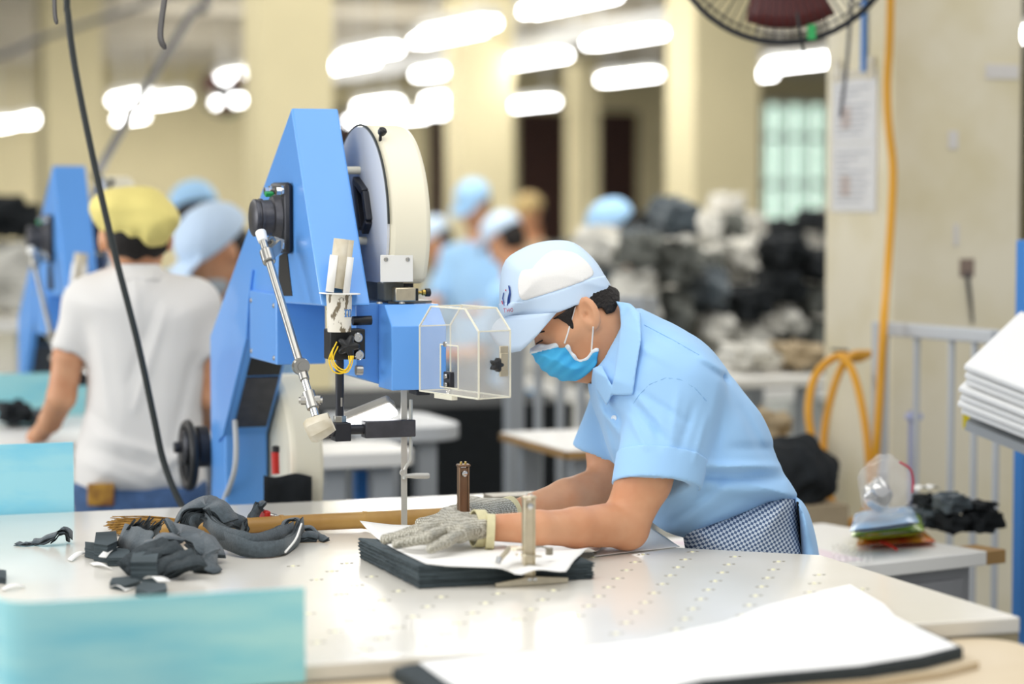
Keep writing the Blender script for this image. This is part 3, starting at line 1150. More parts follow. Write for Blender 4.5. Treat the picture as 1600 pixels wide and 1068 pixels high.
M().box((ql[0], 4.176, 1.303), (qh[0], 4.21, qh[2])).build('oiler_block', MATS['nickel'], mc, bevel=0.002)
M().obox(((ql[0] + 0.002), 4.215, 1.320), ((1, 0.2, 0), (-0.2, 1, 0), (0, 0, 1)), (0.02, 0.016, 0.017)).build('felt_pad', MATS['grey_fabric'], mc, bevel=0.003)
kx = A3(qh[0], 4.192, 1.318)
M().box((kx[0], 4.178, 1.304), (kx[0] + 0.005, 4.208, qh[2] - 0.002)).build('oiler_face', MATS['black_plastic'], mc)
M().lathe(kx + A3(0.005, 0, 0), (1, 0, 0), [(0, 0), (0.0045, 0), (0.0045, 0.004), (0.003, 0.006), (0.003, 0.010), (0.0055, 0.012), (0.0055, 0.017), (0.003, 0.019), (0, 0.019)], n=16).build('oiler_valve', MATS['brass'], mc)
M().lathe(kx + A3(0.022, 0, 0), (1, 0, 0), [(0, 0), (0.006, 0), (0.0075, 0.001), (0.0075, 0.009), (0.006, 0.010), (0, 0.010)], n=12).build('oiler_knob', MATS['black_plastic'], mc)

# blade, guide, handle
mat('blade_steel', 'cbc8c0', 0.35, 0.35)
M().box((BX - 0.0055, B_Y - 0.001, 0.8805), (BX + 0.0055, B_Y + 0.001, z_b)).build('blade', MATS['blade_steel'], mc, smooth=0)
q_ = lambda x, y: on(1, x, y, B_Y - 0.004)
gr = M().tube([q_(642, 624), q_(642, 660), q_(642, 716)], 0.0034, n=8, smooth_path=False)
gr.tube([q_(642, 714), q_(641, 720), q_(635, 728), q_(632, 738), q_(632, 748)], 0.0034, n=8)
gr.build('guide_rod', MATS['blade_steel'], mc)
hb = M().tube([q_(632, 743), q_(650, 743), q_(668, 743), q_(671, 743)], [0.0035, 0.0052, 0.0052, 0.003], n=12)
hb.lathe(q_(630, 738), (0, -1, 0), [(0, -0.003), (0.006, -0.003), (0.006, 0.003), (0, 0.003)], n=14)
hb.build('finger_bar', MATS['blade_steel'], mc)
a, b = on(1, 571, 658, B_Y - 0.016), on(1, 650, 682, B_Y - 0.016)
M().box((a[0], B_Y - 0.016, b[2]), (b[0], B_Y + 0.014, a[2])).build('guide_arm', MATS['gunmetal'], mc, bevel=0.002)
zc_ = (a[2] + b[2]) / 2
sx = on(1, 531, 650, B_Y)[0]
M().cyl((sx + 0.01, B_Y, zc_), (a[0] + 0.002, B_Y, zc_), 0.009, n=16).build('arm_rod', MATS['black_metal'], mc)
cb0, cb1 = on(1, 524, 661, B_Y - 0.016), on(1, 549, 689, B_Y - 0.016)
M().box((cb0[0], B_Y - 0.016, cb1[2]), (cb1[0], B_Y + 0.016, cb0[2])).build('clamp_block', MATS['black_metal'], mc, bevel=0.0015)
M().lathe((cb0[0] + 0.001, B_Y, zc_), (-1, 0, 0), [(0, 0), (0.012, 0), (0.012, 0.008), (0.010, 0.009), (0.0135, 0.010), (0.0135, 0.016), (0.0125, 0.017), (0.0135, 0.018), (0.0135, 0.028), (0.012, 0.03), (0, 0.03)], n=24).build('clamp_knob', MATS['gunmetal'], mc)
sh_t = on(1, 531, 555, B_Y)[2]
M().cyl((sx, B_Y, cb0[2]), (sx, B_Y, sh_t), 0.0078, n=18).build('shaft', MATS['black_metal'], mc)
M().cyl((sx, B_Y, cb0[2]), (sx, B_Y, cb0[2] + 0.012), 0.0125, n=6).build('shaft_nut', MATS['steel'], mc, bevel=0.001)
sl = on(1, 531, 628, B_Y - 0.008)
M().obox((sx + 0.001, B_Y - 0.0072, sl[2]), ((1, 0, 0), (0, 1, 0), (0, 0, 1)), (0.0016, 0.001, 0.008)).build('shaft_slot', MATS['steel'], mc)
# paper wrapped round the joint
pw = M()
pc = P(497, 668, 4.235)
def ringpts(c, u, v, rr, n=8, ph=0.3):
    return [c + rr * (cos(ph + k * 2 * pi / n) * u + sin(ph + k * 2 * pi / n) * v) for k in range(n)]
ax_ = (P(520, 652, 4.23) - P(478, 672, 4.23)); ax_ /= np.linalg.norm(ax_)
u_, v_, _ = frame_from(ax_)
rows = [ringpts(pc + ax_ * s, u_, v_, r) for s, r in ((-0.020, 0.019), (-0.012, 0.024), (0.006, 0.022), (0.026, 0.018))]
rows = [r + [r[0]] for r in rows]
pw.grid(rows)
pw.build('paper_wrap', MATS['old_paper'], mc, solid=0.001, smooth=25)

# clamp head with star knob, bolts and yellow wires
Yk = 4.150
a, b = on(1, 516, 515, Yk), on(1, 571, 561, Yk)
M().box((a[0], Yk, b[2]), (b[0], Yk + 0.045, a[2])).build('holder_block', MATS['black_plastic'], mc, bevel=0.002)
for (px_, py_) in ((558, 527), (560, 554)):
    q = on(1, px_, py_, Yk)
    bo = M().lathe(q, (0, -1, 0), [(0, 0), (0.009, 0), (0.009, 0.006), (0.0075, 0.008), (0.004, 0.008), (0.004, 0.005), (0, 0.005)], n=20)
    bo.build('holder_bolt', MATS['chrome'], mc)


def star_knob(name, c, d, r, h, m, parent, lobes=5):
    u, v, d = frame_from(d)
    n = 60
    prof_ = [(0.75, 0), (1.0, 0.15), (1.0, 0.8), (0.85, 1.0), (0.0, 1.05)]
    vs, fs = [], []
    for k, (rr, hh) in enumerate(prof_):
        for i in range(n):
            t = i * 2 * pi / n
            R_ = r * rr * (0.8 + 0.2 * cos(lobes * t))
            vs.append(c + d * h * hh + R_ * (cos(t) * u + sin(t) * v))
    for k in range(len(prof_) - 1):
        for i in range(n):
            fs.append((k * n + i, k * n + (i + 1) % n, (k + 1) * n + (i + 1) % n, (k + 1) * n + i))
    return make(name, vs, fs, m, parent, smooth=60)


q = on(1, 545, 541, Yk)
star_knob('star_knob', q, (-0.35, -1, 0.1), 0.021, 0.024, MATS['black_plastic'], mc)
yw = M()
for k, (dx, dy) in enumerate(((0, 0), (2, -4), (4, 3), (-3, 5))):
    yw.tube([P(524 + dx, 538 + dy, 4.27), P(517 + dx, 556 + dy, 4.255), P(523 + dx, 574 + dy, 4.25), P(537 + dx, 580 + dy * 0.6, 4.25), P(547 + dx * 0.5, 568 + dy, 4.255), P(548 + dx, 556, 4.27)], 0.0012, n=6)
yw.build('yellow_wires', MATS['yellow_wire'], mc)
cq = on(1, 571, 501, 4.2)
M().cyl(on(1, 551, 501, 4.185), on(1, 580, 500, 4.185), 0.0085, n=14).build('cylinder_plug', MATS['black_plastic'], mc)
M().cyl(on(1, 556, 578, 4.19), on(1, 566, 578, 4.19), 0.009, n=16).build('spacer', MATS['steel'], mc)
# printed paper cup, disc and folded card tube on top
z0c, z1c = on(1, 530, 518, 4.16)[2], on(1, 530, 459, 4.16)[2]
ccx = on(1, 530, 500, 4.16)[0]
cup = M().lathe((ccx, 4.16, z0c), (0, 0, 1), [(0.0, 0), (0.0215, 0), (0.0232, z1c - z0c), (0, z1c - z0c)], n=28).build('paper_cup', MATS['scuffed_paper'], mc, smooth=40)
# blue printed letter m, bent round the cup
lm = M()
mu = [(-0.0075, 0.0, 'v'), (0.0005, 0, 'v'), (0.0085, 0, 'v')]
ph0 = radians(-58)
zc0 = z0c + 0.034


def on_cup(s, z, lift=0.0006):
    r = 0.0225 + lift
    t = ph0 + s / 0.0225
    return A3(ccx + r * cos(t), 4.16 + r * sin(t), zc0 + z)


def cup_strip(pts_, wd):
    for (a, b) in zip(pts_[:-1], pts_[1:]):
        lm.bar(on_cup(*a), on_cup(*b), wd, wd * 0.9) if False else lm.tube([on_cup(*a), on_cup((a[0] + b[0]) / 2, (a[1] + b[1]) / 2), on_cup(*b)], wd, n=6, smooth_path=False)


for s in (-0.0068, 0.0, 0.0068):
    cup_strip([(s, -0.006), (s, 0.004)], 0.0011)
    cup_strip([(s - 0.0022, -0.006), (s + 0.0022, -0.006)], 0.0007)
for s in (-0.0068, 0.0):
    cup_strip([(s, 0.0035), (s + 0.0022, 0.006), (s + 0.0048, 0.006), (s + 0.0068, 0.0035)], 0.0009)
cup_strip([(-0.0095, 0.0058), (-0.0068, 0.0058)], 0.0007)
lm.build('letter_m', MATS['blue_dark'], cup)
M().lathe((ccx + 0.001, 4.16, z1c), (0.03, 0, 1), [(0, 0), (0.037, 0), (0.037, 0.0018), (0, 0.0018)], n=36).build('cup_disc', MATS['paper'], mc)


def card_tube(c, d, r, h, n, name, m, ph=0.2, squash=1.0, open_at=None):
    u, v, d = frame_from(d)
    k = n if open_at is None else n - 1
    rows_ = []
    for s in (0, h):
        rows_.append([c + d * s + r * (cos(ph + i * 2 * pi / n) * u + squash * sin(ph + i * 2 * pi / n) * v) for i in range(k + 1)])
    return M().grid(rows_).build(name, m, mc, solid=0.0012, smooth=10)


tb = A3(ccx - 0.003, 4.16, z1c + 0.002)
tdir = A3(0.13, 0.0, 1)
card_tube(tb, tdir, 0.022, 0.066, 8, 'card_sleeve', MATS['paper'], 0.2, 1.0, open_at=1)
card_tube(tb + tdir / np.linalg.norm(tdir) * 0.008, tdir, 0.0185, 0.088, 8, 'card_tube', MATS['old_paper'], 0.2)

# work lamp behind the guide arm: grey shell, glowing underside
l0, l1 = P(550, 658, 4.40), P(605, 636, 4.39)
lu = (l1 - l0) / np.linalg.norm(l1 - l0)
lv = np.cross(lu, -FW); lv /= np.linalg.norm(lv)
if lv[2] < 0: lv = -lv
lw = np.cross(lu, lv)
lv, lw = lv * cos(0.4) - lw * sin(0.4), lw * cos(0.4) + lv * sin(0.4)
cc = (l0 + l1) / 2
ln2 = np.linalg.norm(l1 - l0) / 2 + 0.012
mat('lamp_grey', 'a9a59c', 0.4)
wl = M().obox(cc + lv * 0.007, (lu, lw, lv), (ln2, 0.022, 0.0085)).build('work_lamp', MATS['lamp_grey'], mc, bevel=0.005)
mat('work_lamp_glow', 'ffffff', 0.4, emit=4.0)
M().obox(cc - lv * 0.008, (lu, lw, lv), (ln2, 0.0215, 0.0075)).build('lamp_diffuser', MATS['work_lamp_glow'], wl, bevel=0.005)
M().tube([l0 - lu * 0.004, l0 - lu * 0.03 + A3(0, 0.02, 0.0), A3(sx, B_Y + 0.02, zc_)], 0.005, n=8).build('lamp_neck', MATS['black_metal'], wl)

# swung open clear guard
dA = 4.27
gA = P(656, 610, dA)
zg = gA[2]
gB, gC = on(2, 748, 623, zg), on(2, 797, 620, zg)
gD = gA + (gC - gB)
ztf = on(2, 0, 0, 1) * 0
zf_ = (P(748, 521, np.dot(gB - CAM, FW)))[2]
zt_ = zg + (z_t - z_b)
zf_ = zg + (z_c - z_b)
ab = (gB - gA)
inn = 0.25
up3 = lambda p, z: A3(p[0], p[1], z)
gA2, gB2 = gA + (gD - gA) * 0, gB
tA, tB = gA + ab * 0.0, gB - ab * 0.0
sh = ab / np.linalg.norm(ab) * 0.045
mat('acrylic', 'dedcd6', 0.08, alpha=0.34, spec=0.8, var=0.05, vscale=30)
mat('acrylic_edge', 'f4f0dc', 0.25, alpha=0.8, spec=0.6)
gd = M()
side = [up3(gA, zg), up3(gB, zg), up3(gB, zf_), up3(gB - sh, zt_), up3(gA + sh * 0.9, zt_), up3(gA, zf_)]
# near side panel with a rectangular cut-out, built as strips
wa, wb = 0.36, 0.66
zl, zh = zg + 0.012, zg + 0.086


def ptab(s, z):
    return up3(gA + ab * s, z)


sp = M()
sp.add([ptab(0, zg), ptab(wa, zg), ptab(wa, zf_), ptab(0, zf_)], [(0, 1, 2, 3)])
sp.add([ptab(wb, zg), ptab(1, zg), ptab(1, zf_), ptab(wb, zf_)], [(0, 1, 2, 3)])
sp.add([ptab(wa, zg), ptab(wb, zg), ptab(wb, zl), ptab(wa, zl)], [(0, 1, 2, 3)])
sp.add([ptab(wa, zh), ptab(wb, zh), ptab(wb, zf_), ptab(wa, zf_)], [(0, 1, 2, 3)])
sp.add([ptab(0, zf_), ptab(1, zf_), up3(gB - sh, zt_), up3(gA + sh * 0.9, zt_)], [(0, 1, 2, 3)])
gs = sp.build('clear_guard', MATS['acrylic'], mc, smooth=0)
far = gC - gB
fp = M()
fp.add([up3(gB, zg), up3(gC, zg), up3(gC, zf_), up3(gB, zf_)], [(0, 1, 2, 3)])
fp.add([up3(gB, zf_), up3(gC, zf_), up3(gC - sh, zt_), up3(gB - sh, zt_)], [(0, 1, 2, 3)])
fp.add([up3(gB - sh, zt_), up3(gC - sh, zt_), up3(gD + sh * 0.9, zt_), up3(gA + sh * 0.9, zt_)], [(0, 1, 2, 3)])
fp.add([up3(gA, zg), up3(gB, zg), up3(gC, zg), up3(gD, zg)], [(0, 1, 2, 3)])
fp.build('guard_front', MATS['acrylic'], gs, smooth=0)
bpan = M().add([up3(gD, zg), up3(gC, zg), up3(gC, zf_), up3(gC - sh, zt_), up3(gD + sh * 0.9, zt_), up3(gD, zf_)], [(0, 1, 2, 3, 4, 5)])
bpan.build('guard_back', MATS['acrylic'], gs, smooth=0)
ed = M()
loopA = side
loopB = [p + far for p in side]
for lp in (loopA, loopB):
    for i in range(6):
        ed.bar(lp[i], lp[(i + 1) % 6], 0.0026, 0.0026)
for i in range(6):
    ed.bar(loopA[i], loopB[i], 0.0022, 0.0022)
cutq = [ptab(wa, zl), ptab(wb, zl), ptab(wb, zh), ptab(wa, zh)]
for i in range(4):
    ed.bar(cutq[i], cutq[(i + 1) % 4], 0.002, 0.002)
ed.obox(ptab(0.45, zg - 0.004), (ab, far, A3(0, 0, 1)), (0.03, 0.006, 0.004))
ed.build('guard_edges', MATS['acrylic_edge'], gs, smooth=0)
hg = M()
hg.obox(ptab(0.44, zg + 0.024) + far * 0.12, (ab, far, A3(0, 0, 1)), (0.012, 0.005, 0.015))
hg.build('hinge_plate', MATS['black_metal'], gs, bevel=0.002)
for z in (zg + 0.017, zg + 0.031):
    nf = np.cross(ab, A3(0, 0, 1)); nf /= np.linalg.norm(nf)
    if nf @ FW > 0: nf = -nf
    M().lathe(ptab(0.45, z), nf, [(0, 0), (0.0045, 0), (0.004, 0.003), (0, 0.003)], n=12).build('hinge_screw', MATS['chrome'], gs)
M().lathe(ptab(0.45, zh + 0.001) , nf, [(0, 0), (0.005, 0), (0.0045, 0.003), (0, 0.003)], n=12).build('hinge_screw', MATS['chrome'], gs)
fn = np.cross(far, A3(0, 0, 1)); fn /= np.linalg.norm(fn)
if fn @ FW > 0: fn = -fn
fr_ = far / np.linalg.norm(far)
lc = up3(gB + far * 0.78, (zg + zf_) / 2 + 0.005)
lp_ = M().obox(lc + fn * 0.002, (fr_, fn, A3(0, 0, 1)), (0.009, 0.0015, 0.026))
lp_.obox(lc + fn * 0.0035 - fr_ * 0.001, (fr_, fn, A3(0, 0, 1)), (0.0075, 0.002, 0.014))
lp_.build('latch_plate', MATS['nickel'], gs, bevel=0.001)
star_knob('latch_knob', up3(gB + far * 0.46, (zg + zf_) / 2 - 0.0) + fn * 0.003, fn, 0.0125, 0.014, MATS['black_plastic'], gs)

# lower wheel cover behind the table, its dark apron and red tag
lwx0, lwx1 = 1.212, on(1, 485, 700, 4.88)[0]
lz = on(1, 440, 585, 4.93)[2] - WR
lcirc = [(4.95 + WR * cos(t), lz + WR * sin(t)) for t in np.arange(64) * 2 * pi / 64]
lw_ = M().prism([A3(lwx0, y, z) for y, z in lcirc], (lwx1 - lwx0, 0, 0)).build('lower_wheel_cover', MATS['cream_plastic'], mc, bevel=0.011, smooth=40)
M().tube([on(1, 430, 706, 4.765), on(1, 431, 740, 4.763)], 0.008, n=10, smooth_path=False).build('red_tag', MATS['red_plastic'], lw_)
M().lathe(on(1, 431, 706, 4.765), (0, 0, 1), [(0, 0), (0.008, 0), (0.008, 0.012), (0, 0.014)], n=12).build('tag_cap', MATS['black_plastic'], lw_)
ap_ = []
for j in range(6):
    s = j / 5
    ap_.append([on(1, 412 + 75 * u, 742 + 70 * s + 3 * sin(7 * u), 4.752 - 0.006 * sin(9 * u + 2 * s)) for u in np.linspace(0, 1, 14)])
M().grid(ap_).build('dark_apron', MATS['black_fabric'], lw_, solid=0.002, smooth=60)

# drive motor with hand wheel on the left of the column
dm = on(0, 322, 697, XL)
dmo = M().lathe(dm, (-1, 0, 0), [(0, -0.002), (0.045, -0.002), (0.045, 0.02), (0.038, 0.022), (0.038, 0.05), (0.03, 0.055), (0.012, 0.056), (0.012, 0.07), (0, 0.07)], n=28).build('drive_motor', MATS['black_metal'], mc, smooth=40)
rg = M()
c_ = dm + A3(-0.035, 0.02, -0.02)
rg.lathe(c_, (-1, 0, 0), [(0.068 + 0.010 * cos(t), 0.010 * sin(t)) for t in np.arange(12) * 2 * pi / 12], n=36, closed=True)
for t in (0.4, 0.4 + 2 * pi / 3, 0.4 + 4 * pi / 3):
    rg.bar(c_, c_ + A3(0, 0.066 * cos(t), 0.066 * sin(t)), 0.01, 0.01)
rg.build('hand_wheel', MATS['black_plastic'], dmo, smooth=40)
M().tube([L_(357, 655) + A3(0.012, -0.006, 0), L_(358, 700) + A3(0.012, -0.012, 0), L_(357, 740) + A3(0.008, -0.012, 0), L_(346, 786) + A3(0.0, -0.014, 0), L_(340, 815) + A3(0, -0.014, 0)], 0.0055, n=10).build('power_cable', MATS['light_grey'], mc)

# the same kind of machine further back on the left
ap0 = L_(455, 168)
sc_ = 0.97
apn = P(82, 258, 6.4)
base_ = np.array((1.16, 5.02, 0.0))
off = apn - (base_ + (ap0 - base_) * sc_)
m2 = dup(mc, (base_[0] + off[0], base_[1] + off[1], 0.0), scale=(sc_, sc_, (apn[2]) / ap0[2]), label='blurred blue band knife machine behind the worker in the yellow cap')
for ch in list(m2.children):
    if ch.name.startswith('blade') and not ch.name.startswith('blade_'):
        bpy.data.objects.remove(ch)

# ------------------------------------------------------------------ people
mat('skin', 'd9a27c', 0.5, sss=0.12, c2='cc8f68', var=0.2, vscale=14)
mat('skin_dark', 'b98a68', 0.55, sss=0.1)
mat('hair', '1d1714', 0.55, bump=0.4, bscale=160, spec=0.4)
mat('brow', '2a1d17', 0.7)
mat('shirt_blue', '9fcbf4', 0.85, sheen=0.15, bump=0.05, bscale=600)
mat('shirt_blue_deep', '8ebbe6', 0.85)
mat('cap_blue', 'cfe3f8', 0.85, sheen=0.1)
mat('cap_mesh', 'f7f5f1', 0.85, bump=0.25, bscale=900)
mat('mask_blue', '4cb9ec', 0.8)
mat('mask_white', 'eef3f6', 0.8)
mat('mask_grey', 'b9bcbc', 0.8)
mat('glove_mail', 'b9b5a6', 0.5, 0.55)
mat('glove_strap', 'd8cfa4', 0.6, var=0.1, vscale=60)
mat('logo_navy', '24448e', 0.6)
mat('logo_red', 'd0405a', 0.6)
mat('button', 'e8f0f6', 0.4)
mat('check_cloth', '7089a8', 0.9)
mat('shirt_white', 'e3e0dc', 0.85, bump=0.03, bscale=200)
mat('cap_yellow', 'f3e28a', 0.8, bump=0.2, bscale=40)
mat('jeans', '44608a', 0.9, var=0.25, vscale=40)
mat('dark_trousers', '3a4250', 0.9)
mat('shoe', '2a2a2c', 0.6)
mat('cap_sky', 'a6cff2', 0.85)
mat('tan_cap', 'b39a68', 0.8)

# woven check and chain mail patterns
nt = MATS['check_cloth'].node_tree
tc = nt.nodes.new('ShaderNodeTexCoord')
mp = nt.nodes.new('ShaderNodeMapping')
mp.inputs['Rotation'].default_value = (0.3, 0.25, 0.3)
ck = nt.nodes.new('ShaderNodeTexChecker')
ck.inputs['Scale'].default_value = 1.0
ck.inputs['Color1'].default_value = (*s2l('4b5f80'), 1)
ck.inputs['Color2'].default_value = (*s2l('c3cdd8'), 1)
nt.links.new(tc.outputs['Object'], mp.inputs[0])
cx_ = nt.nodes.new('ShaderNodeCombineXYZ')
cx_.inputs[2].default_value = 0.5
for i_, vec in enumerate((RT * 0.95 - UP * 0.3, UP * 0.95 + RT * 0.3)):
    dt = nt.nodes.new('ShaderNodeVectorMath')
    dt.operation = 'DOT_PRODUCT'
    dt.inputs[1].default_value = tuple(vec * 215)
    nt.links.new(tc.outputs['Object'], dt.inputs[0])
    nt.links.new(dt.outputs['Value'], cx_.inputs[i_])
nt.links.new(cx_.outputs[0], ck.inputs['Vector'])
nt.links.new(ck.outputs['Color'], nt.nodes['Principled BSDF'].inputs['Base Color'])
nt = MATS['glove_mail'].node_tree
tc = nt.nodes.new('ShaderNodeTexCoord')
vo = nt.nodes.new('ShaderNodeTexVoronoi')
vo.inputs['Scale'].default_value = 300
vo.inputs['Randomness'].default_value = 0.25
rp = nt.nodes.new('ShaderNodeValToRGB')
rp.color_ramp.elements[0].position = 0.25
rp.color_ramp.elements[0].color = (*s2l('e0dccf'), 1)
rp.color_ramp.elements[1].position = 0.62
rp.color_ramp.elements[1].color = (*s2l('8b8676'), 1)
bp = nt.nodes.new('ShaderNodeBump')
bp.inputs['Strength'].default_value = 0.6
bp.inputs['Distance'].default_value = 0.002
bp.invert = True
b_ = nt.nodes['Principled BSDF']
nt.links.new(tc.outputs['Object'], vo.inputs['Vector'])
nt.links.new(vo.outputs['Distance'], rp.inputs['Fac'])
nt.links.new(rp.outputs['Color'], b_.inputs['Base Color'])
nt.links.new(vo.outputs['Distance'], bp.inputs['Height'])
nt.links.new(bp.outputs['Normal'], b_.inputs['Normal'])


def proj(p):
    q = p - CAM
    d = q @ FW
    return 800 + FPX * (q @ RT) / d, 534 - FPX * (q @ UP) / d, d


def ext(p, pts):
    """outline seen from the side, as a distance in metres"""
    x, y, d = proj(p)
    return poly2(x, y, pts) * d / FPX


def pillow(p, pts, d0, R, W, e=0.0):
    x, y, d = proj(p)
    d2 = poly2(x, y, pts) * d / FPX - e
    c = (d - d0) * R / (W + e)
    a = d2 + R
    return np.where(a > 0, np.sqrt(np.maximum(a, 0) ** 2 + c * c), np.maximum(a, 0) + np.abs(c)) - R


def hit(x, y, f, d0, d1, n=400):
    ds = np.linspace(d0, d1, n)
    ps = CAM + ds[:, None] * ray(x, y)
    v = f(ps)
    k = np.argmax(v < 0)
    return ps[k] if v[k] < 0 else None


def decal(name, lines, f, r, m, parent, d0, d1, lift=0.0):
    mm = M()
    for ln in lines:
        ln = [np.array(q, float) for q in ln]
        pts_ = []
        for a, b in zip(ln[:-1], ln[1:]):
            k = max(2, int(np.linalg.norm(b - a) / 3))
            pts_ += [a + (b - a) * i / k for i in range(k)]
        pts_.append(ln[-1])
        hs = [hit(q[0], q[1], f, d0, d1) for q in pts_]
        hs = [h - FW * lift for h in hs if h is not None]
        if len(hs) > 1:
            mm.tube(hs, r, n=6, smooth_path=False)
    return mm.build(name, m, parent)


D0 = 4.38
man = thing('person', 'worker in light blue shirt, pale cap and blue face mask bending over the table', 'person', (*P(1190, 860, 4.4)[:2], 0))
EF = -0.848 * RT - 0.53 * UP
EU = -0.53 * RT + 0.848 * UP
ET = -FW
HC = P(893, 458, D0)
hp_ = lambda f, u, t=0.0: HC + f * EF + u * EU + t * ET

TORSO = smooth_poly([(985, 482), (1036, 500), (1085, 526), (1114, 549), (1135, 576), (1163, 613), (1188, 646), (1207, 687), (1217, 724), (1236, 753), (1245, 780),
                     (1200, 802), (1155, 823), (1106, 840), (1065, 838), (1030, 824), (1000, 790), (975, 745), (952, 705), (935, 650), (926, 600), (924, 574), (945, 560)], 3)
CREASE = [  # x0,y0,x1,y1,width px,height (m)
    (1070, 728, 1214, 728, 7, 0.007), (1090, 742, 1220, 748, 8, -0.006), (1110, 762, 1225, 772, 9, 0.003),
    (1092, 556, 1132, 582, 5, 0.007), (1100, 570, 1132, 592, 5, -0.007), (1135, 585, 1118, 700, 8, -0.004), (1122, 590, 1104, 690, 7, 0.003),
    (1010, 520, 1085, 560, 8, -0.003), (1000, 540, 1060, 575, 7, 0.003), (1020, 800, 1110, 720, 9, 0.004), (1050, 815, 1130, 750, 9, -0.004),
    (1075, 832, 1160, 790, 9, 0.003), (940, 640, 985, 700, 5, 0.004), (946, 625, 990, 680, 5, -0.004), (930, 600, 965, 740, 4, 0.003), (1160, 640, 1200, 720, 9, -0.004),
    (1140, 700, 1215, 700, 8, -0.003)]
SLV = [(988, 625, 1040, 690, 5, -0.005), (992, 615, 1060, 690, 5, 0.004), (1000, 612, 1075, 660, 5, -0.004), (984, 650, 1010, 700, 5, 0.004), (1060, 610, 1050, 690, 6, 0.003),
       (1085, 630, 1062, 700, 6, -0.004), (1104, 650, 1085, 720, 5, 0.003), (1020, 640, 1030, 700, 6, -0.003)]


def creases(p, lst, near=True):
    x, y, d = proj(p)
    s = np.zeros(len(p))
    for (x0, y0, x1, y1, w_, h_) in lst:
        ex, ey = x1 - x0, y1 - y0
        t = np.clip(((x - x0) * ex + (y - y0) * ey) / (ex * ex + ey * ey), 0, 1)
        dd = (x - x0 - t * ex) ** 2 + (y - y0 - t * ey) ** 2
        s += h_ * np.exp(-dd / (w_ * w_)) * np.sin(np.pi * np.clip(t * 0.9 + 0.05, 0, 1)) ** 0.5
    return s


def f_torso(p):
    t = pillow(p, TORSO, D0, 0.098, 0.165)
    t = smin(t, cap(p, P(1048, 602, 4.27), P(1010, 590, 4.38), 0.075, 0.07), 0.06)
    t = smin(t, cap(p, P(982, 600, 4.50), P(1000, 590, 4.38), 0.06, 0.07), 0.05)
    return t


SA, SB = P(1056, 612, 4.255), P(1022, 775, 4.185)
FA, FB = P(985, 612, 4.50), P(934, 722, 4.50)


def half(p, c, n):
    n = np.asarray(n, float) / np.linalg.norm(n)
    return (p - c) @ n


sdir = P(1026, 770, 4.185) - P(1056, 612, 4.255)
SH = P(1024, 757, 4.185)
snrm = P(1030, 790, 4.19) - P(1021, 757, 4.19) + 0 * sdir
fdir = FB - FA


def f_shirt(p):
    t = f_torso(p)
    s = cap(p, SA, SB, 0.083, 0.073)
    s = smax(s, half(p, SH, sdir * 0.6 + snrm * 1.2), 0.006)
    inner = cap(p, SA + (SB - SA) * 0.62, SA + (SB - SA) * 1.5, 0.050, 0.070)
    s = np.maximum(s, -inner)
    s = s - 1.3 * creases(p, SLV)
    g = cap(p, FA, FB, 0.066, 0.056)
    g = smax(g, half(p, P(936, 714, 4.5), fdir), 0.006)
    g = np.maximum(g, -cap(p, FA + fdir * 0.6, FA + fdir * 1.4, 0.05, 0.05))
    t = t - 1.5 * creases(p, CREASE)
    r = smin(smin(t, s, 0.022), g, 0.02)
    # neck opening
    r = smax(r, -cap(p, P(948, 520, D0), P(962, 575, D0 - 0.01), 0.056, 0.054), 0.006)
    return r + 0.0022 * wob(p, 28, 3) + 0.0012 * wob(p, 70, 5)


lo_, hi_ = bounds([P(900, 860, 4.05), P(1265, 860, 4.05), P(900, 460, 4.7), P(1265, 460, 4.05), P(1265, 860, 4.7), P(900, 860, 4.7)], 0.02)
blob('shirt', f_shirt, lo_, hi_, 0.0042, MATS['shirt_blue'], man)


def f_cuff(p):
    s = np.abs(cap(p, SA, SB, 0.0855, 0.0755) - 1.3 * creases(p, SLV) + 0.002) - 0.003
    a = half(p, SH + snrm / np.linalg.norm(snrm) * 0.001, sdir * 0.6 + snrm * 1.2)
    n_ = (sdir * 0.75 + snrm)
    b = -half(p, P(1036, 709, 4.19), n_)
    return smax(smax(s, a, 0.002), b, 0.002)


lo_, hi_ = bounds([P(950, 690, 4.05), P(1110, 690, 4.05), P(950, 780, 4.3), P(1110, 780, 4.3), P(950, 690, 4.3), P(1110, 780, 4.05)], 0.02)
blob('sleeve_cuff', f_cuff, lo_, hi_, 0.003, MATS['shirt_blue'], man)

COLLAR = [(962, 470), (985, 474), (1001, 489), (1002, 530), (994, 579), (989, 617), (955, 617), (957, 603), (965, 550), (970, 506), (968, 482)]
COL2 = [(926, 575), (940, 570), (955, 600), (957, 616), (948, 634), (930, 605)]


def f_neck(p):
    return cap(p, P(938, 500, D0), P(990, 600, D0), 0.052, 0.066)


def f_collar(p):
    b = smin(f_neck(p), f_torso(p) + 0.004, 0.03)
    shell = np.abs(b - 0.011) - 0.0035
    return smax(shell, np.minimum(ext(p, COLLAR), ext(p, COL2)), 0.002)


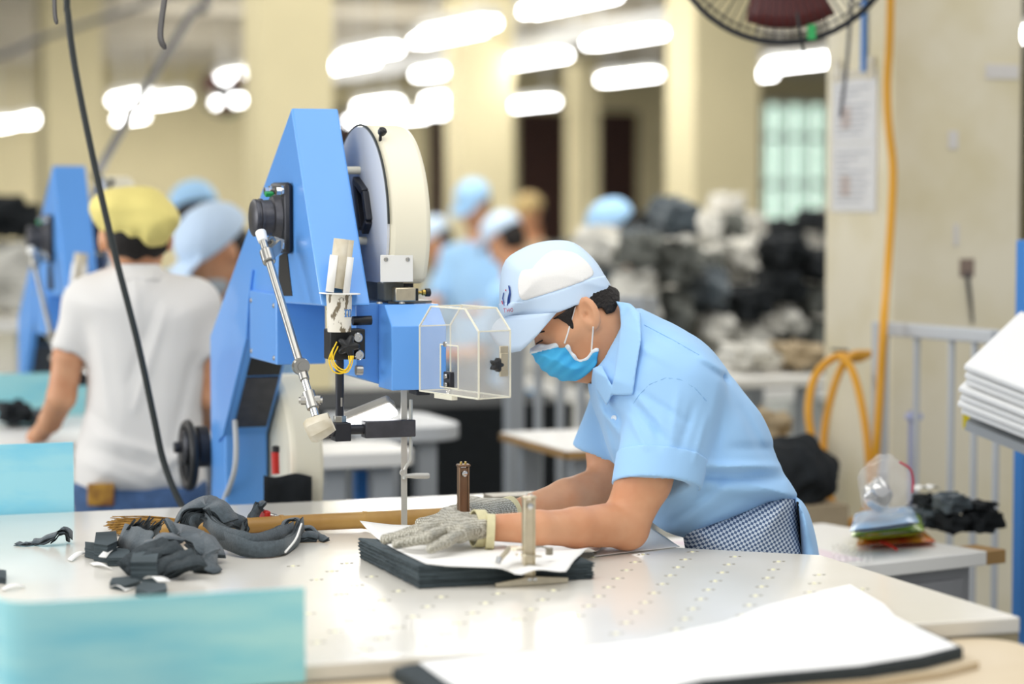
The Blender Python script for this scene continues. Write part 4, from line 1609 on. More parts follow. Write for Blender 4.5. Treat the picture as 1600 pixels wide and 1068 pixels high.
lo_, hi_ = bounds([P(900, 450, 4.2), P(1020, 640, 4.2), P(900, 640, 4.56), P(1020, 450, 4.56), P(1020, 640, 4.56), P(900, 450, 4.2)], 0.02)
blob('collar', f_collar, lo_, hi_, 0.003, MATS['shirt_blue'], man)
for nm_, ln_ in (('armhole_seam', [(990, 630), (998, 617), (1015, 600), (1040, 590), (1062, 592), (1086, 606), (1104, 626)]), ('yoke_seam', [(1006, 507), (1050, 530), (1092, 554)])):
    decal(nm_, [ln_], lambda p: f_shirt(p) - 0.0004, 0.0008, MATS['shirt_blue_deep'], man, 3.9, 4.6)
bq_ = hit(960, 653, f_shirt, 3.9, 4.7)
if bq_ is not None:
    M().lathe(bq_, -FW - 0.6 * RT, [(0, -0.002), (0.0055, -0.002), (0.0055, 0.002), (0.004, 0.0025), (0.003, 0.0015), (0, 0.0015)], n=16).build('button', MATS['button'], man)

HS = P(876, 453, D0)
ABOVE = [(700, 525), (781, 501), (955, 453), (1100, 410), (1100, 200), (700, 200)]


def f_skull(p):
    h = ell(p, HS, (0.083, 0.080, 0.074), (EF, EU, ET))
    h = smin(h, cap(p, P(914, 452, D0), P(931, 484, D0), 0.034, 0.033), 0.03)
    return np.maximum(h, np.minimum(ext(p, CAPO) + 0.004, -ext(p, ABOVE)))


CAPO = smooth_poly([(782, 491), (780, 465), (781, 440), (790, 406), (816, 388), (840, 379), (866, 376), (896, 381), (925, 405), (942, 431), (951, 452), (921, 468), (896, 478), (869, 488), (840, 494), (813, 497), (790, 498)], 3)
# skin: head, neck, arms and a slim core, one continuous surface
near_e, near_w = P(976, 818, 4.17), P(774, 824, 4.01)
far_e, far_w = P(950, 758, 4.48), P(806, 801, 4.355)


def f_body(p):
    h = f_skull(p)
    h = smin(h, ell(p, hp_(0.026, -0.055), (0.066, 0.075, 0.060), (EF, EU, ET)), 0.03)
    h = smin(h, cap(p, hp_(0.062, -0.118), hp_(0.0, -0.085, 0.035), 0.02, 0.026), 0.03)
    h = smin(h, cap(p, hp_(0.062, -0.118), hp_(0.0, -0.085, -0.035), 0.02, 0.026), 0.03)
    h = smin(h, cap(p, hp_(0.088, -0.03), hp_(0.106, -0.068), 0.008, 0.012), 0.014)
    for s in (-1, 1):
        h = smin(h, cap(p, hp_(0.080, -0.012, 0.012 * s), hp_(0.066, -0.014, 0.046 * s), 0.009, 0.008), 0.016)
        h = smin(h, ell(p, hp_(0.072, -0.03, 0.03 * s), (0.014, 0.012, 0.016), (EF, EU, ET)), 0.01)
        h = smin(h, cap(p, hp_(0.058, -0.062, 0.045 * s), hp_(0.01, -0.055, 0.06 * s), 0.014, 0.012), 0.02)
        # ear
        ec = P(916, 491, D0) + ET * (0.074 * s)
        ea = 0.38 * RT - 0.92 * UP
        ea = ea / np.linalg.norm(ea)
        eo = ET * s * 0.85 + np.cross(ea, ET * s) * 0
        eb = RT * 0.92 + UP * 0.38 + ET * s * 0.55
        eb = eb - ea * (eb @ ea)
        eb /= np.linalg.norm(eb)
        en = np.cross(ea, eb)
        e = ell(p, ec + eb * 0.004, (0.0315, 0.0195, 0.0085), (ea, eb, en))
        sgn = 1 if (en @ (ET * s)) > 0 else -1
        e = smax(e, -ell(p, ec + en * sgn * 0.0075 - ea * 0.003 + eb * 0.003, (0.020, 0.0105, 0.006), (ea, eb, en)), 0.003)
        e = smax(e, -ell(p, ec + en * sgn * 0.003 + ea * 0.002 - eb * 0.003, (0.007, 0.0055, 0.009), (ea, eb, en)), 0.003)
        h = smin(h, e, 0.006)
    h = smin(h, cap(p, P(926, 498, D0), P(985, 600, D0), 0.054, 0.062), 0.03)
    core = pillow(p, TORSO, D0, 0.07, 0.11, -0.035)
    h = smin(h, core, 0.03)
    a = chain(p, [P(1040, 640, 4.25), P(1006, 750, 4.19), near_e, P(900, 824, 4.09), P(840, 824, 4.03), near_w], [0.055, 0.047, 0.0405, 0.033, 0.0275, 0.0225], 0.012)
    a = smin(a, ell(p, P(984, 834, 4.165), (0.025, 0.021, 0.022)), 0.02)
    h = smin(h, a, 0.02)
    b = chain(p, [P(985, 630, 4.48), P(955, 700, 4.49), far_e, P(885, 778, 4.42), far_w], [0.05, 0.045, 0.04, 0.034, 0.024], 0.012)
    h = smin(h, b, 0.02)
    return h


lo_, hi_ = bounds([P(750, 380, 4.0), P(1250, 880, 4.0), P(750, 880, 4.65), P(1250, 380, 4.65), P(750, 880, 4.0), P(1250, 880, 4.65)], 0.02)
body = blob('body', f_body, lo_, hi_, 0.0032, MATS['skin'], man)

# hair below the cap
HAIR = [(860, 500), (880, 488), (905, 468), (930, 455), (950, 445), (968, 452), (968, 470), (960, 487), (948, 491), (940, 480), (930, 483), (921, 473), (908, 471), (898, 480), (893, 498), (904, 521), (896, 518), (886, 506), (872, 497)]


def f_hair(p):
    h = f_skull(p)
    h = smin(h, ell(p, hp_(0.026, -0.055), (0.066, 0.075, 0.060), (EF, EU, ET)), 0.03)
    h = smin(h, cap(p, P(926, 498, D0), P(960, 560, D0), 0.054, 0.055), 0.03)
    return smax(np.abs(h - 0.002) - 0.0045, ext(p, HAIR), 0.002) + 0.0006 * wob(p, 300, 8)


lo_, hi_ = bounds([P(840, 430, 4.28), P(975, 535, 4.28), P(840, 535, 4.5), P(975, 430, 4.5), P(975, 535, 4.5), P(840, 430, 4.28)], 0.01)
blob('hair', f_hair, lo_, hi_, 0.0022, MATS['hair'], man)
decal('eyebrow', [[(833, 525), (840, 520), (851, 517)]], f_body, 0.0017, MATS['brow'], man, 4.1, 4.6)
decal('eyelashes', [[(831, 541), (838, 537), (848, 531)], [(832, 542), (842, 538)]], f_body, 0.0014, MATS['brow'], man, 4.1, 4.6)

# cap
CAPO = smooth_poly([(782, 491), (780, 465), (781, 440), (790, 406), (816, 388), (840, 379), (866, 376), (896, 381), (925, 405), (942, 431), (951, 452), (921, 468), (896, 478), (869, 488), (840, 494), (813, 497), (790, 498)], 3)
BAND = [(778, 474), (813, 471), (869, 455), (925, 434), (946, 430), (953, 453), (921, 469), (896, 479), (869, 489), (840, 495), (813, 498), (786, 499)]
MESHP = smooth_poly([(815, 423), (809, 445), (815, 468), (840, 463), (896, 445), (926, 431), (923, 416), (908, 401), (891, 393), (862, 392), (840, 409), (831, 420)], 3)


def f_head0(p):
    h = ell(p, HS, (0.083, 0.080, 0.074), (EF, EU, ET))
    h = smin(h, cap(p, P(914, 452, D0), P(931, 484, D0), 0.034, 0.033), 0.03)
    return smin(h, ell(p, hp_(0.026, -0.055), (0.066, 0.075, 0.060), (EF, EU, ET)), 0.03)


def f_cap(p, e=0.0):
    hug = smax(f_head0(p) - 0.006 - e, ext(p, CAPO) - e, 0.004)
    return smin(pillow(p, CAPO, D0, 0.072, 0.083, e), hug, 0.012) + 0.0012 * wob(p, 45, 11)


lo_, hi_ = bounds([P(765, 360, 4.26), P(965, 515, 4.26), P(765, 515, 4.52), P(965, 360, 4.52), P(765, 360, 4.26), P(965, 515, 4.52)], 0.01)
cap_o = blob('cap', lambda p: f_cap(p), lo_, hi_, 0.003, MATS['cap_blue'], man)
blob('cap_band', lambda p: smax(f_cap(p, 0.0018), ext(p, BAND), 0.001), lo_, hi_, 0.0028, MATS['cap_blue'], cap_o)
blob('mesh_panel', lambda p: smax(f_cap(p, 0.002), ext(p, MESHP), 0.001), lo_, hi_, 0.0028, MATS['cap_mesh'], cap_o)
# bill
rows_ = []
for k in range(25):
    s = -1 + 2 * k / 24
    a = abs(s)
    root = np.array([787 + (869 - 787) * a ** 2.4, 494 - 6 * a ** 2.4])
    tip = np.array([np.interp(a, [0, .3, .55, .75, .9, 1], [766, 778, 797, 813, 834, 869]), np.interp(a, [0, .3, .55, .75, .9, 1], [522, 540, 551, 548, 530, 489])])
    dep = D0 - 0.081 * np.sign(s) * a ** 0.8
    r = []
    for j in range(7):
        t = j / 6
        q = root * (1 - t) + tip * t
        q = q + np.array([-3, -3]) * sin(pi * t) * (1 - a)
        r.append(P(q[0], q[1], dep * (1 - t) + (D0 - 0.078 * np.sign(s) * a ** 0.9) * t))
    rows_.append(r)
M().grid(rows_).build('cap_bill', MATS['cap_blue'], cap_o, solid=0.003, smooth=80)
fb = lambda p: f_cap(p, 0.0021)
decal('emblem', [[(795, 446), (796.5, 456), (794, 466), (793, 477)], [(796, 448), (797, 460), (795, 474)]], fb, 0.0013, MATS['logo_navy'], cap_o, 4.2, 4.6)
decal('emblem_stroke', [[(787, 457), (785.5, 466), (788, 477)]], fb, 0.001, MATS['logo_navy'], cap_o, 4.2, 4.6)
decal('emblem_dot', [[(790, 452), (790.3, 454.5)], [(784, 470), (785.5, 475)]], fb, 0.001, MATS['logo_red'], cap_o, 4.2, 4.6)
decal('cap_lettering', [[(786.5, 482), (790.5, 481.6)], [(788.4, 482), (789, 488)], [(792, 481.5), (792.6, 487.5)], [(795.2, 481.2), (795.7, 487.2)], [(792.3, 484.5), (795.5, 484.2)],
                        [(798, 482), (800, 481), (801.6, 484), (800, 487), (798, 485.5), (797.8, 483), (798.4, 481.6)]], fb, 0.0005, MATS['logo_red'], cap_o, 4.2, 4.6)

# face mask
MASK = smooth_poly([(829, 545), (857, 539), (882, 533), (891, 545), (900, 558), (907, 562), (918, 558), (925, 547), (934, 545), (933, 565), (921, 580), (899, 592), (872, 591), (850, 580), (836, 562)], 3)
MTRIM = [(826, 540), (857, 533), (884, 528), (893, 543), (901, 555), (907, 559), (917, 555), (923, 544), (936, 540), (936, 549), (927, 551), (919, 562), (907, 566), (897, 562), (888, 549), (881, 540), (858, 546), (829, 553)]


def f_face(p):
    h = ell(p, hp_(0.026, -0.055), (0.066, 0.075, 0.060), (EF, EU, ET))
    h = smin(h, f_skull(p), 0.03)
    for s in (-1, 1):
        h = smin(h, cap(p, hp_(0.062, -0.118), hp_(0.0, -0.085, 0.035 * s), 0.02, 0.026), 0.03)
    return smin(h, cap(p, P(926, 498, D0), P(985, 600, D0), 0.054, 0.062), 0.03)


def f_mask(p, e=0.0):
    q = p - HC
    m = smin(pillow(p, MASK, D0, 0.045, 0.066, e), smax(f_face(p) - 0.006 - e, ext(p, MASK) - e, 0.003), 0.012)
    return m - 0.0011 * np.sin((q @ EU) * 2 * pi / 0.019 + 0.8 * (q @ EF) * 60)


lo_, hi_ = bounds([P(815, 520, 4.28), P(945, 605, 4.28), P(815, 605, 4.48), P(945, 520, 4.48), P(815, 520, 4.28), P(945, 605, 4.48)], 0.01)
mask_o = blob('face_mask', f_mask, lo_, hi_, 0.0022, MATS['mask_blue'], man)
blob('mask_trim', lambda p: smax(f_mask(p, 0.0012), ext(p, MTRIM), 0.001), lo_, hi_, 0.0022, MATS['mask_white'], mask_o)
ff = lambda p: np.minimum(f_body(p), f_mask(p))
l1 = [hit(x, y, ff, 4.1, 4.6) for x, y in ((899, 478), (895, 492), (890, 510), (886, 524), (882, 536))]
l2 = [hit(x, y, ff, 4.1, 4.6) for x, y in ((927, 510), (926, 522), (925, 536), (924, 549))]
el = M()
for ll in (l1, l2):
    el.tube([q - FW * 0.0012 for q in ll if q is not None], 0.0015, n=6)
el.build('ear_loop', MATS['paper'], mask_o)

# gloves of chain mail
def glove(nm, wrist, mcp, fingers, thumb, fr, lab):
    def f(p):
        d = None
        for m_ in mcp:
            e = cap(p, wrist, m_, 0.0165, 0.0145)
            d = e if d is None else smin(d, e, 0.014)
        for i in range(len(mcp) - 1):
            d = smin(d, cap(p, mcp[i], mcp[i + 1], 0.0145), 0.012)
        for m_, (pip, tip), r in zip(mcp, fingers, fr):
            c = smin(cap(p, m_, pip, r * 1.12, r), cap(p, pip, tip, r, r * 0.82), 0.006)
            d = smin(d, c, 0.0045)
        c = smin(cap(p, thumb[0], thumb[1], 0.016, 0.011), cap(p, thumb[1], thumb[2], 0.011, 0.0085), 0.006)
        d = smin(d, c, 0.008)
        q = p - wrist
        d = d - 0.0006 * wob(p, 160, 21)
        return d
    pts_ = [wrist, *mcp, *[q for fg in fingers for q in fg], *thumb]
    lo, hi = bounds(pts_, 0.03)
    return blob('glove', f, lo, hi, 0.0018, MATS['glove_mail'], man)


n_mcp = [T(718, 832, 0.944), T(710, 823, 0.949), T(703, 814, 0.953), T(700, 807, 0.950)]
n_f = [(T(697, 846, 0.937), T(673, 857, 0.930)), (T(668, 839, 0.942), T(620, 849, 0.931)), (T(655, 832, 0.944), T(602, 842, 0.932)), (T(664, 823, 0.942), T(626, 835, 0.931))]
g1 = glove('near', T(752, 825, 0.945), n_mcp, n_f, [T(734, 814, 0.945), T(696, 809, 0.936), T(656, 816, 0.932)], [0.0096, 0.0105, 0.0108, 0.0102], '')
f_mcp = [P(726, 797, 4.25), P(730, 793, 4.275), P(736, 791, 4.30), P(742, 791, 4.325)]
f_f = [(P(700, 802, 4.225), P(668, 817, 4.205)), (P(705, 800, 4.26), P(676, 815, 4.235)), (P(708, 798, 4.285), P(684, 812, 4.26)), (P(716, 797, 4.32), P(694, 811, 4.30))]
g2 = glove('far', P(796, 799, 4.345), f_mcp, f_f, [P(765, 806, 4.29), P(738, 806, 4.26), P(715, 812, 4.24)], [0.0102, 0.0104, 0.0098, 0.009], '')


def strap(c, ax, rx, wdt, parent, squash=1.0, th=0.003, nm='wrist_strap'):
    u, v, d = frame_from(ax)
    n = 28
    vs, fs = [], []
    for (r, h) in ((rx, -wdt / 2), (rx + th, -wdt / 2), (rx + th, wdt / 2), (rx, wdt / 2)):
        for i in range(n):
            t = i * 2 * pi / n
            vs.append(c + d * h + r * (cos(t) * u + squash * sin(t) * v))
    for k in range(4):
        for i in range(n):
            fs.append((k * n + i, k * n + (i + 1) % n, ((k + 1) % 4) * n + (i + 1) % n, ((k + 1) % 4) * n + i))
    return make(nm, vs, fs, MATS['glove_strap'], parent, smooth=40, bevel=0.0008)


axn = n_mcp[1] - near_w
strap(P(748, 825, 4.01), axn, 0.0285, 0.019, g1)
strap(P(766, 830, 4.0), axn + A3(0, 0.02, 0), 0.0265, 0.014, g1, nm='strap_tab')
strap(P(796, 799, 4.35), far_w - far_e, 0.0245, 0.018, g2)

# trousers, shoes and the shirt tail
PEL = smooth_poly([(1075, 815), (1140, 790), (1200, 770), (1240, 772), (1250, 830), (1256, 900), (1240, 980), (1120, 980), (1085, 900), (1070, 850)], 3)
kn_n, kn_f = P(1150, 1080, 4.30), P(1165, 1070, 4.50)
an_n = np.array((*P(1200, 1200, 4.32)[:2], 0.09))
an_f = np.array((*P(1215, 1200, 4.50)[:2], 0.09))


def f_trs(p):
    t = pillow(p, PEL, D0, 0.09, 0.165)
    for hp2, k, a in ((P(1165, 900, 4.31), kn_n, an_n), (P(1170, 900, 4.47), kn_f, an_f)):
        t = smin(t, chain(p, [hp2, k, a], [0.095, 0.07, 0.052], 0.03), 0.03)
    return t + 0.002 * wob(p, 30, 31)


allp = [P(1060, 760, 4.1), P(1280, 760, 4.7), P(1060, 980, 4.1), P(1280, 980, 4.7), an_n, an_f, kn_n, kn_f]
lo_, hi_ = bounds(allp, 0.1)
blob('trousers', f_trs, lo_, hi_, 0.006, MATS['check_cloth'], man)
for a in (an_n, an_f):
    c = np.array((a[0], a[1], 0.0))
    blob('shoe', lambda p: smax(smin(ell(p, c + EF * A3(1, 1, 0) * 0.09 + A3(0, 0, 0.03), (0.06, 0.045, 0.045)), ell(p, c + A3(0, 0, 0.05), (0.05, 0.045, 0.06)), 0.06), -(p[:, 2] - 0.002), 0.004),
         c - 0.22, c + A3(0.22, 0.22, 0.16), 0.006, MATS['shoe'], man)
TAIL = smooth_poly([(1240, 778), (1252, 782), (1264, 802), (1274, 835), (1281, 872), (1284, 900), (1254, 900), (1251, 860), (1247, 815)], 3)
lo_, hi_ = bounds([P(1230, 765, 4.2), P(1300, 915, 4.2), P(1230, 915, 4.6), P(1300, 765, 4.6), P(1230, 765, 4.2), P(1300, 915, 4.6)], 0.02)
blob('shirt_tail', lambda p: pillow(p, TAIL, D0 + 0.02, 0.012, 0.12) + 0.001 * wob(p, 50, 4), lo_, hi_, 0.004, MATS['shirt_blue'], man)
decal('apron_edge', [[(1246, 784), (1249, 810), (1251, 840), (1253, 872)]], lambda p: np.minimum(f_trs(p), pillow(p, TAIL, D0 + 0.02, 0.012, 0.12)), 0.0022, MATS['black_fabric'], man, 4.0, 4.7)

# ------------------------------------------------------------------ the worker in the yellow cap, seen from behind
DW = 5.75
wm = thing('person', 'worker with yellow cap, white shirt and jeans seen from behind at the left', 'person', (*P(220, 800, DW)[:2], 0))
WT = smooth_poly([(190, 414), (152, 432), (122, 452), (112, 478), (128, 530), (136, 600), (128, 660), (116, 715), (120, 770), (150, 786), (210, 792), (270, 786), (318, 772),
                  (318, 700), (316, 640), (322, 570), (328, 490), (318, 462), (290, 444), (258, 430), (244, 414)], 3)
W_CR = [(260, 480, 210, 640, 6, 0.006), (245, 470, 200, 600, 5, -0.004), (150, 680, 290, 720, 8, 0.006), (140, 700, 280, 745, 8, -0.005), (130, 720, 240, 770, 8, 0.005), (300, 560, 270, 700, 8, -0.006),
        (150, 520, 170, 650, 9, 0.005), (140, 640, 200, 700, 8, -0.006), (300, 700, 240, 740, 7, 0.005), (210, 430, 216, 520, 6, 0.004)]


def f_wshirt(p):
    t = pillow(p, WT, DW, 0.10, 0.125)
    t = smin(t, cap(p, P(140, 470, DW), P(300, 470, DW), 0.055), 0.05) - creases(p, W_CR)
    for a, b in ((P(132, 482, DW), P(106, 560, DW - 0.02)), (P(308, 482, DW), P(326, 565, DW - 0.01))):
        s = cap(p, a, b, 0.052, 0.048)
        s = smax(s, half(p, a + (b - a) * 0.92, b - a), 0.008)
        s = np.maximum(s, -cap(p, a + (b - a) * 0.6, a + (b - a) * 1.4, 0.036))
        t = smin(t, s, 0.03)
    return t + 0.003 * wob(p, 22, 41) + 0.0015 * wob(p, 55, 42)


def box_of(pxs, d0, d1, pad=0.03):
    return bounds([P(x, y, d) for x, y in pxs for d in (d0, d1)], pad)


lo_, hi_ = box_of([(60, 400), (360, 400), (60, 800), (360, 800)], 5.5, 6.0)
blob('shirt', f_wshirt, lo_, hi_, 0.0065, MATS['shirt_white'], wm)
WHC = P(212, 358, DW)


def f_wbody(p):
    h = ell(p, WHC, (0.078, 0.10, 0.092), (RT, UP, FW))
    h = smin(h, cap(p, P(214, 390, DW), P(216, 450, DW + 0.01), 0.047, 0.055), 0.03)
    for s in (-1, 1):
        h = smin(h, ell(p, WHC + RT * 0.079 * s - UP * 0.025, (0.010, 0.03, 0.02), (RT, UP, FW)), 0.006)
    h = smin(h, cap(p, P(216, 480, DW), P(216, 740, DW), 0.075, 0.08), 0.03)
    h = smin(h, cap(p, P(150, 480, DW), P(290, 480, DW), 0.035), 0.03)
    a = chain(p, [P(132, 485, DW), P(107, 558, DW - 0.02), P(96, 620, DW - 0.02), P(78, 658, DW + 0.10), P(64, 676, DW + 0.18)], [0.042, 0.037, 0.034, 0.028, 0.021], 0.01)
    a = smin(a, chain(p, [P(64, 676, DW + 0.18), P(54, 680, DW + 0.24), P(46, 683, DW + 0.27)], [0.02, 0.016, 0.010], 0.01), 0.015)
    b = chain(p, [P(308, 485, DW), P(324, 560, DW - 0.01), P(328, 620, DW), P(322, 650, DW + 0.12), P(316, 668, DW + 0.22)], [0.042, 0.037, 0.033, 0.027, 0.020], 0.01)
    b = smin(b, chain(p, [P(316, 668, DW + 0.22), P(310, 676, DW + 0.29), P(306, 682, DW + 0.33)], [0.02, 0.016, 0.010], 0.01), 0.015)
    return smin(smin(h, a, 0.02), b, 0.02)


lo_, hi_ = box_of([(30, 285), (370, 285), (30, 760), (370, 760)], 5.55, 6.12)
blob('body', f_wbody, lo_, hi_, 0.006, MATS['skin'], wm)


def f_whair(p):
    h = smin(ell(p, WHC, (0.078, 0.10, 0.092), (RT, UP, FW)), cap(p, P(214, 385, DW), P(215, 402, DW), 0.05, 0.05), 0.03)
    return smax(h - 0.007, ext(p, [(160, 340), (270, 340), (262, 392), (244, 404), (228, 400), (212, 408), (196, 401), (180, 400), (168, 388)]), 0.004) + 0.001 * wob(p, 120, 43)


lo_, hi_ = box_of([(150, 330), (280, 330), (150, 415), (280, 415)], 5.62, 5.9)
blob('hair', f_whair, lo_, hi_, 0.005, MATS['hair'], wm)
WC = smooth_poly([(139, 330), (143, 312), (154, 301), (170, 293), (200, 291), (237, 293), (257, 304), (277, 326), (282, 346), (270, 368), (246, 391), (218, 392), (182, 381), (156, 360)], 3)


def f_wcap(p):
    x, y, d = proj(p)
    pl = 0.0025 * np.sin((x - 210) / 4.5) * np.exp(-((y - 372) / 14) ** 2)
    return pillow(p, WC, DW, 0.06, 0.115) + 0.004 * wob(p, 40, 44) + 0.002 * wob(p, 95, 45) + pl


lo_, hi_ = box_of([(130, 280), (290, 280), (130, 400), (290, 400)], 5.58, 5.92)
blob('cap', f_wcap, lo_, hi_, 0.0055, MATS['cap_yellow'], wm)


def f_wcollar(p):
    b = smin(cap(p, P(214, 390, DW), P(216, 450, DW), 0.047, 0.058), pillow(p, WT, DW, 0.10, 0.125) + 0.01, 0.03)
    return smax(np.abs(b - 0.01) - 0.0045, ext(p, [(186, 412), (248, 412), (260, 428), (250, 440), (216, 436), (184, 440), (176, 428)]), 0.003)


lo_, hi_ = box_of([(165, 400), (270, 400), (165, 450), (270, 450)], 5.6, 5.9)
blob('collar', f_wcollar, lo_, hi_, 0.005, MATS['shirt_white'], wm)
WP = smooth_poly([(122, 745), (218, 735), (316, 742), (322, 800), (316, 880), (218, 890), (124, 880), (116, 800)], 3)


def f_wjeans(p):
    t = pillow(p, WP, DW, 0.10, 0.118)
    for x in (170, 270):
        t = smin(t, chain(p, [P(x, 850, DW), P(x, 1010, DW), np.array((*P(x, 1100, DW)[:2], 0.09))], [0.085, 0.062, 0.05], 0.03), 0.03)
    return t + 0.002 * wob(p, 40, 46)


lo_, hi_ = box_of([(100, 720), (340, 720), (100, 1290), (340, 1290)], 5.55, 5.95)
lo_[2] = 0.03
blob('jeans', f_wjeans, lo_, hi_, 0.01, MATS['jeans'], wm)
for x in (170, 270):
    c = np.array((*P(x, 1100, DW)[:2], 0.0))
    fwd = FW * A3(1, 1, 0)
    blob('shoe', lambda p: smax(smin(ell(p, c + fwd * 0.09 + A3(0, 0, 0.03), (0.05, 0.06, 0.045)), ell(p, c + A3(0, 0, 0.05), (0.05, 0.05, 0.06)), 0.06), -(p[:, 2] - 0.002), 0.004),
         c - 0.22, c + A3(0.22, 0.22, 0.16), 0.008, MATS['shoe'], wm)
wq = hit(159, 772, f_wjeans, 5.4, 5.9)
wq = wq if wq is not None else P(159, 772, DW - 0.12)
wq = wq - FW * 0.012
M().obox(wq, (RT, UP, FW), (0.031, 0.026, 0.006)).build('wallet', MATS['wallet'], bevel=0.003, label='small brown and mustard wallet poking out of the back jeans pocket', cat='wallet')

# ------------------------------------------------------------------ workers further back
def worker(hx, hy, d, label, cap_m='cap_blue', shirt_m='shirt_blue', face=(-0.8, 0.4), tilt=25, mask='mask_blue', sw=1.0, h=0.012, arms=((-0.25, -0.35, 0.25), (0.2, -0.35, 0.3)), lean=0.0, hs=1.0, hair=True):
    """face: direction the face looks to as (image right, towards the camera)"""
    hc = P(hx, hy, d)
    t_ = A3(-FW[0], -FW[1], 0)
    t_ /= np.linalg.norm(t_)
    z_ = A3(0, 0, 1)
    fd = face[0] * RT + face[1] * t_
    fd /= np.linalg.norm(fd)
    sd = np.cross(z_, fd)
    ef = fd * cos(radians(tilt)) - z_ * sin(radians(tilt))
    eu = z_ * cos(radians(tilt)) + fd * sin(radians(tilt))
    root = thing('person', label, 'person', (hc[0], hc[1], 0))
    H = lambda f, u, s=0: hc + (f * ef + u * eu + s * sd) * hs
    neck = hc - z_ * 0.22 - fd * (0.05 + lean)
    chest = neck - z_ * 0.22 - fd * lean
    hip = neck - z_ * 0.52 - fd * (lean * 1.6)
    sh = [neck - z_ * 0.06 + sd * 0.17 * sw * s for s in (-1, 1)]
    el_ = [sh[i] + fd * 0.10 - z_ * 0.26 + sd * 0.04 * s for i, s in enumerate((-1, 1))]
    ha = [el_[i] + fd * 0.24 - z_ * 0.02 - sd * 0.05 * s for i, s in enumerate((-1, 1))]

    def fb(p):
        q = ell(p, H(0, 0.01), (0.095 * hs, 0.10 * hs, 0.075 * hs), (ef, eu, sd))
        q = smin(q, ell(p, H(0.03, -0.06), (0.065 * hs, 0.075 * hs, 0.058 * hs), (ef, eu, sd)), 0.03)
        q = smin(q, cap(p, H(0.092, -0.02), H(0.105, -0.05), 0.009, 0.013), 0.012)
        for s in (-1, 1):
            q = smin(q, ell(p, H(-0.005, -0.01, 0.076 * s), (0.018, 0.03, 0.010), (ef, eu, sd)), 0.006)
        q = smin(q, cap(p, H(-0.02, -0.06), neck, 0.05, 0.055), 0.03)
        q = smin(q, cap(p, neck, hip, 0.06, 0.08), 0.03)
        for i in (0, 1):
            q = smin(q, chain(p, [sh[i], el_[i], ha[i], ha[i] + fd * 0.1], [0.042, 0.034, 0.024, 0.014], 0.01), 0.02)
        return q

    def fs(p):
        q = smin(ell(p, chest, (0.115, 0.27, 0.17 * sw), (fd, z_, sd)), ell(p, hip, (0.115, 0.16, 0.155 * sw), (fd, z_, sd)), 0.08)
        q = smin(q, cap(p, sh[0], sh[1], 0.06), 0.06)
        for i in (0, 1):
            q = smin(q, cap(p, sh[i], sh[i] * 0.3 + el_[i] * 0.7, 0.058, 0.055), 0.03)
        q = smax(q, -cap(p, H(-0.02, -0.06), neck + z_ * 0.02, 0.05, 0.052), 0.01)
        return q + 0.004 * wob(p, 25, 51)

    def fc(p):
        q = ell(p, H(-0.005, 0.045), (0.108 * hs, 0.088 * hs, 0.092 * hs), (ef, eu, sd))
        q = smax(q, -half(p, H(0.0, 0.02), eu + 0.12 * ef), 0.006)
        v = smax(np.abs(half(p, H(0.10, 0.018), eu + 0.35 * ef)) - 0.004, ell(p, H(0.095, 0.02), (0.085 * hs, 0.06, 0.075 * hs), (ef, eu, sd)), 0.003)
        return smin(q, v, 0.006) + 0.003 * wob(p, 50, 52)

    allp = [hc + z_ * 0.2, hip - z_ * 0.2, *sh, *el_, *ha, ha[0] + fd * 0.12, ha[1] + fd * 0.12]
    lo, hi = bounds(allp, 0.16)
    blob('body', fb, lo, hi, h, MATS['skin'], root)
    blob('shirt', fs, lo, hi, h, MATS[shirt_m], root)
    lo, hi = bounds([hc], 0.24)
    blob('cap', fc, lo, hi, h * 0.7, MATS[cap_m], root)
    if hair:
        blob('hair', lambda p: smax(ell(p, H(-0.012, 0.0), (0.096, 0.105, 0.083), (ef, eu, sd)), half(p, H(-0.01, 0), ef), 0.004), lo, hi, h * 0.7, MATS['hair'], root)
    if mask:
        blob('face_mask', lambda p: smax(ell(p, H(0.042, -0.062), (0.072, 0.06, 0.066), (ef, eu, sd)), -half(p, H(0.035, 0), ef), 0.006), lo, hi, h * 0.6, MATS[mask], root)
    an = [A3(hip[0] + sd[0] * 0.09 * s, hip[1] + sd[1] * 0.09 * s, 0.09) for s in (-1, 1)]

    def ft(p):
        q = ell(p, hip - z_ * 0.06, (0.11, 0.14, 0.15), (fd, z_, sd))
        for i, s in enumerate((-1, 1)):
            q = smin(q, chain(p, [hip - z_ * 0.1 + sd * 0.08 * s, (hip + an[i]) / 2 + fd * 0.02 - z_ * 0.05, an[i]], [0.085, 0.065, 0.05], 0.03), 0.03)
        return q

    lo, hi = bounds([hip, *an], 0.2)
    blob('trousers', ft, lo, hi, h * 1.4, MATS['dark_trousers'], root)
    for a in an:
        c = A3(a[0], a[1], 0)
        blob('shoe', lambda p: smax(smin(ell(p, c + fd * 0.08 + A3(0, 0, 0.03), (0.10, 0.045, 0.05), (fd, sd, z_)), ell(p, c + A3(0, 0, 0.05), (0.05, 0.05, 0.06)), 0.06), -(p[:, 2] - 0.002), 0.004),
             c - 0.22, c + A3(0.22, 0.22, 0.16), 0.014, MATS['shoe'], root)
    return root


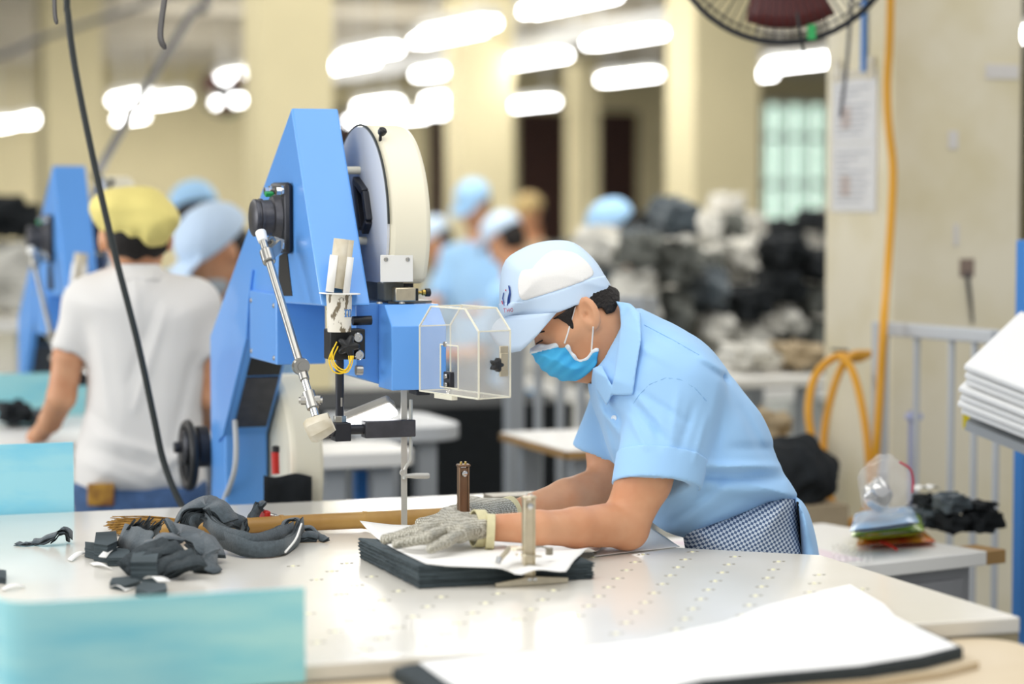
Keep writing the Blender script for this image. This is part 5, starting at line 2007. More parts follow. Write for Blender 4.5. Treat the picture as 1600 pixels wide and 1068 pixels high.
worker(340, 392, 7.3, 'worker in pale blue cap and grey mask bending behind the blue machine arm', face=(-0.85, 0.5), tilt=32, mask='mask_grey', h=0.008, hs=1.12, lean=0.05)
worker(303, 335, 9.3, 'worker in sky blue cap just behind the one in the grey mask', cap_m='cap_sky', face=(-0.5, -0.85), tilt=15, mask=None, h=0.011)
worker(740, 318, 12.9, 'distant worker in light blue cap facing the camera beside the cream wheel cover', cap_m='cap_sky', face=(-0.5, 0.85), tilt=22, mask=None, h=0.013)
worker(826, 332, 16.0, 'distant worker in tan cap standing left of the dark doors', cap_m='tan_cap', shirt_m='beige_fabric', face=(-0.6, 0.7), tilt=10, mask=None, h=0.015)
worker(958, 358, 10.3, 'distant worker in light blue cap bending beside the heap of dark fabric bundles', cap_m='cap_sky', face=(-0.8, 0.3), tilt=28, mask='mask_grey', h=0.012)
worker(680, 372, 14.6, 'distant worker in light blue partly behind the cream wheel cover', face=(-0.9, 0.2), tilt=25, mask=None, h=0.015)
worker(788, 372, 11.6, 'distant worker in light blue shirt stooping just above the bending worker’s cap', face=(-0.9, -0.4), tilt=30, mask=None, h=0.015)

# ------------------------------------------------------------------ tables and racks in the middle distance
def simple_table(name, label, x0, y0, x1, y1, z, th=0.04, top='white_paint', edge=None, round_r=0.0, leg='grey_paint', cat='table', inset=0.06):
    t = thing(name, label, cat, ((x0 + x1) / 2, (y0 + y1) / 2, 0))
    if round_r:
        pts_ = []
        for cx, cy, a0 in ((x1 - round_r, y1 - round_r, 0), (x0, y1, None), (x0, y0, None), (x1 - round_r, y0 + round_r, 270)):
            if a0 is None:
                pts_.append((cx, cy, z - th))
            else:
                pts_ += [(cx + round_r * cos(radians(a0 + a)), cy + round_r * sin(radians(a0 + a)), z - th) for a in range(0, 91, 15)]
    else:
        pts_ = [(x1, y1, z - th), (x0, y1, z - th), (x0, y0, z - th), (x1, y0, z - th)]
    M().prism(pts_, (0, 0, th)).build('table_top', MATS[top], t, bevel=0.004, smooth=30)
    if edge:
        e = M()
        e.box((x0 - 0.003, y0 - 0.003, z - th - 0.001), (x1, y0 - 0.0001, z - 0.004))
        e.box((x0 - 0.003, y0 - 0.003, z - th - 0.001), (x0 - 0.0001, y1, z - 0.004))
        e.build('edge_band', MATS[edge], t, smooth=0)
    for lx in (x0 + inset, x1 - inset - round_r * 0.4):
        for ly in (y0 + inset, y1 - inset):
            M().box((lx - 0.025, ly - 0.025, 0), (lx + 0.025, ly + 0.025, z - th)).build('leg', MATS[leg], t, smooth=0)
    return t


# table under the second machine
offy = m2.location[1] - base_[1]
n0 = T(40, 694, 0.88)
fy = m2.location[1] - 0.32 * sc_
simple_table('cutting_table', 'second white cutting table in front of the yellow capped worker', n0[0] - 0.9, n0[1], on(1, 352, 650, n0[1])[0], fy, 0.88, leg='light_grey')
g0, g1_ = on(1, -60, 600, fy - 0.03), on(1, 345, 600, fy - 0.03)
bent_sheet([(g0[0], fy - 0.03), ((g0[0] + g1_[0]) / 2, fy - 0.03), (g1_[0], fy - 0.03)], 0.8805, 1.0, 'guard_sheet', 'aqua_sheet', 'aqua guard sheet on the second cutting table behind the worker in white')
q = T(655, 704, 0.86)
simple_table('work_table', 'white table with a rounded end behind the cutting blade', on(1, 492, 704, q[1])[0], q[1], q[0], q[1] + 0.3, 0.86, th=0.038, round_r=0.06)
qb = q.copy()
q = T(748, 668, 0.885)
q[1] = qb[1] + 0.31
simple_table('work_table', 'pale table with a rounded end standing behind the fabric clamp posts', on(1, 585, 668, q[1])[0], q[1] + 0.02, q[0], q[1] + 0.5, 0.885, th=0.04, round_r=0.12, top='light_grey')
q = T(885, 703, 0.86)
simple_table('work_table', 'white table with a raw plywood edge behind the bending worker’s chest', q[0], q[1], on(1, 1030, 700, q[1])[0], q[1] + 0.5, 0.86, th=0.022, edge='wood_edge')
# black draped block added for the dark area below those tables
q = P(690, 800, 7.9)
bn = thing('cloth_bin', 'large black cloth covered bin in the dark below the middle tables', 'bin', (q[0], q[1] + 0.3, 0))
bm_ = M()
rr = []
for j in range(8):
    s = j / 7
    z = 0.80 * s + 0.002
    ring_ = []
    for k in range(41):
        t_ = k / 40
        per = t_ * 4
        i_ = min(int(per), 3)
        f_ = per - i_
        cs = [(-0.42, -0.1), (0.42, -0.1), (0.42, 0.7), (-0.42, 0.7), (-0.42, -0.1)]
        x_ = cs[i_][0] * (1 - f_) + cs[i_ + 1][0] * f_
        y_ = cs[i_][1] * (1 - f_) + cs[i_ + 1][1] * f_
        w_ = 0.02 * sin(k * 2.4) * (1 - s)
        ring_.append((q[0] + x_ * (1 + w_), q[1] + y_ * (1 + w_), z))
    rr.append(ring_)
bm_.grid(rr)
bm_.build('drape', MATS['black_fabric'], bn, smooth=60)
M().box((q[0] - 0.42, q[1] - 0.1, 0.795), (q[0] + 0.42, q[1] + 0.7, 0.81)).build('cover', MATS['black_fabric'], bn, smooth=0)
# blue post leg behind the blade
q = P(565, 760, 6.1)
M().box((q[0] - 0.018, q[1] - 0.018, 0), (q[0] + 0.018, q[1] + 0.018, 0.80)).build('blue_post', MATS['blue_dark'], label='blue square post standing under the white table behind the blade', cat='post', smooth=0)

# grey barred gate behind the worker
def bar_gate(name, label, pa, pb, z0, z1, xs, wd, post_w=0.04, rail=0.035, mt='grey_paint'):
    t = thing(name, label, 'railing', ((pa[0] + pb[0]) / 2, (pa[1] + pb[1]) / 2, 0))
    pa, pb = A3(pa[0], pa[1], 0), A3(pb[0], pb[1], 0)
    for s in (0, 1):
        c = pa * (1 - s) + pb * s
        M().box((c[0] - post_w / 2, c[1] - post_w / 2, 0), (c[0] + post_w / 2, c[1] + post_w / 2, z1)).build('post', MATS[mt], t, smooth=0, bevel=0.003)
    for z in (z0, z1 - rail / 2):
        M().bar(pa + A3(0, 0, z), pb + A3(0, 0, z), rail, rail).build('rail', MATS[mt], t, smooth=0, bevel=0.002)
    for s in xs:
        c = pa * (1 - s) + pb * s
        M().cyl(c + A3(0, 0, z0), c + A3(0, 0, z1 - rail), wd / 2, n=10).build('bar', MATS[mt], t)
    return t


ga, gb = P(803, 600, 7.2), P(1010, 600, 6.95)
bar_gate('bar_gate', 'grey metal gate of upright bars behind the bending worker’s arms', ga, gb, 0.16, 1.2, [0.19, 0.36, 0.52, 0.68, 0.84], 0.026, post_w=0.05)

# ------------------------------------------------------------------ heaps of cut fabric bundles
def bundle_mesh(nm, seed, m, sx=0.20, sy=0.15, sz=0.09):
    r_ = np.random.default_rng(seed)
    n1, n2 = 22, 14
    rows_ = []
    ph = r_.uniform(0, 6, 8)
    for j in range(n2 + 1):
        v = -pi / 2 + pi * j / n2
        row = []
        for i in range(n1 + 1):
            u = 2 * pi * i / n1
            k = 1 + 0.16 * sin(3 * u + ph[0] + 2 * v) + 0.12 * sin(5 * u + ph[1] - 3 * v) + 0.10 * sin(7 * v + ph[2] + 2 * u) + 0.07 * sin(9 * u + ph[3])
            cx = np.sign(cos(u)) * abs(cos(u)) ** 0.6 * abs(cos(v)) ** 0.5
            cy = np.sign(sin(u)) * abs(sin(u)) ** 0.6 * abs(cos(v)) ** 0.5
            row.append((sx * k * cx, sy * k * cy, sz + sz * k * np.sign(sin(v)) * abs(sin(v)) ** 0.7))
        rows_.append(row)
    v_ = M().grid(rows_)
    a = np.array(v_.v)
    a[:, 2] -= a[:, 2].min()
    v_.v = [tuple(q) for q in a]
    return v_


protos = {}


def put_bundle(m, loc, rz, size, label, group, seed):
    """crumpled bundle that fills a box of the given size, standing at loc"""
    key = (m, seed % 4)
    if key not in protos:
        mm = bundle_mesh('fabric_bundle', seed % 4 + 5, m)
        a = np.array(mm.v)
        a = (a - a.min(0)) / (a.max(0) - a.min(0)) - A3(0.5, 0.5, 0)
        mm.v = [tuple(q) for q in a]
        o = mm.build('fabric_bundle', MATS[m], loc=(0, 0, 0), smooth=45, label=label, cat='fabric bundle', group=group)
        protos[key] = o
        o.location = tuple(loc)
        o.rotation_euler = (0, 0, rz)
        o.scale = size
        return o
    return dup(protos[key], loc, rz, size, label, group)


def heap_table(name, label, pxl, pxr, d, z, depth):
    a, b = P(pxl, 500, d), P(pxr, 500, d)
    y0 = a[1]
    x1 = on(1, pxr, 500, y0)[0]
    simple_table(name, label, a[0], y0, x1, y0 + depth, z, th=0.04, top='white_paint', leg='grey_paint')
    return a[0], y0, x1, y0 + depth


rh = random.Random(11)
hx0_, hy0_, hx1_, hy1_ = heap_table('heap_table', 'long table loaded with heaped dark fabric bundles behind the bending worker', 940, 1330, 8.6, 0.78, 1.1)
hx2, hy2, hx3, hy3 = heap_table('heap_table', 'further long table loaded with fabric bundles toward the barred window', 1010, 1400, 11.2, 0.80, 1.0)
names = {'black_fabric': 'black', 'slate_fabric': 'slate grey', 'grey_fabric': 'mid grey', 'pale_fabric': 'off-white', 'beige_fabric': 'beige'}
for (bx0, by0, bx1, by1, z0, nrow, where) in ((hx0_, hy0_, hx1_, hy1_, 0.78, (7, 3, 4), 'nearer heap behind the bending worker'), (hx2, hy2, hx3, hy3, 0.80, (9, 3, 4), 'further heap below the barred window')):
    nx, ny, nz = nrow
    for ky in range(ny):
        cuts_ = np.linspace(bx0, bx1, nx + 1)
        top_ = np.full(nx, z0 + 0.001)
        for kz in range(nz):
            for kx in range(nx):
                if kz * 0.55 > kx + 1 and kx < 2 or (kz == nz - 1 and rh.random() < 0.35):
                    continue
                m = rh.choices(['black_fabric', 'slate_fabric', 'grey_fabric', 'pale_fabric', 'beige_fabric'], [2.4, 1.8, 2.4, 6.5, 0.6])[0]
                hgt = rh.uniform(0.10, 0.19)
                wx, wy = (cuts_[kx + 1] - cuts_[kx]), (by1 - by0) / ny
                put_bundle(m, ((cuts_[kx] + cuts_[kx + 1]) / 2, by0 + (ky + 0.5) * wy, top_[kx]), rh.choice((0, pi)),
                           (wx * rh.uniform(0.9, 0.985), wy * rh.uniform(0.85, 0.98), hgt),
                           'crumpled %s fabric bundle piled in the %s' % (names[m], where), '%s bundles, %s' % (names[m], where), rh.randrange(16))
                top_[kx] += hgt + 0.0005
# lower shelves of goods right of the worker, beside the pillar
q = T(1150, 640, 0.80)
simple_table('work_table', 'low white table between the bending worker’s back and the pillar', P(1135, 600, 7.4)[0], P(1135, 600, 7.4)[1], on(1, 1300, 600, P(1135, 600, 7.4)[1])[0], P(1135, 600, 7.4)[1] + 0.5, 0.93, th=0.03)
yq = P(1135, 600, 7.4)[1]
for k, (pxx, m, lab) in enumerate(((1165, 'pale_fabric', 'off-white fabric bundle on the low white table beside the pillar, nearest the worker’s back'), (1235, 'beige_fabric', 'beige fabric bundle on the low white table against the pillar'))):
    put_bundle(m, (on(1, pxx, 600, yq + 0.25)[0], yq + 0.25, 0.9305), 0.0, (0.15, 0.3, 0.10), lab, 'bundles on the low white table', k)
yq = P(1150, 700, 6.6)[1]
simple_table('work_table', 'beige topped bench at hip height behind the bending worker', P(1120, 700, 6.6)[0], yq, on(1, 1275, 700, yq)[0], yq + 0.3, 0.80, th=0.03, top='beige_fabric')
put_bundle('beige_fabric', (on(1, 1180, 680, yq + 0.15)[0], yq + 0.15, 0.8005), 0.0, (0.16, 0.24, 0.10), 'beige fabric bundle on the beige bench behind the worker’s back', 'bundles on the beige bench', 1)
# goods at the far left edge
q = P(20, 420, 9.0)
simple_table('heap_table', 'pale table with dark and white bundles at the far left', q[0] - 0.55, q[1], q[0] + 0.16, q[1] + 0.5, 1.02, th=0.04)
for (dx, z, m, sx_, lab) in ((0.0, 1.024, 'pale_fabric', 0.9, 'off-white fabric bundle on the far left table, under the black one'), (-0.33, 1.024, 'pale_fabric', 0.8, 'off-white fabric bundle at the left end of the far left table'),
                        (0.0, 1.32, 'black_fabric', 0.8, 'black fabric bundle topping the pile on the far left table'), (-0.33, 1.32, 'black_fabric', 0.7, 'black fabric bundle on the left end of that far left pile')):
    put_bundle(m, (q[0] + dx, q[1] + 0.25, z), 0.0, (sx_ * 0.34, 0.4, 0.295 if 'white' in lab else 0.17), lab, None, 2)
for (pxx, lab, m, sc_b) in ((20, 'dark fabric bundle lying on the second cutting table left of the yellow capped worker', 'black_fabric', (0.10, 0.22, 0.07)), (62, 'slate fabric bundle lying on the second cutting table by the worker’s hand', 'slate_fabric', (0.07, 0.2, 0.045))):
    yy = n0[1] + 0.5
    put_bundle(m, (on(1, pxx, 650, yy)[0], yy, 0.8805), 0.0, sc_b, lab, None, 1)

# ------------------------------------------------------------------ desk by the pillar with bags and scraps
dz = 0.75
dfl, dfr = T(1352, 882, dz), T(1572, 857, dz)
ux = (dfr - dfl) / np.linalg.norm(dfr - dfl)
uy = A3(-ux[1], ux[0], 0)
dl = dfl - ux * 0.16
dw = np.linalg.norm(dfr - dl)
DEP = 0.52
dk = thing('desk', 'grey steel desk with a pale worn top at the foot of the pillar', 'desk', (dl + ux * dw / 2) * A3(1, 1, 0))


def D_(x, y, z):
    q = dl + ux * x + uy * y
    return A3(q[0], q[1], z)


def dbox(x0, x1, y0, y1, z0, z1):
    return M().prism([D_(x0, y0, z0), D_(x1, y0, z0), D_(x1, y1, z0), D_(x0, y1, z0)], (0, 0, z1 - z0))


dbox(0, dw - 0.055, 0, DEP, dz - 0.03, dz).build('desk_top', MATS['white_paint'], dk, smooth=0, bevel=0.003)
dbox(dw - 0.0548, dw, 0, 0.09, dz - 0.03, dz - 0.001).build('raw_wood_end', MATS['wood_edge'], dk, smooth=0, bevel=0.002)
dbox(0.01, dw - 0.085, 0.02, DEP - 0.02, 0.0, dz - 0.0305).build('cabinet_body', MATS['cabinet_grey'], dk, smooth=0, bevel=0.003)
cd_ = dbox(0.19, dw - 0.11, 0.012, 0.0195, 0.1, dz - 0.055).build('cabinet_door', MATS['cabinet_grey'], dk, smooth=0, bevel=0.004)
cd2_ = dbox(0.03, 0.18, 0.012, 0.0195, 0.1, dz - 0.055).build('cabinet_door', MATS['cabinet_grey'], dk, smooth=0, bevel=0.004)
dbox(dw - 0.084, dw - 0.012, 0.10, DEP - 0.05, 0.0, dz - 0.0305).build('side_panel', MATS['black_fabric'], dk, smooth=0)  # black block standing in for the dark recess beside the cabinet
pk = [D_(0.0, 0.05, dz + 0.0006), D_(0.20, 0.05, dz + 0.0006), D_(0.25, 0.45, dz + 0.0006), D_(0.02, 0.47, dz + 0.0006)]
M().prism(pk, (0, 0, 0.0012)).build('pink_sheet', MATS['pink_paper'], smooth=0, label='pale pink paper sheet lying on the desk beside the worker’s shirt tail', cat='paper')


def pack(name, label, pxs, z0, z1, m, seed, sag=0.006, extra=None):
    """soft folded pack lying flat, outline given on the desk"""
    c = [T(*p, z0) for p in pxs]
    n = 14
    rows_ = []
    r_ = np.random.default_rng(seed)
    ph = r_.uniform(0, 6, 4)
    mm = M()
    def pt(u, v, top):
        p = (c[0] * (1 - u) + c[1] * u) * (1 - v) + (c[3] * (1 - u) + c[2] * u) * v
        e = max(0, min(1, 6 * min(u, 1 - u) + 0.05)) ** 0.5 * max(0, min(1, 6 * min(v, 1 - v) + 0.05)) ** 0.5
        z = z0 + (z1 - z0) * (0.5 + 0.5 * e if top else 0.5 - 0.5 * e) + (sag * sin(7 * u + ph[0]) * sin(5 * v + ph[1]) * e if top else 0)
        return A3(p[0], p[1], z)
    for top in (True, False):
        rows_ = [[pt(i / n, j / n, top) for i in range(n + 1)] for j in range(n + 1)]
        if not top:
            rows_ = [r[::-1] for r in rows_]
        mm.grid(rows_)
    rim = []
    t = thing(name, label, 'pack', sum(c) / 4)
    mm.build('pack_body', MATS[m], t, smooth=60)
    return t, pt


t, pt = pack('fabric_pack', 'red and orange glossy pack at the bottom of the soft packs on the desk', [(1338, 858), (1462, 852), (1440, 832), (1345, 836)], dz + 0.0025, dz + 0.018, 'red_pack', 3, 0.002)
M().tube([pt(0.30, 0.04, True), pt(0.31, 0.0, True) - uy * 0.02 + A3(0, 0, 0.002), pt(0.30, -0.02, True) - uy * 0.05 + A3(0, 0, -0.004)], [0.004, 0.005, 0.003], n=8).build('red_strap', MATS['red_plastic'], t)
t, pt = pack('fabric_pack', 'bright green folded pack between the red pack and the blue pack', [(1330, 849), (1444, 840), (1436, 815), (1336, 826)], dz + 0.0205, dz + 0.05, 'green_pack', 4, 0.003)
t, pt = pack('fabric_pack', 'light blue folded pack on top of the green pack', [(1328, 838), (1436, 824), (1424, 800), (1336, 810)], dz + 0.053, dz + 0.074, 'blue_pack', 5, 0.003)
# clear bag with silvery foil on top of the packs
bc_ = T(1378, 808, dz + 0.08)
bz = dz + 0.083
bcx = on(2, 1380, 806, bz)
bt = thing('plastic_bag', 'crumpled clear plastic bag of silver foil on top of the blue pack', 'bag', bcx)


def f_bag(p):
    q = p - bcx - A3(0, 0, 0.062)
    r = np.linalg.norm(q / A3(0.056, 0.055, 0.062), axis=1)
    d = (r - 1) * 0.055 + 0.016 * wob(p, 45, 61) + 0.004 * wob(p, 120, 62)
    return smax(d, -(p[:, 2] - bz), 0.004)


blob('bag_film', f_bag, bcx - A3(0.09, 0.09, 0.01), bcx + A3(0.09, 0.09, 0.16), 0.005, MATS['clear_film'], bt, smooth=25)
fo = M()
for k in range(9):
    c = bcx + A3(rh.uniform(-0.028, 0.01), rh.uniform(-0.025, 0.02), 0.03 + rh.uniform(0, 0.045))
    u_, v_, d_ = frame_from((rh.uniform(-1, 1), rh.uniform(-1, 1), rh.uniform(-1, 1)))
    fo.obox(c, (u_, v_, d_), (0.017, 0.012, 0.002))
blob('foil', lambda p: np.linalg.norm((p - bcx - A3(-0.012, 0, 0.045)) / A3(0.03, 0.03, 0.032), axis=1) * 0.03 - 0.03 + 0.006 * wob(p, 110, 63), bcx - A3(0.06, 0.06, 0.0), bcx + A3(0.06, 0.06, 0.1), 0.004, MATS['chrome'], bt, smooth=20)
M().tube([bcx + A3(0.02, -0.03, 0.115), bcx + A3(0.042, -0.035, 0.10), bcx + A3(0.052, -0.03, 0.075), bcx + A3(0.05, -0.03, 0.05)], 0.0025, n=6).build('red_seal', MATS['logo_red'], bt)
# crinkled film on the desk edge in front of the packs
fm = []
for j in range(8):
    fm.append([T(1300 + 62 * i / 13, 856 + 26 * j / 7, dz + 0.003) * A3(1, 1, 0) + A3(0, 0, dz + 0.006 + 0.012 * abs(sin(i * 1.7 + j * 1.3)) * (1 if 0 < j < 7 else 0.2)) for i in range(14)])
M().grid(fm).build('plastic_film', MATS['clear_film'], smooth=20, label='crinkled clear plastic film on the desk edge left of the red pack', cat='plastic film')
# black offcuts heaped on the desk
low = []
for k, (pxx, pyy, sz_, m, lab) in enumerate((
        (1440, 828, (0.062, 0.11, 0.056), 'slate_fabric', 'slate offcut bundle on the desk just right of the green pack'),
        (1482, 834, (0.066, 0.12, 0.050), 'black_fabric', 'black offcut bundle in the middle of the scraps on the desk'),
        (1530, 834, (0.078, 0.12, 0.062), 'black_fabric', 'black offcut bundle at the right end of the desk scraps'))):
    g_ = T(pxx, pyy, dz)
    put_bundle(m, (g_[0], g_[1], dz + 0.001), 0.0, sz_, lab, None, k)
    low.append((g_, sz_[2]))
for k, (q_, dxx, sz_, m, lab) in enumerate(((0, 0.012, (0.07, 0.10, 0.034), 'black_fabric', 'black offcut bundle on top of the slate one on the desk'),
                                           (1, 0.010, (0.075, 0.10, 0.050), 'slate_fabric', 'slate offcut bundle topping the middle of the desk scraps'),
                                           (2, 0.0, (0.07, 0.10, 0.022), 'black_fabric', 'thin black offcut bundle on top of the right end desk scraps'))):
    g_, h_ = low[q_]
    put_bundle(m, (g_[0] + dxx * (q_ == 0), g_[1], dz + 0.0015 + h_ * 0.86), 0.0, sz_, lab, None, k + 1)
c = T(1455, 806, dz + 0.1)
g_ = low[0][0]
M().grid([[A3(g_[0] - 0.025 + 0.055 * i / 8, g_[1] - 0.03 + 0.03 * j / 3, dz + 0.094 + 0.008 * abs(sin(i * 0.8))) for i in range(9)] for j in range(4)]).build(
    'paper_shred', MATS['paper'], solid=0.0008, label='white paper shred on top of the desk scraps', cat='paper')
# black bag of scraps behind the worker's hip
c = P(1240, 770, 5.95)
gz = 0.74
stt = M().box((c[0] - 0.12, c[1] - 0.10, 0.0), (c[0] + 0.10, c[1] + 0.12, gz))
stt.build('carton', MATS['beige_fabric'], label='low beige carton behind the worker’s hip carrying a black bag', cat='box', smooth=0)


def f_sack(p):
    q = p - A3(c[0], c[1], gz + 0.07)
    return smax((np.linalg.norm(q / A3(0.085, 0.085, 0.085), axis=1) - 1) * 0.08 + 0.034 * wob(p, 45, 71) + 0.014 * wob(p, 110, 72), -(p[:, 2] - gz - 0.001), 0.004)


blob('scrap_bag', f_sack, c * A3(1, 1, 0) + A3(-0.14, -0.14, gz - 0.02), c * A3(1, 1, 0) + A3(0.14, 0.14, gz + 0.2), 0.006, MATS['black_fabric'], label='lumpy black bag of scraps behind the worker’s hip', cat='bag', smooth=30)

# ------------------------------------------------------------------ grey railing, hose, paper, fan on the pillar
def railing_front():
    pa, pb = P(1376, 600, 6.15), P(1556, 600, 5.78)
    t = thing('railing', 'grey metal railing of upright bars in front of the cream pillar', 'railing', ((pa[0] + pb[0]) / 2, (pa[1] + pb[1]) / 2, 0))
    ztop = P(1390, 514, 6.1)[2]
    za = A3(pa[0], pa[1], ztop)
    zb2 = A3(pb[0], pb[1], ztop)
    M().bar(za, zb2, 0.034, 0.034).build('top_rail', MATS['light_grey'], t, smooth=0, bevel=0.006)
    M().box((pa[0] - 0.02, pa[1] - 0.02, 0), (pa[0] + 0.014, pa[1] + 0.014, ztop + 0.017)).build('post', MATS['light_grey'], t, smooth=0, bevel=0.003)
    for x in (1434, 1489, 1524, 1557):
        s = (x - 1376) / 180
        c = za * (1 - s) + zb2 * s
        M().cyl((c[0], c[1], 0.02), (c[0], c[1], ztop - 0.017), 0.0085, n=12).build('bar', MATS['light_grey'], t)
    M().bar(A3(pa[0], pa[1], 0.12), A3(pb[0], pb[1], 0.12), 0.025, 0.025).build('low_rail', MATS['light_grey'], t, smooth=0)
    # ribbon tied to a bar
    s = (1425 - 1376) / 180
    c = za * (1 - s) + zb2 * s
    mat('lilac', 'b9bfe0', 0.6)
    rb = M()
    rb.box((c[0] - 0.012, c[1] - 0.014, 0.5), (c[0] + 0.008, c[1] - 0.0115, ztop - 0.20))
    rbo = rb.build('ribbon', MATS['lilac'], smooth=0, label='lilac ribbon tied to the grey railing beside the hose', cat='ribbon')
    M().obox((c[0] + 0.004, c[1] - 0.010, ztop - 0.215), ((1, 0, 0), (0, 1, 0), (0, 0, 1)), (0.02, 0.012, 0.008)).build('knot', MATS['lilac'], rbo, bevel=0.003)


railing_front()

pxw, pyw = PIL[0], PIL[1]           # pillar corner
hz = lambda x, y, o=0.03: on(1, x, y, pyw - o)
hs_ = lambda x, y, o=0.02: on(0, x, y, pxw - o)
hose = [P(1392, -40, 6.28), P(1390, 60, 6.28), P(1386, 130, 6.28), P(1388, 190, 6.27), P(1395, 260, 6.27), P(1393, 330, 6.25), P(1387, 420, 6.2), P(1381, 500, 6.03), P(1376, 600, 6.02), P(1370, 690, 6.02), P(1365, 745, 6.03),
        P(1352, 800, 6.05), P(1318, 815, 6.07), P(1290, 780, 6.1), P(1272, 700, 6.13), P(1263, 640, 6.15), P(1275, 585, 6.2), P(1308, 556, 6.24), P(1340, 560, 6.26), P(1358, 552, 6.3)]
ht = M().tube(hose, 0.0105, n=12)
ho = ht.build('hose', MATS['yellow_rubber'], label='yellow rubber hose hanging down the pillar corner in a big loop', cat='hose')
loop2 = [P(1358, 552, 6.29) + A3(0, 0, -0.001), P(1330, 556, 6.23), P(1308, 590, 6.2), P(1290, 660, 6.17), P(1288, 720, 6.15), P(1302, 790, 6.1), P(1330, 822, 6.06), P(1358, 790, 6.04), P(1356, 700, 6.06), P(1345, 625, 6.1), P(1330, 575, 6.16), P(1312, 556, 6.22)]
M().tube(loop2, 0.0100, n=12).build('second_loop', MATS['yellow_rubber'], ho)
nl = on(0, 1325, 548, pxw)
M().cyl(nl, nl + A3(-0.05, 0, 0.004), 0.004, n=8).build('nail', MATS['black_metal'], label='dark nail in the pillar that carries the yellow hose loop', cat='nail')

# papers in a clear sleeve on the pillar's left face
a_, b_2 = on(0, 1301, 125, pxw - 0.004), on(0, 1368, 330, pxw - 0.004)
sl_ = thing('document_sleeve', 'white printed sheets in a clear sleeve taped to the pillar', 'paper', (pxw - 0.004, (a_[1] + b_2[1]) / 2, b_2[2]))
y0_, y1_ = b_2[1], a_[1]
z1_, z0_ = P(1335, 112, np.dot(a_ - CAM, FW))[2], b_2[2]
hh = (z1_ - z0_)
mat('print_grey', 'b9b9c2', 0.8)
mat('print_pink', 'ecd2c4', 0.8)
for (f0, f1, nm) in ((0.0, 0.48, 'lower_sheet'), (0.485, 0.93, 'upper_sheet')):
    sh_ = M().box((pxw - 0.0035, y0_, z0_ + hh * f0), (pxw - 0.0025, y1_, z0_ + hh * f1)).build(nm, MATS['white_sheet'], sl_, smooth=0)
    ln = M()
    rr_ = random.Random(5)
    for k in range(9):
        zz = z0_ + hh * (f0 + (f1 - f0) * (0.12 + 0.09 * k))
        w_ = rr_.uniform(0.3, 0.8) * (y1_ - y0_)
        ln.box((pxw - 0.0040, y1_ - 0.02 - w_, zz), (pxw - 0.0034, y1_ - 0.02, zz + 0.006))
    ln.build('print_lines', MATS['print_grey'], sh_, smooth=0)
    pb_ = M().box((pxw - 0.0040, y1_ - 0.11, z0_ + hh * (f0 + 0.1)), (pxw - 0.0036, y1_ - 0.05, z0_ + hh * (f0 + 0.25)))
    pb_.build('print_block', MATS['print_pink'], sh_, smooth=0)
M().box((pxw - 0.006, y0_ - 0.006, z0_ - 0.006), (pxw - 0.0052, y1_ + 0.006, z1_)).build('clear_cover', MATS['clear_film'], sl_, smooth=0)
for yy in (y0_ + 0.03, y1_ - 0.03):
    M().box((pxw - 0.0068, yy - 0.02, z1_ - 0.03), (pxw - 0.0062, yy + 0.02, z1_ + 0.03)).build('tape', MATS['old_paper'], sl_, smooth=0)
cyb = on(0, 1347, 112, pxw - 0.012)
M().box((pxw - 0.010, cyb[1] - 0.012, cyb[2]), (pxw - 0.007, cyb[1] + 0.012, 3.29)).build('blue_strap', MATS['blue_dark'], label='blue flat strap running down the pillar to the document sleeve', cat='strap', smooth=0)
M().tube([P(1331, -30, 6.2), P(1327, 50, 6.2), P(1322, 110, 6.2), P(1313, 182, 6.22)], 0.005, n=8).build('cord', MATS['gunmetal'], label='thin dark cord dangling over the document sleeve from the fan', cat='cord')
# patches and marks on the pillar's front face
mat('plaster_patch', 'ded9d2', 0.85)
mat('rust_mark', '8c7a6e', 0.85)
for (x0, y0, x1, y1, m, lab) in ((1482, 204, 1497, 233, 'plaster_patch', 'small pale patch high on the pillar front'), (1500, 404, 1522, 432, 'rust_mark', 'grey socket shaped mark at the top of the dark streak on the pillar'),
                                 (1540, 100, 1592, 124, 'plaster_patch', 'pale tape strip near the pillar’s right edge, below its top'), (1490, 350, 1498, 384, 'plaster_patch', 'pale smear above the grey mark on the pillar')):
    a, b = on(1, x0, y0, pyw - 0.002), on(1, x1, y1, pyw - 0.002)
    M().box((a[0], pyw - 0.003, b[2]), (b[0], pyw - 0.0002, a[2])).build('wall_patch', MATS[m], label=lab, cat='patch', bevel=0.001)
M().tube([on(1, 1511, 425, pyw - 0.004), on(1, 1516, 465, pyw - 0.006), on(1, 1520, 505, pyw - 0.006)], [0.006, 0.005, 0.003], n=8).build('pipe_stub', MATS['gunmetal'], label='dark wire running down the pillar behind the railing', cat='wire')

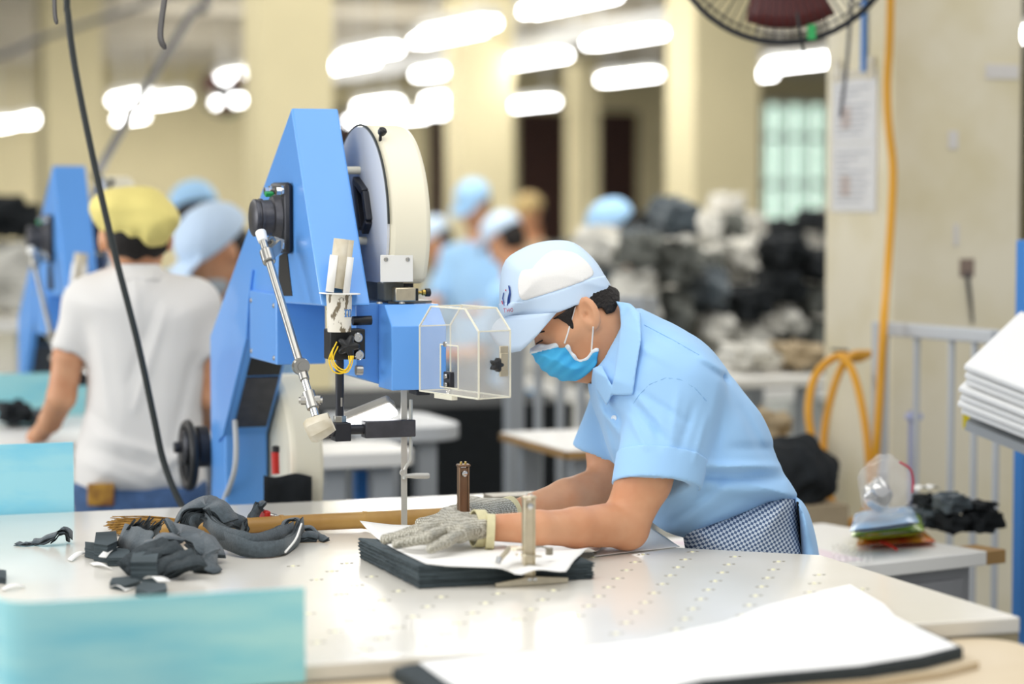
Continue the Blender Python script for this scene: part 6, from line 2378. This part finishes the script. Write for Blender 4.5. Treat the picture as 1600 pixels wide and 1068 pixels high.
# fan hung beside the pillar
fc_ = P(1225, -118, 5.75)
fr_n = -FW * 0.97 + A3(0, 0, -0.12) - RT * 0.12
fu, fv, fd_ = frame_from(fr_n)
FR = 183 * 5.75 / FPX
fan = thing('fan', 'black wire caged fan with dark red blades mounted high on the pillar', 'fan', fc_)
cg = M()
def ring3(r, h, tr):
    cg.lathe(fc_ + fd_ * h, fd_, [(r + tr * cos(t), tr * sin(t)) for t in np.arange(6) * 2 * pi / 6], n=56, closed=True)
ring3(FR, 0.0, 0.0075)
for r, h in ((FR * 0.93, 0.05), (FR * 0.62, 0.075), (FR * 0.3, 0.085)):
    ring3(r, h, 0.0022)
ring3(FR * 0.93, -0.05, 0.002)
for k in range(76):
    t = k * 2 * pi / 76
    e = cos(t) * fu + sin(t) * fv
    cg.tube([fc_ + e * FR * 0.22 + fd_ * 0.085, fc_ + e * FR * 0.62 + fd_ * 0.075, fc_ + e * FR * 0.93 + fd_ * 0.05, fc_ + e * FR], 0.0012, n=4, smooth_path=False)
    if k % 2 == 0:
        cg.tube([fc_ + e * FR, fc_ + e * FR * 0.93 - fd_ * 0.05, fc_ + e * FR * 0.3 - fd_ * 0.07], 0.0012, n=4, smooth_path=False)
cg.build('cage', MATS['black_metal'], fan)
M().lathe(fc_ + fd_ * 0.08, fd_, [(0, 0), (FR * 0.22, 0), (FR * 0.2, 0.012), (0, 0.016)], n=28).build('badge', MATS['black_plastic'], fan)
M().lathe(fc_ - fd_ * 0.22, fd_, [(0, 0), (0.05, 0), (0.065, 0.03), (0.065, 0.14), (0.03, 0.16), (0.03, 0.23), (0, 0.23)], n=24).build('motor', MATS['black_metal'], fan)
mat('fan_red', '5a2420', 0.4)
for k in range(3):
    rows_ = []
    for j in range(7):
        rr_ = FR * (0.16 + 0.72 * j / 6)
        row = []
        for i in range(7):
            t = k * 2 * pi / 3 + 0.5 + (i / 6 - 0.5) * (1.1 - 0.2 * j / 6) + 0.10 * j / 6
            row.append(fc_ + rr_ * (cos(t) * fu + sin(t) * fv) + fd_ * (0.022 * (i / 6 - 0.5) * 2 - 0.005))
        rows_.append(row)
    M().grid(rows_).build('blade', MATS['fan_red'], fan, solid=0.003, smooth=60)
fm_ = A3(pxw + 0.0, pyw + 0.06, fc_[2] - 0.02)
M().tube([fc_ - fd_ * 0.18, fc_ - fd_ * 0.2 + A3(0.06, 0.06, -0.03), fm_ + A3(-0.06, 0.0, 0), fm_], 0.018, n=10).build('wall_arm', MATS['black_metal'], fan)
M().box((pxw - 0.012, pyw + 0.01, fc_[2] - 0.09), (pxw - 0.001, pyw + 0.12, fc_[2] + 0.05)).build('wall_plate', MATS['black_metal'], fan, bevel=0.003)
gtg = P(1268, 50, 5.72)
M().obox(gtg, (RT, UP, FW), (0.010, 0.018, 0.001)).build('green_label', MATS['green_tag'], fan)
M().tube([P(1245, 20, 5.66), P(1250, 55, 5.66), P(1256, 82, 5.68)], 0.0035, n=6).build('pull_cord', MATS['black_rubber'], fan)

qA = P(410, 500, 12.6)
dup(fan, P(352, 142, 12.9), scale=(0.5, 0.5, 0.5), label='blurred dark fan mounted on the far pillar left of the blue arm')

# stack of folded white cloth on a rack at the right edge
DS = 5.05
rk = thing('storage_rack', 'blue posted rack at the right edge carrying folded white cloth', 'rack', (*P(1610, 700, DS)[:2], 0))
zs = P(1550, 676, DS)[2]
sx0 = P(1512, 600, DS)
q = P(1599, 600, 5.55)
M().box((q[0], q[1], 0), (q[0] + 0.045, q[1] + 0.04, 1.39)).build('post', MATS['blue_dark'], rk, smooth=0, bevel=0.003)
ss = P(1560, 676, DS)
NL = 7
c0 = P(1506, 573, 5.0)
e1 = P(1594, 489, 5.28) - c0
e2 = P(1600, 610, 4.93) - c0
clabs = ['topmost folded white cloth of the stack on the right edge rack', 'folded white cloth just under the top one on the rack stack', 'third folded white cloth from the top of the rack stack', 'fourth folded white cloth from the top, middle of the rack stack',
         'third folded white cloth from the bottom of the rack stack', 'second folded white cloth from the bottom of the rack stack', 'folded white cloth panel at the bottom of the stack on the right edge rack']
nrm_c = np.cross(e2, e1)
nrm_c /= np.linalg.norm(nrm_c)
if nrm_c[2] < 0:
    nrm_c = -nrm_c
for k in range(NL):
    rr_ = random.Random(40 + k)
    ofs = RT * rr_.uniform(-0.002, 0.016) * (k > 0)
    rows_ = []
    for j in range(13):
        row = []
        for i in range(13):
            u, v = i / 12, j / 12
            q = c0 + ofs + e1 * u * 1.0 + e2 * v * 2.4 - nrm_c * (k * 0.0172) * 1.0
            q = q + nrm_c * (0.0025 * sin(6 * u + 0.2 * k) * v) - A3(0, 0, 0.05) * max(0, v - 0.55) ** 2
            if k % 3 == 1:
                q = q - nrm_c * 0.002 * (1 - u)
            row.append(q)
        rows_.append(row)
    M().grid(rows_).build('folded_cloth', MATS['white_sheet'], solid=0.0125, off=0, bevel=0.003, smooth=50, label=clabs[k], cat='cloth', group='folded white cloths on the rack')
sh0 = M()
qa = c0 - nrm_c * (NL * 0.0172 + 0.008) + RT * 0.03
sh0.prism([qa, qa + e1 * 0.95, qa + e1 * 0.95 + e2 * 2.2, qa + e2 * 2.2], -nrm_c * 0.02)
sh0.build('shelf', MATS['grey_paint'], rk, smooth=0)
for (pp_, hh_) in ((qa + e1 * 0.8 + e2 * 1.1, 0), (qa + e1 * 0.1 + e2 * 1.6, 0)):
    zz_ = pp_[2] - 0.035
    M().box((pp_[0] - 0.018, pp_[1] - 0.018, 0), (pp_[0] + 0.018, pp_[1] + 0.018, zz_)).build('shelf_leg', MATS['gunmetal'], rk, smooth=0)
mat('yellow_tag', 'e3cf2a', 0.5)
q = P(1512, 640, 5.3)
M().obox(q, (RT, UP, FW), (0.010, 0.04, 0.004)).build('yellow_tag', MATS['yellow_tag'], label='yellow tag strip hanging behind the folded white cloth stack', cat='tag')

# ------------------------------------------------------------------ hanging cable and straps
RZ = 2.6
cb = [P(104, -40, 4.92) * A3(1, 1, 0) + A3(0, 0, RZ), P(104, -40, 4.92), P(106, 20, 4.92), P(118, 110, 4.92), P(146, 250, 4.92), P(178, 390, 4.92), P(214, 530, 4.92), P(240, 650, 4.92), P(254, 715, 4.92), P(272, 765, 4.91), P(290, 800, 4.90)]
M().tube(cb, 0.0068, n=12).build('cable', MATS['black_rubber'], label='long black cable hanging from above down behind the white shirted worker', cat='cable')


def strap_hook(name, pts_px, d, wd, label):
    pts_ = spline([P(x, y, d) for x, y in pts_px])
    rows_ = []
    for k, q in enumerate(pts_):
        wv = RT * 0.55 - FW * 0.8
        w_ = wd * (1.0 if k < len(pts_) - 4 else 1.0 - 0.22 * (k - len(pts_) + 4))
        rows_.append([q - wv * w_ / 2, q, q + wv * w_ / 2])
    return M().grid(rows_).build(name, MATS['strap_dark'], solid=0.004, smooth=50, bevel=0.001, label=label, cat='strap')


strap_hook('hanging_strap', [(266, -596), (265, -300), (262, -40), (257, 0), (252, 35), (251, 60), (258, 77)], 4.6, 0.020, 'dark flat strap hanging above the yellow cap, its end curled')
strap_hook('hanging_strap', [(84, -596), (85, -300), (85, -40), (85, 0), (86, 24), (89, 38)], 4.6, 0.014, 'short dark strap at the top beside the black cable')
xa, xb = P(84, -40, 4.6)[0] - 0.08, P(262, -40, 4.6)[0] + 0.10
rl = thing('overhead_tray', 'grey overhead cable tray above the frame that carries the black cable and straps', 'cable tray', ((xa + xb) / 2, 6.0, RZ))
M().box((xa, 3.8, RZ), (xb, 9.6, RZ + 0.04)).build('tray_bed', MATS['tray_metal'], rl, smooth=0)
for yy in (7.4, 9.3):
    for xx in (xa + 0.03, xb - 0.03):
        M().cyl((xx, yy, RZ + 0.04), (xx, yy, ZC), 0.006, n=6).build('hanger', MATS['tray_metal'], rl)
tp = P(330, -30, 9.0)
M().tube([A3(tp[0] + 0.15, tp[1], ZC), tp, P(300, 20, 8.8), P(235, 125, 8.2), P(172, 235, 7.5), P(150, 275, 7.15)], 0.014, n=8).build('feed_cable', MATS['gunmetal'], label='blurred grey cable slanting down between the two left pillars to the second blue machine', cat='cable')
M().tube([P(-400, 190, 13.0), P(-40, 100, 12.4), P(60, 62, 12.3), P(150, 32, 12.3), P(260, -5, 12.3), P(398, -55, 12.4)], 0.014, n=8).build('conduit', MATS['gunmetal'], label='blurred grey conduit crossing the far left pillar near its top', cat='pipe')

# ------------------------------------------------------------------ slate offcuts on the table
SG = 'slate offcuts tangled on the table'


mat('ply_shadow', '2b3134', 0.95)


def ribbon(pts_px, zs_, wd, layers, th, label, name='offcut', m='slate_fabric', side=(0.3, 0.9, 0.25), twist=0.0, jit=0.002, group=SG, fan_=0.0):
    """a strip cut through several plies: a stack of thin bands following one path"""
    base = np.array([A3(*T(x, y, z)[:2], z) for (x, y), z in zip(pts_px, zs_)])
    pts_ = spline(base, per=6)
    k = len(pts_)
    tg = np.gradient(pts_, axis=0)
    tg /= np.linalg.norm(tg, axis=1)[:, None] + 1e-9
    sd_ = np.asarray(side, float)
    layers, th = max(2, round(layers * 0.62)), th * 1.55
    mm = M()
    rr_ = random.Random(len(label) * 7 + int(pts_px[0][0]))
    for l in range(layers):
        rows_ = []
        o1, o2 = rr_.uniform(-jit, jit), rr_.uniform(-jit, jit)
        trim = rr_.choice((0, 0, 1))
        for i in range(trim, k - trim):
            s = sd_ - tg[i] * (sd_ @ tg[i])
            s /= np.linalg.norm(s)
            n = np.cross(tg[i], s)
            a = twist * (i / k - 0.5) + fan_ * (l / max(1, layers - 1) - 0.5) * 2
            s2 = s * cos(a) + n * sin(a)
            n2 = -s * sin(a) + n * cos(a)
            c = pts_[i] + n2 * ((l - (layers - 1) / 2) * th * 1.2 + 0.0012 * sin(i * 0.9 + 2.1 * l + o1 * 900)) + s2 * (o1 * 1.6 + 0.0012 * sin(i * 0.7 + l)) + A3(0, 0, 0.001) * o2
            half_w = wd / 2 * (1 + 0.06 * sin(i * 1.3 + l))
            rows_.append([c - s2 * half_w, c + s2 * half_w])
        rows_ = [[A3(q[0], q[1], max(q[2], 0.8815 + 0.0003 * l)) for q in r] for r in rows_]
        mm.grid(rows_)
    o = mm.build(name, MATS[m], solid=th * 0.6, smooth=40, label=label, cat='offcut', group=group)
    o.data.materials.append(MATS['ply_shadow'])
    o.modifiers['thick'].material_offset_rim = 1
    return o


def chunk(pxs, z0, h, label, m='slate_layers', jit=0.0012, layers=7, lean=(0, 0)):
    """a block cut through all the plies"""
    c = [T(*p, z0) for p in pxs]
    n = len(c)
    ctr = sum(c) / n
    mm = M()
    rr_ = random.Random(int(pxs[0][0] * 3 + pxs[0][1]))
    vs, fs = [], []
    for l in range(layers + 1):
        g = 1 + (0.03 if l % 2 else 0.0)
        for p in c:
            q = ctr + (p - ctr) * g + A3(rr_.uniform(-jit, jit) + lean[0] * l / layers, rr_.uniform(-jit, jit) + lean[1] * l / layers, 0)
            vs.append((q[0], q[1], z0 + h * l / layers))
    fs.append(tuple(range(n)))
    fs.append(tuple(range(layers * n, (layers + 1) * n)))
    for l in range(layers):
        for i in range(n):
            fs.append((l * n + i, l * n + (i + 1) % n, (l + 1) * n + (i + 1) % n, (l + 1) * n + i))
    return make('offcut', vs, fs, MATS[m], smooth=25, label=label, cat='offcut', group=SG)


Z = 0.8805
ribbon([(330, 818), (352, 842), (395, 858), (440, 856), (462, 838), (470, 818)], [.915, .905, .895, .893, .897, .912], 0.026, 5, 0.0022, 'long slate strip sweeping right from the pile and curling up at its end', side=(0.1, 0.3, 1))
ribbon([(322, 812), (350, 832), (392, 844), (430, 836), (455, 826)], [.925, .915, .908, .905, .905], 0.024, 5, 0.0024, 'slate strip lying behind the long sweeping one', side=(0.1, 0.4, 1))
ribbon([(286, 826), (300, 806), (325, 797), (342, 806), (352, 822)], [.910, .930, .938, .932, .915], 0.040, 9, 0.0034, 'thick pleated fan of slate strips arching over the middle of the pile', side=(0.5, 0.8, 0.1), fan_=0.35)
ribbon([(282, 818), (300, 800), (322, 789), (331, 792)], [.915, .935, .948, .946], 0.03, 3, 0.002, 'broad slate flap rising at the back of the pile', side=(0.9, 0.4, 0.2))
ribbon([(328, 806), (350, 812), (372, 816)], [.935, .918, .905], 0.026, 2, 0.002, 'flat slate flap lying right of the broad raised flap', side=(0.3, 0.9, 0.3))
ribbon([(362, 812), (378, 818), (384, 832)], [.915, .905, .892], 0.022, 5, 0.0022, 'dark slate strip clump behind the broom handle’s near side', side=(0.2, 0.2, 1))
ribbon([(388, 826), (396, 806), (404, 788), (412, 790)], [.89, .912, .932, .93], 0.018, 4, 0.0024, 'slate strip standing upright beside the red clip', side=(0.8, 0.2, 0.2))
ribbon([(436, 836), (446, 816), (462, 811), (470, 822), (464, 838)], [.888, .905, .909, .9, .886], 0.012, 3, 0.0018, 'slate strip looped in an arch right of the red clip', side=(0.2, 0.9, 0.1))
ribbon([(468, 824), (485, 826), (500, 838), (509, 845)], [.902, .9, .888, .883], 0.014, 4, 0.002, 'slate strip drooping at the far right tip of the pile', side=(0.1, 0.9, 0.3))
ribbon([(452, 842), (475, 838), (496, 841)], [.888, .89, .886], 0.018, 5, 0.0022, 'short slate strip bundle under the drooping tip', side=(0.1, 0.8, 0.5))
for k, (x0, y0, x1, y1) in enumerate(((200, 838, 206, 818), (208, 837, 215, 816), (216, 836, 222, 818), (224, 836, 231, 812), (232, 836, 240, 818), (240, 836, 250, 818))):
    lab_ = 'slate ply tip standing in the spiky row at the back of the pile'
    ribbon([(x0, y0), ((x0 + x1) / 2, (y0 + y1) / 2), (x1, y1)], [.893, .912, .932], 0.022 - 0.001 * k, 4, 0.0016, lab_, side=(0.5, 0.8, 0.1), fan_=0.15, group='spiky slate ply tips at the back of the pile')
ribbon([(262, 832), (290, 832), (318, 848), (334, 872)], [.925, .922, .912, .892], 0.05, 4, 0.0022, 'wide slate panel draped over the right of the pile', side=(0.8, 0.6, 0.1))
ribbon([(300, 838), (322, 858), (332, 880), (318, 892)], [.915, .905, .892, .885], 0.034, 3, 0.002, 'slate flap folded down at the right corner of the pile', side=(0.2, 0.9, 0.3))
for k, (a, b, c, z_) in enumerate((((262, 852), (220, 866), (196, 888), .905), ((285, 858), (240, 872), (206, 896), .902), ((305, 868), (262, 880), (222, 900), .898), ((318, 880), (275, 890), (244, 902), .892))):
    ribbon([a, ((a[0] + b[0]) / 2, (a[1] + b[1]) / 2 - 3), b, c], [z_ + 0.012, z_ + 0.012, z_ + 0.004, z_ - 0.01], 0.026, 6, 0.0022, ['upper frayed slate strip slanting across the front of the pile', 'second frayed slate strip slanting across the pile front', 'third frayed slate strip down the pile front', 'lowest frayed slate strip at the pile front'][k],
           side=(0.3, 0.9, 0.5), m='slate_dark', jit=0.004)
ribbon([(226, 850), (250, 842), (278, 838)], [.918, .926, .925], 0.034, 3, 0.002, 'slate flap lying over the top of the pile', side=(0.4, 0.9, 0.1))
ribbon([(188, 842), (212, 846), (232, 856)], [.902, .908, .905], 0.05, 4, 0.002, 'slate flap propped at the left shoulder of the pile', side=(0.2, 0.8, 0.6))
chunk([(147, 876), (168, 879), (183, 872), (182, 856), (150, 858)], Z, 0.030, 'slate block of cut plies at the left end of the pile')
chunk([(168, 884), (200, 884), (204, 870), (176, 868)], Z, 0.014, 'flat slate block between the left block and the front block')
chunk([(206, 912), (246, 912), (248, 896), (210, 893)], Z, 0.034, 'tall slate block of cut plies at the front of the pile', lean=(0.0, 0.008))
chunk([(172, 918), (195, 923), (220, 916), (205, 908), (176, 911)], Z, 0.009, 'flat slate offcut left of the white shred in front of the pile')
chunk([(212, 930), (232, 938), (260, 932), (258, 922), (222, 920)], Z, 0.012, 'flat slate offcut nearest the aqua guard sheet')
chunk([(303, 894), (322, 895), (324, 887), (305, 886)], Z, 0.007, 'tiny slate offcut lying alone at the right foot of the pile')
chunk([(133, 870), (150, 874), (150, 862), (134, 860)], Z, 0.016, 'small slate block behind the left end block')
# separate small scrap further left
ribbon([(52, 848), (70, 842), (90, 834)], [.884, .892, .902], 0.016, 4, 0.002, 'slate strip in the small separate scrap left of the broom', side=(0.3, 0.8, 0.4), group=None)
ribbon([(78, 846), (90, 834), (102, 830), (110, 842)], [.886, .9, .905, .886], 0.016, 5, 0.002, 'arched slate strip of the small separate scrap left of the broom', side=(0.3, 0.9, 0.1), group=None)
ribbon([(26, 849), (40, 849), (58, 847)], [.883, .884, .884], 0.014, 2, 0.001, 'flat slate tip at the left of the small separate scrap', side=(0.2, 0.9, 0.1), group=None)
chunk([(-6, 910), (9, 912), (9, 900), (-6, 898)], Z, 0.010, 'slate offcut at the left edge of the picture on the table')
# paper shreds
for (pl, lab) in (([(171, 918), (196, 924), (222, 914), (218, 909)], 'white paper shred under the front slate block'),
                  ([(224, 917), (246, 922), (268, 922), (246, 914)], 'white paper shred on the flat slate offcut'),
                  ([(154, 882), (180, 868), (186, 866), (166, 884)], 'white paper shred leaning on the left slate block'),
                  ([(105, 874), (135, 862), (138, 865), (112, 877)], 'thin white paper shred left of the pile'),
                  ([(140, 880), (172, 888), (176, 890), (146, 884)], 'thin white paper shred in front of the left block'),
                  ([(2, 920), (36, 915), (40, 917), (6, 923)], 'thin white paper shred at the table’s left edge')):
    c4 = [T(*p, 0.8812) for p in pl]
    rows_ = [[c4[0] * (1 - u) + c4[1] * u + A3(0, 0, 0.0006 + 0.006 * sin(pi * u)) for u in np.linspace(0, 1, 9)], [c4[3] * (1 - u) + c4[2] * u + A3(0, 0, 0.001 + 0.003 * sin(pi * u)) for u in np.linspace(0, 1, 9)]]
    if 'flat slate offcut' in lab or 'left slate block' in lab:
        rows_ = [[q + A3(0, 0, 0.013) for q in r] for r in rows_]
    M().grid(rows_).build('paper_shred', MATS['paper'], solid=0.0006, smooth=60, label=lab, cat='paper shred')
M().tube([T(446, 862, .90), T(462, 842, .91), T(471, 818, .922)], [0.0018, 0.002, 0.0018], n=6).build('white_cord_end', MATS['paper'], label='white edging strip sticking up at the curl of the long slate strip', cat='edging')
M().box((*T(300, 792, 0.8808)[:2], 0.8808), (T(300, 792, 0.8808)[0] + 0.075, T(300, 792, 0.8808)[1] + 0.02, 0.8835)).build('metal_plate', MATS['nickel'], label='thin metal plate at the table edge below the blue column', cat='plate')
